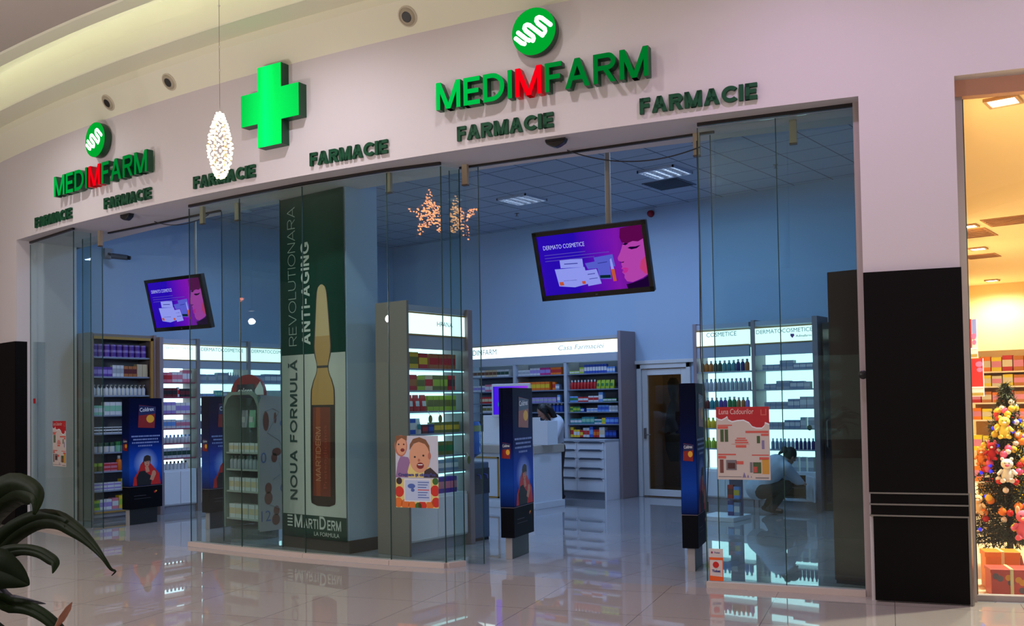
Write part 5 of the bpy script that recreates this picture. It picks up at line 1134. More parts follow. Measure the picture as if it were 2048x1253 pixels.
def person(label, J, face_dir, up_dir, loc, long_hair, bun):
    t = thing('person', label, 'person', loc)
    b = MB()
    names = list(J.keys()); P = [Vector(J[k][0]) for k in names]; Rr = [J[k][1] for k in names]; ix = {k: i for i, k in enumerate(names)}
    E = [('pelvis', 'waist'), ('waist', 'chest'), ('chest', 'neck'), ('neck', 'headbase')]
    for q in 'lr': E += [('chest', 'shoulder_' + q), ('shoulder_' + q, 'elbow_' + q), ('elbow_' + q, 'wrist_' + q), ('pelvis', 'hip_' + q), ('hip_' + q, 'knee_' + q), ('knee_' + q, 'ankle_' + q), ('ankle_' + q, 'toe_' + q)]
    vs, fs = skin_geo(P, [(ix[a], ix[c]) for a, c in E], Rr, 1, ix['pelvis']); b.add(vs, fs)
    at, M = head(b, J['headbase'][0], face_dir, up_dir)
    for q in 'lr':
        w = Vector(J['wrist_' + q][0]); d = w - Vector(J['elbow_' + q][0]); hand(b, w, d, Vector(face_dir).cross(Vector((0, 0, 1))) * (-1 if q == 'r' else 1))
    fuse(b, 'body', skin, t, 0.0065, 3)
    # coat
    b = MB()
    c0 = Vector(J['chest'][0]); b.sphere(tuple(c0), (0.175, 0.15, 0.16), 16, 12)
    keys = ['pelvis', 'waist', 'chest', 'neck'] + [n + q for q in 'lr' for n in ('shoulder_', 'elbow_', 'wrist_', 'hip_')]
    ii = {k: i for i, k in enumerate(keys)}
    Ec = [('pelvis', 'waist'), ('waist', 'chest'), ('chest', 'neck')]
    for q in 'lr': Ec += [('chest', 'shoulder_' + q), ('shoulder_' + q, 'elbow_' + q), ('elbow_' + q, 'wrist_' + q), ('pelvis', 'hip_' + q)]
    grow = {'neck': 0.012, 'wrist_l': 0.012, 'wrist_r': 0.012, 'hip_l': 0.022, 'hip_r': 0.022, 'pelvis': 0.022}
    PP = []
    for k in keys:
        p = Vector(J[k][0])
        if k.startswith('wrist'): p = p.lerp(Vector(J[k.replace('wrist', 'elbow')][0]), 0.25)
        if k == 'neck': p = p.lerp(Vector(J['chest'][0]), 0.3)
        if k.startswith('hip'): p = p.lerp(Vector(J['pelvis'][0]), 0.35)
        PP.append(p)
    vs, fs = skin_geo(PP, [(ii[a], ii[c]) for a, c in Ec], [((J[k][1] if not hasattr(J[k][1], '__len__') else max(J[k][1])) + grow.get(k, 0.024)) for k in keys], 1, 0); b.add(vs, fs)
    fuse(b, 'coat', coat_m, t, 0.012)
    b = MB()
    tk = ['pelvis'] + [n + q for q in 'lr' for n in ('hip_', 'knee_', 'ankle_')]; it = {k: i for i, k in enumerate(tk)}
    Et = []
    for q in 'lr': Et += [('pelvis', 'hip_' + q), ('hip_' + q, 'knee_' + q), ('knee_' + q, 'ankle_' + q)]
    vs, fs = skin_geo([J[k][0] for k in tk], [(it[a], it[c]) for a, c in Et], [(max(J[k][1]) if hasattr(J[k][1], '__len__') else J[k][1]) + 0.014 for k in tk], 1, 0); b.add(vs, fs)
    fuse(b, 'trousers', trouser_m, t, 0.012)
    for q in 'lr':
        b = MB(); a, c = Vector(J['ankle_' + q][0]), Vector(J['toe_' + q][0])
        vs, fs = skin_geo([a - (c - a) * 0.35 - Vector((0, 0, 0.02)), a - Vector((0, 0, 0.02)), c], [(0, 1), (1, 2)], [0.036, (0.042, 0.042), (0.042, 0.030)], 1); b.add(vs, fs); b.build('shoe', shoe_m, t, smooth=True)
    h = MB(); s = MB(); s.sphere((0, -0.018, 0.035), (0.084, 0.098, 0.104), 20, 14)
    if long_hair:
        for sx in (-0.07, -0.035, 0, 0.035, 0.07): s.tube([(sx * 0.6, -0.07, 0.09), (sx, -0.10, 0.0), (sx * 1.1, -0.10, -0.12), (sx * 1.05, -0.085, -0.24), (sx * 0.8, -0.075, -0.32)], [0.04, 0.05, 0.045, 0.038, 0.012], 8)
        for q in (-1, 1): s.tube([(q * 0.06, 0.03, 0.09), (q * 0.085, 0.01, 0.0), (q * 0.088, 0.005, -0.12), (q * 0.08, 0.0, -0.22)], [0.03, 0.026, 0.022, 0.008], 8)
    if bun: s.sphere((0, -0.13, 0.05), (0.055, 0.05, 0.05), 14, 10); s.tube([(0, -0.13, 0.03), (0.01, -0.18, -0.02), (0.0, -0.19, -0.08)], [0.03, 0.024, 0.006], 8)
    for v, f in [(s.v, s.f)]: h.add([Vector(J['headbase'][0]) + M @ Vector(p) for p in v], f)
    fuse(h, 'hair', hair, t, 0.009)
    f = MB()
    for q in (-1, 1):
        for dz_, mi in ((0.018, 0),):
            e = MB(); e.sphere((q * 0.03, 0.0905, 0.018), (0.007, 0.003, 0.006), 8, 6); f.add([Vector(J['headbase'][0]) + M @ Vector(p) for p in e.v], e.f, 0)
    f.build('eye', mat('dark eye', (20, 14, 12), 0.2), t)
    return t
# crouching, seen from behind, reaching into the open cabinet
person('person in a white coat crouching with their back turned, reaching into the open base cabinet', {
    'pelvis': ((-0.16, -0.10, 0.36), 0.145), 'waist': ((-0.06, -0.02, 0.50), 0.13), 'chest': ((0.06, 0.06, 0.67), (0.15, 0.12)), 'neck': ((0.15, 0.14, 0.76), 0.05), 'headbase': ((0.20, 0.20, 0.80), 0.055),
    'shoulder_l': ((-0.06, 0.17, 0.68), 0.062), 'elbow_l': ((-0.02, 0.40, 0.50), 0.045), 'wrist_l': ((0.10, 0.56, 0.42), 0.03), 'shoulder_r': ((0.22, 0.00, 0.66), 0.062), 'elbow_r': ((0.30, 0.20, 0.47), 0.045), 'wrist_r': ((0.28, 0.44, 0.42), 0.03),
    'hip_l': ((-0.20, -0.02, 0.33), 0.10), 'knee_l': ((-0.02, 0.34, 0.42), 0.065), 'ankle_l': ((-0.08, 0.02, 0.09), 0.045), 'toe_l': ((-0.02, 0.17, 0.045), 0.035),
    'hip_r': ((-0.06, -0.16, 0.33), 0.10), 'knee_r': ((0.18, 0.12, 0.40), 0.065), 'ankle_r': ((0.04, -0.10, 0.09), 0.045), 'toe_r': ((0.12, 0.03, 0.045), 0.035)}, (0.45, 0.8, -0.45), (0.3, 0.25, 0.9), (-5.66, 12.98, 0), False, True)
# standing and bent over the counter
person('person with long black hair and a white coat, bending over the service counter from behind', {
    'pelvis': ((-0.24, 0.10, 0.92), 0.135), 'waist': ((-0.17, 0.03, 1.08), 0.12), 'chest': ((-0.10, -0.10, 1.26), (0.15, 0.12)), 'neck': ((-0.11, -0.23, 1.38), 0.05), 'headbase': ((-0.15, -0.31, 1.47), 0.055),
    'shoulder_l': ((0.10, -0.24, 1.28), 0.062), 'elbow_l': ((0.12, -0.38, 1.10), 0.045), 'wrist_l': ((-0.05, -0.50, 1.02), 0.03), 'shoulder_r': ((-0.24, -0.06, 1.28), 0.062), 'elbow_r': ((-0.32, -0.24, 1.10), 0.045), 'wrist_r': ((-0.24, -0.44, 1.02), 0.03),
    'hip_l': ((-0.14, 0.08, 0.88), 0.10), 'knee_l': ((-0.14, 0.06, 0.48), 0.065), 'ankle_l': ((-0.13, 0.10, 0.09), 0.045), 'toe_l': ((-0.18, -0.02, 0.045), 0.035),
    'hip_r': ((-0.33, 0.14, 0.88), 0.10), 'knee_r': ((-0.34, 0.13, 0.48), 0.065), 'ankle_r': ((-0.34, 0.17, 0.09), 0.045), 'toe_r': ((-0.40, 0.05, 0.045), 0.035)}, (-0.45, -0.75, -0.55), (-0.2, -0.4, 0.9), (-9.12, 12.84, 0), True, False)

# small display stand behind the gift month pane
t = thing('display_stand', 'narrow stand with blue and red packs behind the gift month poster', 'display stand', (-5.80, 12.1, 0))
m = MB(); m.box(-0.42, 0.10, -0.25, 0.30, 0, 0.06); m.build('base', white_m, t, bevel=0.004)
m = MB(); m.box(-0.09, 0.09, 0.04, 0.08, 0.06, 1.0); m.build('back_panel', mat('stand blue', (70, 92, 140), 0.5), t)
m = MB(); m.box(-0.09, 0.09, -0.04, 0.04, 0.28, 0.29); m.box(-0.09, 0.09, -0.04, 0.04, 0.55, 0.56); m.build('shelf', mat('stand blue', (70, 92, 140), 0.5), t)
for k, (c1, c2, n, x, z, h) in enumerate((('dark blue', 'sky blue', 'lower', -0.045, 0.06, 0.2), ('grey blue', 'white', 'lower', 0.045, 0.06, 0.18), ('red', 'maroon', 'middle', -0.045, 0.29, 0.18), ('sky blue', 'yellow', 'middle', 0.045, 0.29, 0.16), ('dark blue', 'white', 'upper', 0.0, 0.56, 0.17))):
    ob = bpy.data.objects.new('packet', goods_mesh('carton', c1, c2, 0.08, 0.05, h)); COL.objects.link(ob); ob.location = (-5.80 + x, 12.1 - 0.03, z)
    tag(ob, '%s packet on the %s shelf of the narrow stand behind the gift month poster' % (c1, n), 'box')

# ------------------------------------------------------------------ baby products display, banner, posters on the glass
t = thing('baby_display_stand', 'round-topped shelf display with a red arched header, white baby bottles inside', 'display stand', (-10.14, 7.40, 0))
Ww, Dd = 0.36, 0.40
bs = mat('display grey green', (128, 142, 136), 0.4); bw = mat('display side print', (186, 164, 154), 0.5)
m = MB()
for x0, x1 in ((-Ww, -Ww + 0.03), (Ww - 0.03, Ww)): m.box(x0, x1, 0, Dd, 0.12, 1.62)
m.prism([(-Ww, 1.62), (-Ww + 0.03, 1.62), (-Ww + 0.10, 1.73), (-0.18, 1.77), (0.18, 1.77), (Ww - 0.10, 1.73), (Ww - 0.03, 1.62), (Ww, 1.62), (Ww - 0.03, 1.74), (Ww - 0.12, 1.81), (-Ww + 0.12, 1.81), (-Ww + 0.03, 1.74)], 0, Dd, 'y'); m.build('shell', bs, t)
m = MB(); m.box(-Ww + 0.03, Ww - 0.03, Dd - 0.02, Dd, 0.12, 1.75); m.build('back_panel', mat('display back', (86, 98, 102), 0.5), t)
m = MB(); m.prism(ell(0, 0.2, Ww - 0.02, 0.26, 28), 0, 0.12); m.build('base', mat('display base', (90, 96, 98), 0.4), t)
for z in (0.24, 0.58, 0.85, 1.06):
    m = MB(); m.box(-Ww + 0.03, Ww - 0.03, 0.02, Dd - 0.02, z - 0.02, z); m.build('shelf_board', mat('display shelf', (165, 172, 166), 0.4), t)
m = MB(); m.prism([(-Ww * 0.92, 1.76)] + ell(0.10, 1.78, 0.34, 0.24, 20, PI, 0)[0:20] + [(0.44, 1.76)], 0.03, 0.06, 'y'); hd = m.build('header', mat('display red', (150, 26, 36), 0.45), t)
m = MB(); m.prism([(0.20, 1.765), (0.43, 1.765), (0.42, 1.84), (0.36, 1.93)], 0.022, 0.028, 'y'); m.build('white_sweep', white_pm, hd)
m = MB(); m.prism([(-0.10, 1.80), (-0.08, 1.73), (0.24, 1.73), (0.26, 1.80), (0.25, 1.90), (-0.09, 1.90)], 0.012, 0.02, 'y'); m.build('badge', mat('display navy', (20, 24, 48), 0.4), hd)
m = MB(); text(m, 'chicco', -0.065, 0.010, 1.775, width=0.29, bold=0.035); m.build('lettering', white_pm, hd)
p_side = bpy.data.objects.new('side_print', None)
m = MB(); m.box(Ww, Ww + 0.006, 0.0, Dd, 0.10, 1.66); m.prism([(0.0, 1.66), (Dd, 1.66), (Dd - 0.06, 1.74), (0.06, 1.76)], Ww, Ww + 0.006, 'x'); sd = m.build('side_print', bw, t)
fig = MB(); num = MB(); loops = MB(); brown = [(150, 70, 44)]
def onside(y, z): return (Ww + 0.008, y, z)
for y, z, ry, rz2 in ((0.10, 1.44, 0.045, 0.12), (0.24, 1.48, 0.02, 0.07), (0.26, 1.06, 0.07, 0.05), (0.22, 0.99, 0.045, 0.06), (0.13, 0.62, 0.05, 0.07), (0.13, 0.50, 0.06, 0.08), (0.25, 0.34, 0.045, 0.06), (0.24, 0.23, 0.06, 0.07)):
    fig.poly([onside(a, c) for a, c in ell(y, z, ry, rz2, 16)])
fig.build('figure_print', mat('figure print', (134, 62, 42), 0.5), sd)
for tx, y, z in (('9', 0.31, 1.32), ('0', 0.02, 0.93), ('6', 0.31, 0.56), ('12', 0.02, 0.22)):
    vs, fs = text_geo(tx, None, 0.13); num.add([(Ww + 0.008, y + a, z + c) for a, b2, c in vs], fs)
num.build('number_print', mat('number print', (92, 104, 150), 0.5), sd)
for pts in ([(0.08, 1.56), (0.2, 1.60), (0.30, 1.55), (0.12, 1.30), (0.3, 1.2), (0.36, 1.08)], [(0.30, 0.92), (0.34, 0.8), (0.2, 0.72)], [(0.15, 0.42), (0.3, 0.36), (0.33, 0.28)]):
    loops.tube([onside(*q) for q in pts], 0.003, 5)
loops.build('line_print', mat('line print', (150, 140, 150), 0.5), sd)
for z, nm, kind, n, w, h in ((1.06, 'top', 'carton', 6, 0.095, 0.11), (0.85, 'second', 'bottle', 8, 0.066, 0.16), (0.58, 'third', 'carton', 6, 0.10, 0.16), (0.24, 'lowest', 'carton', 5, 0.12, 0.17)):
    me = goods_mesh(kind, 'white' if kind == 'carton' else 'pale grey', 'cream' if kind == 'carton' else 'dark green', w, w * 0.8, h)
    for k in range(n):
        ob = bpy.data.objects.new('baby_' + NOUN[kind], me); COL.objects.link(ob); ob.location = (-10.14 - Ww + 0.04 + w / 2 + k * (w + 0.012), 7.45, z); ob.rotation_euler = (0, 0, random.uniform(-0.05, 0.05))
        tag(ob, '%s %s from the left on the %s shelf of the round-topped baby display' % (ORD[k], ('white box' if kind == 'carton' else 'pale bottle'), nm), 'box' if kind == 'carton' else 'bottle', 'goods on the %s shelf of the baby display' % nm)
for x, c1, c2, lb in ((-10.36, 'pale grey', 'white', 'pale hanging pouch at the left in the top of the baby display'), (-10.20, 'mint', 'white', 'mint hanging pouch in the top of the baby display'), (-10.0, 'amber', 'white', 'amber pouch hanging in the top of the baby display, brightest one')):
    ob = bpy.data.objects.new('hanging_pouch', goods_mesh('pouch', c1, c2, 0.13, 0.05, 0.22)); COL.objects.link(ob); ob.location = (x, 7.60, 1.36); tag(ob, lb, 'pouch')

# ampoule banner on the column
BN = 0.012
def banner_y(z): return 7.226 - 0.006 * math.sin(z * 2.1)
t = thing('banner', 'tall green and white banner with a giant amber ampoule, on the column', 'banner', (-9.12, 0, 0))
BW = 1.09; zs = frange(0.13, 4.02, 60)
m = MB()
m.v = [(x, banner_y(z), z) for z in zs for x in (0, BW)]
for k in range(len(zs) - 1):
    zz = (zs[k] + zs[k + 1]) / 2; m.f.append((2 * k, 2 * k + 1, 2 * k + 3, 2 * k + 2)); m.m.append(0 if (zz > 2.2 or zz < 0.41) else 1)
cl = m.build('cloth', [mat('banner green', (4, 60, 48), 0.6, spec=0.2), mat('banner white', (196, 196, 188), 0.7)], t, smooth=True, solid=0.004)
def drape(mb, dy):
    mb.v = [(x, banner_y(z) - 0.004 - dy + y, z) for x, y, z in mb.v]
def outline(pts_r, cx):
    return [(cx - r, z) for r, z in pts_r] + [(cx + r, z) for r, z in pts_r[::-1]]
def grid_fill(mb, prof, cx, mats_at, nz=60, parts=((-1, 1, 0),)):
    """horizontal bands following a profile half-width r(z)"""
    z0, z1 = prof[0][1], prof[-1][1]
    def R(z):
        for (r0, a), (r1, b2) in zip(prof[:-1], prof[1:]):
            if a <= z <= b2: return r0 + (r1 - r0) * (z - a) / max(b2 - a, 1e-6)
        return prof[-1][0]
    for za, zb in zip(frange(z0, z1, nz)[:-1], frange(z0, z1, nz)[1:]):
        for f0, f1, mi in parts(0.5 * (za + zb)):
            mb.add([(cx + f0 * R(za), 0, za), (cx + f1 * R(za), 0, za), (cx + f1 * R(zb), 0, zb), (cx + f0 * R(zb), 0, zb)], [(0, 1, 2, 3)], mi)
amp = [(0.10, 0.50), (0.19, 0.515), (0.205, 0.56), (0.205, 1.70), (0.20, 1.80), (0.16, 1.90), (0.115, 1.97), (0.10, 2.02), (0.098, 2.06), (0.105, 2.10), (0.14, 2.20), (0.15, 2.28), (0.10, 2.80), (0.085, 2.90), (0.06, 2.955), (0.02, 2.975)]
a_dark = mat('ampoule dark edge', (44, 20, 14), 0.4); a_red = mat('ampoule liquid', (120, 40, 18), 0.4); a_red2 = mat('ampoule liquid light', (150, 62, 22), 0.4); a_amb = mat('ampoule amber', (186, 140, 74), 0.4); a_amb2 = mat('ampoule pale amber', (206, 172, 122), 0.4)
m = MB()
def bands(z):
    if z < 0.60: return ((-1, 1, 0),)
    if z < 1.60: return ((-1, -0.82, 0), (-0.82, -0.55, 1), (-0.55, -0.20, 2), (-0.20, 0.30, 1), (0.30, 0.62, 1), (0.62, 1, 0))
    if z < 1.625: return ((-1, 1, 0),)
    if 2.03 < z < 2.055: return ((-1, 1, 0),)
    if z < 2.15: return ((-1, -0.9, 0), (-0.9, 0.9, 3), (0.9, 1, 0))
    return ((-1, -0.88, 0), (-0.88, 0.88, 4 if z > 2.4 else 3), (0.88, 1, 0))
grid_fill(m, amp, 0.72, None, 90, bands); drape(m, 0.002); m.build('ampoule_print', [a_dark, a_red, a_red2, a_amb, a_amb2], cl)
def vert_text(body, x_base, z0, length, cap, bold, col, nm, dy=0.003):
    vs, fs = capitals_geo(body, length, cap, 0, bold) if body.isupper() or '-' in body else text_geo(body, length, cap); mb = MB(); mb.add([(x_base - c, 0, z0 + a) for a, b2, c in vs], fs); drape(mb, dy); return mb.build(nm, col, cl)
b_white = mat('banner lettering white', (200, 205, 198), 0.6); b_grey = mat('banner lettering grey', (150, 165, 156), 0.6); b_dk = mat('banner lettering dark', (20, 54, 50), 0.6); b_gold = mat('ampoule lettering', (196, 130, 100), 0.5)
vert_text('REVOLUTIONARA', 0.28, 2.31, 1.60, 0.135, 0.07, b_grey, 'lettering')
vert_text('ANTI-AGING', 0.52, 2.31, 1.17, 0.145, 0.19, b_white, 'lettering')
vert_text('NOUA FORMUL\u0102', 0.28, 0.55, 1.60, 0.125, 0.17, b_dk, 'lettering')
vert_text('MARTIDERM', 0.69, 0.78, 0.60, 0.085, 0.11, b_gold, 'lettering', 0.005)
vert_text('Proteoglicanos', 0.81, 0.70, 0.70, 0.075, -0.01, mat('ampoule lettering dim', (160, 70, 50), 0.5), 'lettering', 0.005)
m = MB()
for wd_, x0, w0_, h0_ in (('M', 0.225, 0.135, 0.145), ('ARTI', 0.385, 0.245, 0.11), ('D', 0.655, 0.105, 0.145), ('ERM', 0.785, 0.225, 0.11)):
    vs, fs = capitals_geo(wd_, w0_, h0_, 0, 0.17); m.add([(x0 + p[0], 0, 0.24 + p[2]) for p in vs], fs)
text(m, 'LA FORMULA', 0.56, 0, 0.165, width=0.42, height=0.045)
for k in range(4): rect(m, 0.10, 0.19, 0.25 + k * 0.037, 0.266 + k * 0.037, 0)
drape(m, 0.004); m.build('lettering', b_white, cl)

def on_glass(name, label, cat, p, q, z, off=0.010):
    """empty on the mall side of the glass: x from p to q, y into the store"""
    a = math.atan2(q[1] - p[1], q[0] - p[0]); n = Vector((math.sin(a), -math.cos(a))) * off
    return thing(name, label, cat, (p[0] + n.x, p[1] + n.y, z), a), math.hypot(q[0] - p[0], q[1] - p[1])
paper = mat('poster paper', (190, 178, 172), 0.6)
def sheet(t, w, h, m, nm='paper'):
    mb = MB(); mb.box(0, w, -0.001, 0.001, 0, h); return mb.build(nm, m, t)
# smiling baby poster
t, w = on_glass('poster', 'poster of a laughing baby and a mother over fruit, stuck inside the glass', 'poster', (-7.053, 7.018), (-6.585, 7.143), 0.58)
h = 0.72
pp = sheet(t, w, h, mat('baby poster pale', (186, 190, 206), 0.5))
def S2(pts, ax=1.0): return [(x * w, z * h) for x, z in pts]
m = MB()
P_ = [mat('poster skin', (206, 150, 118), 0.5), mat('poster skin shade', (178, 104, 80), 0.5), mat('poster hair', (120, 78, 48), 0.5), mat('poster lilac', (140, 104, 150), 0.5), mat('poster yellow', (214, 196, 120), 0.5), mat('poster mouth', (120, 30, 36), 0.5), mat('poster dark', (50, 36, 44), 0.5), white_pm, mat('poster red', (196, 44, 30), 0.5), mat('poster orange', (214, 110, 40), 0.5), mat('poster green', (50, 104, 40), 0.5), mat('poster blue', (70, 96, 170), 0.5), mat('poster pale blue', (176, 192, 224), 0.5)]
def add(pts, mi, k): blob(m, S2(pts), -0.0015 - 0.00025 * k, mi)
add([(0.0, 0.42), (0.05, 0.62), (0.12, 0.72), (0.30, 0.70), (0.38, 0.60), (0.36, 0.42)], 3, 0)
add(ell(0.13, 0.86, 0.15, 0.15), 1, 1); add(ell(0.14, 0.86, 0.12, 0.13), 0, 2); add([(0.0, 0.84), (0.0, 1.0), (0.28, 1.0), (0.27, 0.93), (0.15, 0.97), (0.05, 0.93)], 2, 3)
add(ell(0.17, 0.80, 0.05, 0.025, 12), 5, 4); add(ell(0.08, 0.88, 0.02, 0.012, 10), 6, 4); add(ell(0.20, 0.88, 0.02, 0.012, 10), 6, 4)
add([(0.28, 0.50), (0.34, 0.62), (0.60, 0.58), (0.82, 0.56), (0.98, 0.46), (0.96, 0.42), (0.30, 0.42)], 4, 4); add([(0.66, 0.42), (0.68, 0.52), (0.82, 0.56), (1.0, 0.46), (1.0, 0.42)], 6, 5)
add(ell(0.57, 0.70, 0.245, 0.215, 24), 0, 6); add(ell(0.80, 0.72, 0.035, 0.05, 12), 1, 7); add([(0.335, 0.80), (0.345, 0.88), (0.42, 0.955), (0.57, 0.98), (0.72, 0.945), (0.80, 0.86), (0.81, 0.75), (0.765, 0.83), (0.70, 0.885), (0.56, 0.915), (0.43, 0.89)], 2, 8)
add(ell(0.585, 0.585, 0.085, 0.045, 16), 5, 8); add([(0.52, 0.605), (0.65, 0.605), (0.63, 0.59), (0.54, 0.59)], 7, 9); add(ell(0.46, 0.705, 0.025, 0.014, 10), 6, 9); add(ell(0.66, 0.725, 0.025, 0.014, 10), 6, 9); add(ell(0.555, 0.66, 0.03, 0.022, 10), 1, 9)
add([(0, 0), (1, 0), (1, 0.40), (0, 0.40)], 4, 1)
for x, z, r, c in ((0.08, 0.22, 0.11, 8), (0.06, 0.07, 0.10, 9), (0.22, 0.05, 0.10, 9), (0.38, 0.03, 0.09, 9), (0.92, 0.24, 0.11, 8), (0.94, 0.08, 0.10, 8), (0.80, 0.04, 0.09, 9), (0.62, 0.03, 0.10, 8), (0.08, 0.37, 0.07, 6), (0.93, 0.37, 0.07, 10), (0.53, 0.02, 0.08, 10)): add([(max(0, min(1, a)), max(0, b2)) for a, b2 in ell(x, z, r, r * 0.7, 14)], c, 2)
add([(0.20, 0.085), (0.82, 0.085), (0.82, 0.40), (0.20, 0.40)], 7, 4); add([(0.22, 0.10), (0.80, 0.10), (0.80, 0.385), (0.22, 0.385)], 12, 5)
add(ell(0.37, 0.30, 0.09, 0.035, 16), 11, 6); add(ell(0.40, 0.245, 0.045, 0.025, 12), 11, 6)
for k in range(7): add([(0.52, 0.36 - k * 0.035), (0.78 - 0.03 * (k % 3), 0.36 - k * 0.035), (0.78 - 0.03 * (k % 3), 0.348 - k * 0.035), (0.52, 0.348 - k * 0.035)], 11 if k != 3 else 8, 6)
m.build('picture_print', P_, pp)
m = MB(); text(m, 'Cre\u0219tem \u0219i c\u00e2\u0219tig\u0103m', 0.06 * w, -0.005, 0.425 * h, width=0.88 * w, height=0.06 * h, bold=0.05); m.build('lettering', mat('poster title blue', (60, 66, 130), 0.5), pp)
# gift month posters
def gift_month(t, w, h):
    pp = sheet(t, w, h, paper)
    M_ = [mat('poster crimson', (168, 16, 30), 0.5), white_pm, mat('poster coral', (196, 84, 74), 0.5), mat('poster dark green', (60, 82, 44), 0.5), mat('poster lavender', (120, 110, 150), 0.5), mat('poster gold', (190, 140, 50), 0.5), mat('poster brown', (110, 60, 54), 0.5), mat('poster grey', (110, 104, 110), 0.5)]
    m = MB()
    def add(pts, mi, k): m.poly([(x * w, -0.0015 - 0.00025 * k, z * h) for x, z in pts], mi)
    wave = [(1, 1), (0, 1), (0, 0.86), (0.04, 0.84), (0.10, 0.83), (0.16, 0.85), (0.21, 0.875), (0.23, 0.83), (0.30, 0.805), (0.40, 0.82), (0.52, 0.825), (0.62, 0.79), (0.68, 0.735), (0.76, 0.715), (0.86, 0.715), (0.91, 0.75), (0.92, 0.79), (1, 0.765)]
    # split the red drip field in quads under the top edge so that it stays a clean surface
    bot = wave[2:]
    for (a, za), (c, zc) in zip(bot[:-1], bot[1:]):
        add([(a, za), (c, zc), (c, 1), (a, 1)], 0, 1); add([(a, za - 0.018), (c, zc - 0.018), (c, zc), (a, za)], 1, 1)
    for x0, x1, z0, z1, c in ((0.02, 0.22, 0.70, 0.735, 2), (0.02, 0.30, 0.74, 0.755, 2), (0.55, 0.98, 0.64, 0.67, 2), (0.84, 0.98, 0.60, 0.63, 2), (0.02, 0.36, 0.335, 0.355, 2), (0.02, 0.17, 0.29, 0.325, 2), (0.36, 0.50, 0.21, 0.255, 2), (0.80, 0.98, 0.275, 0.31, 2), (0.66, 0.98, 0.33, 0.345, 2), (0.36, 0.56, 0.44, 0.475, 2), (0.28, 0.62, 0.485, 0.49, 2), (0.35, 0.58, 0.53, 0.55, 2), (0.35, 0.60, 0.50, 0.52, 2), (0.38, 0.55, 0.56, 0.575, 2),
                              (0.07, 0.135, 0.52, 0.69, 3), (0.155, 0.22, 0.52, 0.69, 3), (0.76, 0.82, 0.50, 0.60, 3), (0.85, 0.90, 0.42, 0.54, 4), (0.05, 0.12, 0.09, 0.275, 6), (0.17, 0.37, 0.13, 0.27, 7), (0.20, 0.34, 0.15, 0.23, 6), (0.62, 0.67, 0.10, 0.24, 7), (0.68, 0.83, 0.09, 0.24, 3), (0.69, 0.76, 0.10, 0.18, 2), (0.85, 0.98, 0.08, 0.28, 5), (0.02, 0.46, 0.035, 0.043, 7), (0.72, 0.97, 0.02, 0.035, 7)):
        add([(x0, z0), (x1, z0), (x1, z1), (x0, z1)], c, 2)
    for x, s2 in ((0.51, 1), (0.58, 0.6), (0.64, 0.35)): add([(x - 0.035 * s2, 0.03), (x + 0.035 * s2, 0.03), (x, 0.03 + 0.075 * s2)], 4, 3)
    add([(0.84, 0.89), (0.86, 0.89), (0.86, 0.96), (0.84, 0.96)], 2, 3); add([(0.84, 0.88), (0.95, 0.88), (0.95, 0.895), (0.84, 0.895)], 2, 3); add([(0.93, 0.89), (0.95, 0.89), (0.95, 0.97), (0.93, 0.97)], 2, 3)
    m.build('picture_print', M_, pp)
    q = MB(); text(q, 'Luna Cadourilor', 0.05 * w, -0.004, 0.90 * h, width=0.66 * w, height=0.075 * h, shear=0.1); q.build('lettering', mat('poster pink white', (220, 180, 176), 0.5), pp)
t, w = on_glass('poster', 'red and white gift month poster with drip edge on the glass near the dark pillar', 'poster', (-3.835, 7.690), (-3.405, 7.806), 0.925)
gift_month(t, w, 0.62)
t, w = on_glass('leaflet', 'small red and white gift month leaflet on the far doorway glass', 'poster', (-13.13, 6.546), (-12.70, 6.51), 0.865)
gift_month(t, w, 0.61)
t, w = on_glass('sticker', 'orange and white ticket sticker at the bottom corner of the doorway glass', 'sticker', (-3.922, 7.665), (-3.805, 7.698), 0.055)
h = 0.275; pp = sheet(t, w, h, mat('sticker white', (206, 196, 192), 0.5))
m = MB()
for k, (pts, mi) in enumerate((([(0, 0.0), (1, 0.0), (1, 0.13), (0, 0.16)], 0), ([(0, 0.65), (1, 0.65), (1, 0.73), (0, 0.73)], 0), ([(0, 0), (0.06, 0), (0.06, 0.73), (0, 0.73)], 0), ([(0.94, 0), (1, 0), (1, 0.73), (0.94, 0.73)], 0), (ell(0.48, 0.50, 0.22, 0.10, 20), 1), (ell(0.22, 0.88, 0.07, 0.035, 12), 2))): m.poly([(x * w, -0.0015 - 0.0002 * k, z * h) for x, z in pts], mi)
m.build('picture_print', [mat('sticker orange', (226, 92, 30), 0.5), mat('sticker red', (196, 30, 26), 0.4), mat('sticker magenta', (150, 30, 90), 0.5)], pp)
m = MB(); text(m, 'Ticket', 0.2 * w, -0.003, 0.27 * h, width=0.6 * w, height=0.08 * h, bold=0.04); text(m, 'Ticket', 0.38 * w, -0.003, 0.855 * h, width=0.4 * w, height=0.05 * h, bold=0.02); m.build('lettering', mat('sticker blue', (40, 40, 120), 0.5), pp)
t, w = on_glass('sticker', 'tiny square red sticker on the first glass pane by the far wall', 'sticker', (-13.80, 6.603), (-13.72, 6.597), 1.72)
sheet(t, w, 0.07, mat('poster crimson', (168, 16, 30), 0.5))

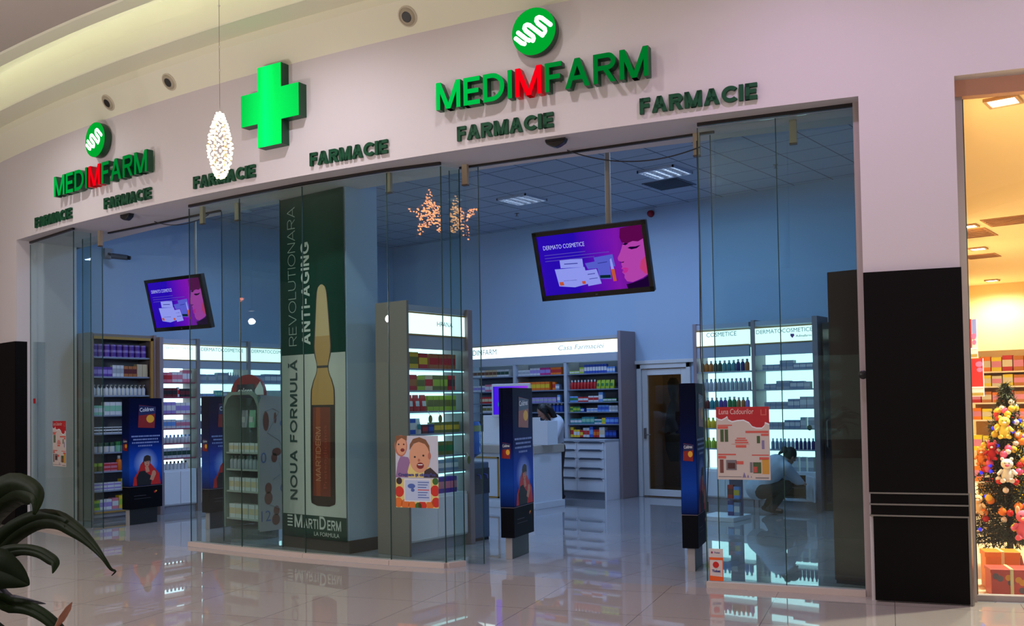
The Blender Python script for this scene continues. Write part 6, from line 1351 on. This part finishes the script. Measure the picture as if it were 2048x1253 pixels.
# ------------------------------------------------------------------ hanging light ornaments of the mall
bulb_m = glow('warm led', (255, 232, 180), 22.0)
wire_m = mat('ornament wire', (150, 120, 70), 0.5)
t = thing('hanging_light_ornament', 'slim pine-cone shaped ornament of warm white lights hanging before the facade', 'ornament', (-5.93, 4.17, 3.49))
def cone_r(u): return 0.088 * (math.sin(PI * min(1, max(0, u * 0.88 + 0.06))) ** 0.6) * (0.75 + 0.25 * (1 - abs(2 * u - 0.8)))
m = MB()
for k in range(6):
    a = PI * k / 3; m.tube([(cone_r(u) * 0.93 * math.cos(a), cone_r(u) * 0.93 * math.sin(a), -0.235 + 0.47 * u) for u in frange(0, 1, 10)], 0.0025, 5)
m.build('wire_frame', wire_m, t)
m = MB()
for k in range(240):
    u = (k + 0.5) / 240; a = k * 2.39996; r = cone_r(u) * random.uniform(0.9, 1.04)
    m.sphere((r * math.cos(a), r * math.sin(a), -0.235 + 0.47 * u + random.uniform(-0.006, 0.006)), 0.0078, 6, 4)
o = m.build('lights', bulb_m, t); o['kind'] = 'stuff'
m = MB(); m.tube([(0, 0, 0.22), (0, 0, 2.37)], 0.0022, 6); m.build('cord', mat('ornament cord', (150, 140, 130), 0.5), t)
for z in (0.55, 0.72, 1.02, 1.22, 1.42):
    m = MB(); m.sphere((0, 0, z), 0.008, 8, 6); m.build('cord_bead', mat('clear bead', (225, 220, 210), 0.2), t)
def star(loc, R, rz, label, col, st_):
    t = thing('hanging_star', label, 'ornament', loc, rz)
    pts = [(R * (1 if k % 2 == 0 else 0.45) * math.sin(PI * k / 5), R * (1 if k % 2 == 0 else 0.45) * math.cos(PI * k / 5)) for k in range(10)]
    m = MB(); m.tube([(x, 0, z) for x, z in pts + pts[:1]], 0.008, 6); m.build('wire_frame', wire_m, t)
    m = MB()
    for k in range(260):
        i = random.randrange(10); f = random.random() ** 0.6; g = random.random()
        x = (pts[i][0] * (1 - g) + pts[(i + 1) % 10][0] * g) * f; z = (pts[i][1] * (1 - g) + pts[(i + 1) % 10][1] * g) * f
        m.sphere((x, random.uniform(-0.03, 0.03), z), R * 0.026, 6, 4)
    o = m.build('lights', glow('star led ' + label[:6], col, st_), t); o['kind'] = 'stuff'
    m = MB(); m.tube([(0, 0, R), (0, 0, MALL_CEIL - loc[2])], 0.004, 5); m.build('cord', wire_m, t)
star((-7.87, 1.87, 4.57), 0.44, 0.35, 'large star of warm lights, seen only mirrored in the shopfront glass', (255, 150, 84), 22.0)
star((-15.5, 0.44, 3.72), 0.30, -0.1, 'small star of warm lights, seen mirrored beside the ampoule banner', (255, 130, 80), 20.0)
star((-5.0, -0.27, 3.51), 0.15, 0.2, 'smallest star of orange lights, seen mirrored beside the hanging screen', (255, 130, 90), 14.0)

# ------------------------------------------------------------------ plant in the near corner
leaf_m = mat('dark glossy leaf', (20, 32, 11), 0.55, spec=0.1, noise=0.35, nscale=14)
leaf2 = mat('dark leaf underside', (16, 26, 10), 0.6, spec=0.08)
plant = thing('potted_plant', 'dark broad-leaved plant reaching into the bottom corner of the view', 'plant', (-2.36, 0.80, 0))
POT = Vector((-2.36, 0.80, 0))
def leaf(name, pts, ws, m, fold=0.25, lab=None):
    pts = [Vector(p) - POT for p in pts]; A, C_, B = [], [], []
    # smooth the line
    P2, W3 = [], []
    n = len(pts)
    for i in range(n - 1):
        p0, p1, p2, p3 = pts[max(i - 1, 0)], pts[i], pts[i + 1], pts[min(i + 2, n - 1)]
        for k in range(4):
            f = k / 4; P2.append(0.5 * ((2 * p1) + (p2 - p0) * f + (2 * p0 - 5 * p1 + 4 * p2 - p3) * f * f + (3 * p1 - p0 - 3 * p2 + p3) * f ** 3)); W3.append(ws[i] * (1 - f) + ws[i + 1] * f)
    P2.append(pts[-1]); W3.append(ws[-1])
    for i, p in enumerate(P2):
        t_ = (P2[min(i + 1, len(P2) - 1)] - P2[max(i - 1, 0)]).normalized(); view = (p + POT - Vector((0, 0, EYE))).normalized()
        sd = t_.cross(view).normalized(); nn = sd.cross(t_).normalized()
        w = W3[i] / 2
        A.append(p + sd * w + nn * w * fold); C_.append(p); B.append(p - sd * w + nn * w * fold)
    mb = MB(); mb.strip(A, C_); mb.strip(C_, B)
    return mb.build(name, m, plant, smooth=True, solid=0.0015)
leaf('leaf', [(-2.33, 0.82, 1.10), (-2.238, 0.922, 1.285), (-2.096, 0.902, 1.391), (-2.003, 0.91, 1.441), (-1.921, 0.911, 1.444), (-1.891, 0.91, 1.429), (-1.886, 0.902, 1.403)], [0.02, 0.0646, 0.0769, 0.07, 0.0438, 0.0212, 0.0038], leaf_m, 0.5)
leaf('leaf', [(-2.33, 0.82, 1.05), (-2.231, 0.93, 1.22), (-2.074, 0.922, 1.329), (-1.974, 0.936, 1.379), (-1.885, 0.942, 1.39), (-1.816, 0.946, 1.374), (-1.765, 0.949, 1.353), (-1.719, 0.948, 1.33), (-1.698, 0.952, 1.31), (-1.687, 0.955, 1.306), (-1.688, 0.948, 1.299)], [0.02, 0.045, 0.048, 0.042, 0.036, 0.028, 0.017, 0.008, 0.005, 0.0035, 0.0009], leaf_m, 0.3)
leaf('leaf', [(-2.30, 0.80, 1.05), (-2.018, 0.841, 1.285), (-1.919, 0.853, 1.329), (-1.868, 0.867, 1.342), (-1.813, 0.873, 1.342), (-1.775, 0.878, 1.332), (-1.758, 0.879, 1.324), (-1.752, 0.871, 1.308)], [0.02, 0.039, 0.0285, 0.0206, 0.0203, 0.0201, 0.0145, 0.0009], leaf_m, 0.4)
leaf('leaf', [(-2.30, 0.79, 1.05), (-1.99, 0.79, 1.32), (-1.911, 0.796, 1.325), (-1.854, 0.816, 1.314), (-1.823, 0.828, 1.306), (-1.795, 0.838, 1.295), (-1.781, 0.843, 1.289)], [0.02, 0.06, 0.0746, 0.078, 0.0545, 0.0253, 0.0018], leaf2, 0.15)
leaf('leaf', [(-2.33, 0.82, 1.0), (-2.005, 0.854, 1.222), (-1.938, 0.881, 1.228), (-1.888, 0.895, 1.225), (-1.842, 0.906, 1.21), (-1.801, 0.914, 1.186), (-1.764, 0.919, 1.16)], [0.02, 0.0253, 0.0289, 0.0248, 0.0226, 0.0205, 0.0074], leaf_m, 0.3)
leaf('leaf', [(-2.33, 0.81, 1.0), (-2.057, 0.876, 1.235), (-1.989, 0.904, 1.232), (-1.948, 0.924, 1.227), (-1.914, 0.938, 1.224)], [0.02, 0.024, 0.0158, 0.0098, 0.001], mat('shadow grey blade', (58, 58, 70), 0.5), 0.2)  # dark blade put in for a streak taken as a leaf's shadow
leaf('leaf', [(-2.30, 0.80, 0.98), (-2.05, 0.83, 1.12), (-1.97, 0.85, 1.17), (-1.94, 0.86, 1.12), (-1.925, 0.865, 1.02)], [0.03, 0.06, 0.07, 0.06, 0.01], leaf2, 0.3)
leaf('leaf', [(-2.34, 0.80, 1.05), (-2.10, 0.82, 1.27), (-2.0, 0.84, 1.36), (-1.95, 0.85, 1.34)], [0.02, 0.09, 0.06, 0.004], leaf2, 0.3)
m = MB(); m.tube([Vector(p) - POT for p in ((-2.32, 0.82, 0.95), (-2.1, 0.87, 1.08), (-1.90, 0.905, 1.13), (-1.822, 0.911, 1.193))], [0.006, 0.005, 0.004, 0.003], 6); m.build('flower_stalk', leaf_m, plant, smooth=True)
m = MB(); m.tube([Vector(p) - POT for p in ((-1.822, 0.911, 1.193), (-1.801, 0.913, 1.214), (-1.786, 0.918, 1.234), (-1.775, 0.919, 1.246))], [0.003, 0.0065, 0.005, 0.0006], 8); m.build('withered_flower', mat('withered pink', (150, 98, 78), 0.6), plant, smooth=True)
m = MB(); m.lathe([(0.17, 0), (0.22, 0.86), (0.24, 0.88), (0.24, 0.95), (0.21, 0.95), (0.20, 0.90)], 24); m.build('planter', mat('dark planter', (50, 46, 46), 0.5), plant, smooth=True)
m = MB(); m.lathe([(0.20, 0.895), (0.20, 0.905)], 20); m.build('soil', mat('potting soil', (40, 30, 22), 0.95), plant)
m = MB()
for k in range(6):
    a = k * 1.05; m.tube([(0.02 * math.cos(a), 0.02 * math.sin(a), 0.9), (0.05 * math.cos(a), 0.05 * math.sin(a), 1.08)], [0.010, 0.006], 6)
m.build('stem', leaf_m, plant, smooth=True)

# ------------------------------------------------------------------ gift shop next door
gift_wall = mat('gift shop warm paint', (242, 205, 150), 0.8)
gift_ceil = mat('gift shop ceiling paint', (248, 226, 190), 0.85)
b = MB(); b.prism([(-2.12, 8.45), (-2.0, 8.45), (-6.6, 27.2), (-6.75, 27.2)], 0, 4.5); struct(b.build('wall_gift_left', gift_wall))
b = MB(); b.box(-8, 8, 27, 27.2, 0, 4.5); struct(b.build('wall_gift_back', gift_wall))
b = MB(); b.add([(-1.95, 8.40, 0.004), (1.5, 9.8, 0.004), (8, 12.5, 0.004), (8, 27, 0.004), (-6.6, 27, 0.004)], [(0, 1, 2, 3, 4)]); struct(b.build('floor_gift', mat('gift shop pale floor', (225, 200, 165), 0.25)))
b = MB(); b.add([(-2.2, 8.35, 4.45), (-1.6, 8.5, 4.45), (1.5, 9.4, 4.45), (8, 12, 4.45), (8, 27, 4.45), (-6.7, 27, 4.45)], [(0, 1, 2, 3, 4, 5)]); struct(b.build('ceiling_gift', gift_ceil))
gl = [(-1.96, 8.30), (0.2, 9.25)]
b = MB()
wood = mat('salmon frame', (206, 150, 128), 0.6)
bar_between(b, (-1.995, 8.22), (0.3, 9.23), 3.97, 4.11, 0.10); struct(b.build('trim_8', wood))
b = MB(); bar_between(b, (-1.995, 8.22), (-1.93, 8.25), 0, 3.97, 0.08); bar_between(b, (-1.96, 8.29), (0.3, 9.28), 0, 0.045, 0.08); struct(b.build('trim_9', frame_m))
o = pane((-1.93, 8.30), (0.3, 9.28), 0.045, 3.97, 'shop_window', '', glass_mat('gift shop glass', (0.96, 0.97, 0.96))); tag(o, 'large clear shop window of the warm-lit gift shop', 'glass pane')
def square_light(x, y, lb, p):
    t = thing('square_ceiling_light', lb, 'ceiling light', (x, y, 4.45))
    m = MB()
    for a, c, d, e in ((-0.15, 0.15, -0.15, -0.12), (-0.15, 0.15, 0.12, 0.15), (-0.15, -0.12, -0.12, 0.12), (0.12, 0.15, -0.12, 0.12)): m.box(a, c, d, e, -0.03, 0)
    m.build('frame', mat('bronze light frame', (150, 110, 80), 0.4), t)
    m = MB(); m.box(-0.12, 0.12, -0.12, 0.12, -0.02, -0.005); m.build('diffuser', glow('warm diffuser', (255, 240, 205), 14), t)
    if p: lamp('warm_lamp', 'SPOT', (0, 0, -0.05), p, WARM, 0.1, 165, None, 0.6, parent=t)
square_light(-2.02, 10.25, 'square bright ceiling light of the gift shop right behind its window head', 620)
square_light(-4.02, 17.4, 'square ceiling light deep in the gift shop, at the frame edge', 1100)
square_light(-4.50, 20.2, 'square ceiling light deeper in the gift shop, brightest of the far pair', 1100)
square_light(-5.50, 26.0, 'farthest small square ceiling light of the gift shop near its back wall', 500)
lamp('gift_window_lamp', 'SPOT', (-0.6, 10.0, 4.3), 1500, WARM, 0.12, 130, (-1.0, 9.6, 0), 0.5, parent=None)
square_light(-0.9, 9.65, 'square ceiling light of the gift shop just outside the frame edge', 0)
for x, y, lb, wd_ in ((-4.35, 18.3, 'flat dark ceiling vent between the far gift shop lights', 0.5), (-4.7, 21.4, 'small flat dark ceiling vent behind the far gift shop lights', 0.3), (-3.35, 17.4, 'dark ceiling vent cut by the frame edge in the gift shop', 0.4)):
    t = thing('ceiling_vent', lb, 'vent', (x, y, 4.45))
    m = MB(); m.box(-wd_, wd_, -wd_, wd_, -0.012, 0); m.build('frame', mat('vent brown', (150, 96, 50), 0.6), t)
    m = MB()
    for k in range(5): m.box(-wd_ * 0.9, wd_ * 0.9, -wd_ * 0.8 + k * wd_ * 0.38, -wd_ * 0.7 + k * wd_ * 0.38, -0.02, -0.012)
    m.build('slat', mat('vent brown dark', (110, 66, 36), 0.6), t)
# shelf with toy boxes
t = thing('toy_shelf', 'pale toy shelf with yellow and orange boxes in the gift shop', 'shelf', (-2.70, 13.7, 0))
for z in (0.5, 0.9, 1.30, 1.52, 1.73, 1.92):
    m = MB(); m.box(-0.5, 0.30, -0.06, 0.25, z - 0.02, z); m.build('shelf_board', mat('pale shelf', (225, 200, 165), 0.5), t)
m = MB(); m.box(-0.5, 0.30, 0.25, 0.28, 0, 2.2); m.build('back_panel', mat('shelf back', (215, 170, 110), 0.6), t)
m = MB(); m.box(0.30, 0.42, -0.1, 0.28, 0, 2.45); m.build('side_panel', mat('bright cream', (245, 232, 200), 0.5), t)
k = 0
for z, h, cols in ((1.92, 0.20, ('yellow', 'orange', 'yellow', 'red', 'amber', 'yellow')), (1.73, 0.15, ('orange', 'yellow', 'cream', 'yellow', 'amber', 'yellow')), (1.52, 0.15, ('red', 'rust', 'orange', 'red', 'rust', 'red')), (1.30, 0.15, ('orange', 'yellow', 'orange', 'red', 'orange', 'red')), (0.9, 0.2, ('yellow', 'yellow', 'red', 'yellow', 'orange', 'yellow')), (0.5, 0.2, ('orange', 'red', 'yellow', 'orange', 'red', 'red'))):
    for j, c in enumerate(cols):
        ob = bpy.data.objects.new('toy_box', goods_mesh('carton', c, 'cream' if j % 2 else 'pink', 0.115, 0.10, h - 0.01 * (j % 3))); COL.objects.link(ob); ob.location = (-3.13 + j * 0.128, 13.68, z)
        tag(ob, '%s %s toy box from the left, %s board of the gift shop toy shelf' % (ORD[j], c, {1.92: 'top', 1.73: 'second', 1.52: 'third', 1.30: 'fourth', 0.9: 'fifth', 0.5: 'lowest'}[z]), 'box', 'toy boxes on the gift shop shelf')
def advert(loc, w, h, lb, hearts):
    t = thing('advert_board', lb, 'poster', loc, -0.45)
    m = MB(); m.box(0, w, -0.012, 0, 0, h); p = m.build('board', mat('advert pink white', (226, 190, 200), 0.5), t)
    q = MB()
    def add(pts, mi, k): q.poly([(x * w, -0.0135 - 0.0003 * k, z * h) for x, z in pts], mi)
    add([(0, 0.25), (0.62, 0.25), (0.62, 1), (0, 1)], 0, 0)
    if not hearts: add([(0.62, 0.25), (1, 0.25), (1, 1), (0.62, 1)], 0, 0)
    else: add([(0.66, 0.55), (0.98, 0.55), (0.98, 0.98), (0.66, 0.98)], 3, 1)
    add([(0, 0.03), (1, 0.03), (1, 0.10), (0, 0.10)], 4, 1); add([(0, 0.22), (1, 0.22), (1, 0.26), (0, 0.26)], 2, 2)
    for cx, cz, s2 in ((0.78, 0.55, 1), (0.80, 0.40, 0.8)) if hearts else ((0.82, 0.85, 1), (0.84, 0.70, 0.8)):
        add(ell(cx, cz, 0.19 * s2, 0.075 * s2, 14), 1, 3)
    add(ell(0.18, 0.36, 0.22, 0.07, 14), 2, 4)
    q.build('picture_print', [mat('advert red', (170, 14, 36), 0.5), mat('advert pink', (226, 96, 150), 0.5), white_pm, mat('advert blue', (120, 130, 200), 0.5), mat('advert olive', (150, 130, 60), 0.5)], p)
    m = MB(); m.box(0.02, 0.05, 0.0, 0.03, -loc[2], h); m.build('post', mat('advert post', (180, 60, 40), 0.5), t)
advert((-2.80, 11.80, 2.03), 0.17, 0.44, 'pink and red advert board with hearts high in the gift shop, upper of two', True)
advert((-2.80, 11.75, 1.60), 0.25, 0.42, 'crimson advert board with pink shapes in the gift shop, lower of two', False)
t = thing('yellow_crate', 'bright yellow display crate behind the christmas tree', 'crate', (-2.10, 12.0, 0))
m = MB(); m.box(-0.25, 0.4, -0.25, 0.25, 0.06, 1.28); m.build('body', mat('bright yellow', (240, 190, 20), 0.5), t, bevel=0.01)
m = MB(); m.box(-0.27, 0.42, -0.27, 0.27, 1.26, 1.30); m.build('rim', mat('bright yellow', (240, 190, 20), 0.5), t)
m = MB(); m.box(-0.22, 0.37, -0.22, 0.22, 0, 0.06); m.build('base', mat('red base', (170, 30, 26), 0.5), t)
# christmas tree
TX, TY = -1.98, 9.75
t = thing('christmas_tree', 'decorated artificial christmas tree behind the gift shop window', 'christmas tree', (TX, TY, 0))
m = MB(); m.tube([(0, 0, 0.02), (0, 0, 1.7)], [0.03, 0.008], 8); m.build('trunk', mat('tree trunk', (70, 48, 30), 0.8), t)
def tree_r(z): return max(0.02, 0.43 * (1 - (z - 0.30) / 1.45) ** 0.85) if z > 0.3 else 0.40
m = MB(); rnd = random.Random(3)
for k in range(420):
    z = 0.24 + 1.44 * (k / 420) ** 1.15; a = k * 2.39996; R = tree_r(z) * rnd.uniform(0.75, 1.08)
    tip = Vector((R * math.cos(a), R * math.sin(a), z - 0.10 * R + 0.03)); base = Vector((0, 0, z + 0.04)); d = (tip - base); L = d.length
    m.tube([base, tip], [0.004, 0.0015], 4, 1)
    n = int(10 + 75 * L)
    for j in range(n):
        p = base + d * (0.2 + 0.8 * j / n); u = Vector((rnd.uniform(-1, 1), rnd.uniform(-1, 1), rnd.uniform(-0.6, 1))).normalized() * 0.055 + d.normalized() * 0.035
        s2 = u.cross(Vector((0, 0, 1))).normalized() * 0.0075
        m.add([p - s2, p + s2, p + u], [(0, 1, 2)], 0)
m.build('foliage', [mat('fir needles', (62, 70, 40), 0.7), mat('fir twig', (70, 50, 34), 0.8)], t)
m = MB(); m.lathe([(0.10, 0), (0.12, 0.02), (0.09, 0.16), (0.05, 0.17)], 16); m.build('tree_stand', mat('red base', (170, 30, 26), 0.5), t, smooth=True)
def on_tree(z, ang, out=1.0):
    r = tree_r(z) * out; return (TX + r * math.cos(ang), TY + r * math.sin(ang), z)
VA = math.atan2(-TY, -TX)           # towards the photographer
HT = ['lowest', 'second lowest', 'third lowest', 'fourth lowest', 'fifth lowest', 'sixth lowest', 'seventh lowest', 'eighth lowest', 'ninth lowest', 'tenth lowest', 'eleventh lowest', 'twelfth lowest', 'thirteenth lowest', 'fourteenth lowest', 'fifteenth lowest', 'sixteenth lowest']
for cname, rgb, cnt, rad, seed, em in (('blue', (40, 50, 220), 16, 0.017, 1, 1.2), ('white', (235, 225, 215), 16, 0.026, 2, 0), ('yellow', (235, 190, 60), 14, 0.032, 5, 0), ('red', (190, 24, 28), 12, 0.030, 9, 0), ('pink', (226, 90, 140), 12, 0.034, 11, 0), ('orange', (236, 130, 40), 11, 0.036, 13, 0)):
    R_ = random.Random(seed); hs = sorted(R_.uniform(0.42, 1.55) for _ in range(cnt))
    bm_ = mat('bauble ' + cname, rgb, 0.15, emit=rgb if em else None, strength=em)
    for k, z in enumerate(hs):
        p = on_tree(z, VA + R_.uniform(-1.1, 1.1), R_.uniform(0.9, 1.05))
        b_ = thing('light_bauble' if em else 'bauble', '%s %s bauble on the christmas tree, counted upward from its foot' % (HT[k], cname), 'bauble', p)
        m = MB(); m.sphere((0, 0, 0), rad, 12, 8); m.build('ball', bm_, b_, smooth=True)
        m = MB(); m.lathe([(rad * 0.3, rad * 0.92), (rad * 0.3, rad * 1.2), (rad * 0.1, rad * 1.3)], 8); m.build('cap', gold_m, b_)
def plush(name, lb, loc, cols, s, rz, ears='round'):
    t = thing(name, lb, 'soft toy', loc, rz)
    b_ = MB(); b_.sphere((0, 0, 0.10 * s), (0.075 * s, 0.065 * s, 0.10 * s), 14, 10); b_.sphere((0, -0.01 * s, 0.245 * s), (0.075 * s, 0.068 * s, 0.07 * s), 14, 10)
    b_.build('body', cols[0], t, smooth=True)
    for q in (-1, 1):
        e = MB(); e.sphere((q * 0.055 * s, 0, 0.31 * s), (0.024 * s, 0.014 * s, (0.024 if ears == 'round' else 0.05) * s), 10, 8); e.build('ear', cols[1], t, smooth=True)
        e = MB(); e.tube([(q * 0.06 * s, -0.01 * s, 0.16 * s), (q * 0.11 * s, -0.05 * s, 0.11 * s)], [0.026 * s, 0.022 * s], 8); e.build('arm', cols[0], t, smooth=True)
        e = MB(); e.tube([(q * 0.04 * s, -0.03 * s, 0.03 * s), (q * 0.06 * s, -0.11 * s, 0.025 * s)], [0.032 * s, 0.03 * s], 8); e.build('leg', cols[0], t, smooth=True)
        e = MB(); e.sphere((q * 0.026 * s, -0.074 * s, 0.26 * s), 0.007 * s, 8, 6); e.build('eye', black_m, t, smooth=True)
    e = MB(); e.sphere((0, -0.075 * s, 0.228 * s), (0.026 * s, 0.016 * s, 0.018 * s), 10, 8); e.build('muzzle', cols[2], t, smooth=True)
    return t
yl = mat('plush yellow', (232, 205, 90), 0.9); wh = mat('plush white', (232, 224, 214), 0.9); pk = mat('plush pink', (220, 100, 130), 0.9); rd = mat('plush red', (190, 30, 40), 0.9); cr_ = mat('plush cream', (236, 200, 150), 0.9); og_ = mat('plush orange', (230, 130, 50), 0.9)
fz = VA + PI / 2
plush('plush_bear', 'yellow plush bear high on the christmas tree with a red bow', on_tree(1.22, VA - 0.1, 0.95), (yl, yl, wh), 0.62, fz)
plush('plush_bear', 'white plush bear with a red bow in the middle of the christmas tree', on_tree(0.84, VA - 0.02, 1.05), (wh, wh, pk), 0.66, fz)
plush('plush_rabbit', 'pink plush rabbit low on the christmas tree', on_tree(0.36, VA + 0.25, 1.05), (pk, cr_, cr_), 0.8, fz, 'long')
plush('plush_bear', 'orange plush bear at the edge of the christmas tree near the frame', on_tree(0.98, VA - 1.0, 1.0), (og_, yl, wh), 0.5, fz)
plush('plush_bear', 'cream plush bear low at the frame side of the christmas tree', on_tree(0.55, VA - 0.75, 1.0), (cr_, yl, wh), 0.55, fz)
plush('plush_rabbit', 'crimson plush rabbit on the frame side of the christmas tree', on_tree(1.03, VA - 0.55, 1.0), (rd, pk, wh), 0.5, fz, 'long')
def wrapped_box(lb, loc, sx, sy, sz, c, rz, dots):
    t = thing('gift_box', lb, 'gift box', loc, rz)
    m = MB(); m.box(-sx / 2, sx / 2, -sy / 2, sy / 2, 0, sz * 0.9); o = m.build('box_body', c, t, bevel=0.006)
    if dots:
        q = MB(); R_ = random.Random(len(lb))
        for k in range(7): q.poly([(x, -sy / 2 - 0.001, z) for x, z in ell(R_.uniform(-sx * 0.4, sx * 0.4), R_.uniform(sz * 0.12, sz * 0.75), 0.025, 0.025, 10)], k % 2)
        q.build('pattern_print', [mat('wrap grey', (110, 90, 96), 0.5), mat('wrap yellow', (235, 150, 40), 0.5)], o)
    m = MB(); m.box(-sx / 2 - 0.006, sx / 2 + 0.006, -sy / 2 - 0.006, sy / 2 + 0.006, sz * 0.86, sz); m.build('lid', c, t, bevel=0.004)
    m = MB(); m.box(-0.012, 0.012, -sy / 2 - 0.008, sy / 2 + 0.008, 0.0, sz + 0.003); m.build('ribbon', mat('wrap ribbon', (235, 215, 150), 0.4), t)
wr = mat('wrap red', (206, 70, 60), 0.4); wo = mat('wrap orange', (236, 130, 30), 0.4); wd2 = mat('wrap dark red', (160, 26, 30), 0.4)
wrapped_box('red gift box with grey dots in the gift shop window by the frame', (-1.78, 8.66, 0.0), 0.30, 0.22, 0.22, wr, 0.42, True)
wrapped_box('orange gift box standing behind the dotted red gift box', (-1.90, 8.95, 0.0), 0.26, 0.2, 0.31, wo, 0.42, False)
wrapped_box('dark red gift box next to the dotted red gift box', (-1.40, 8.90, 0.0), 0.30, 0.22, 0.28, wd2, 0.42, False)
wrapped_box('flat orange gift box in front of the dark red gift box', (-1.50, 8.70, 0.0), 0.2, 0.14, 0.12, wo, 0.40, True)
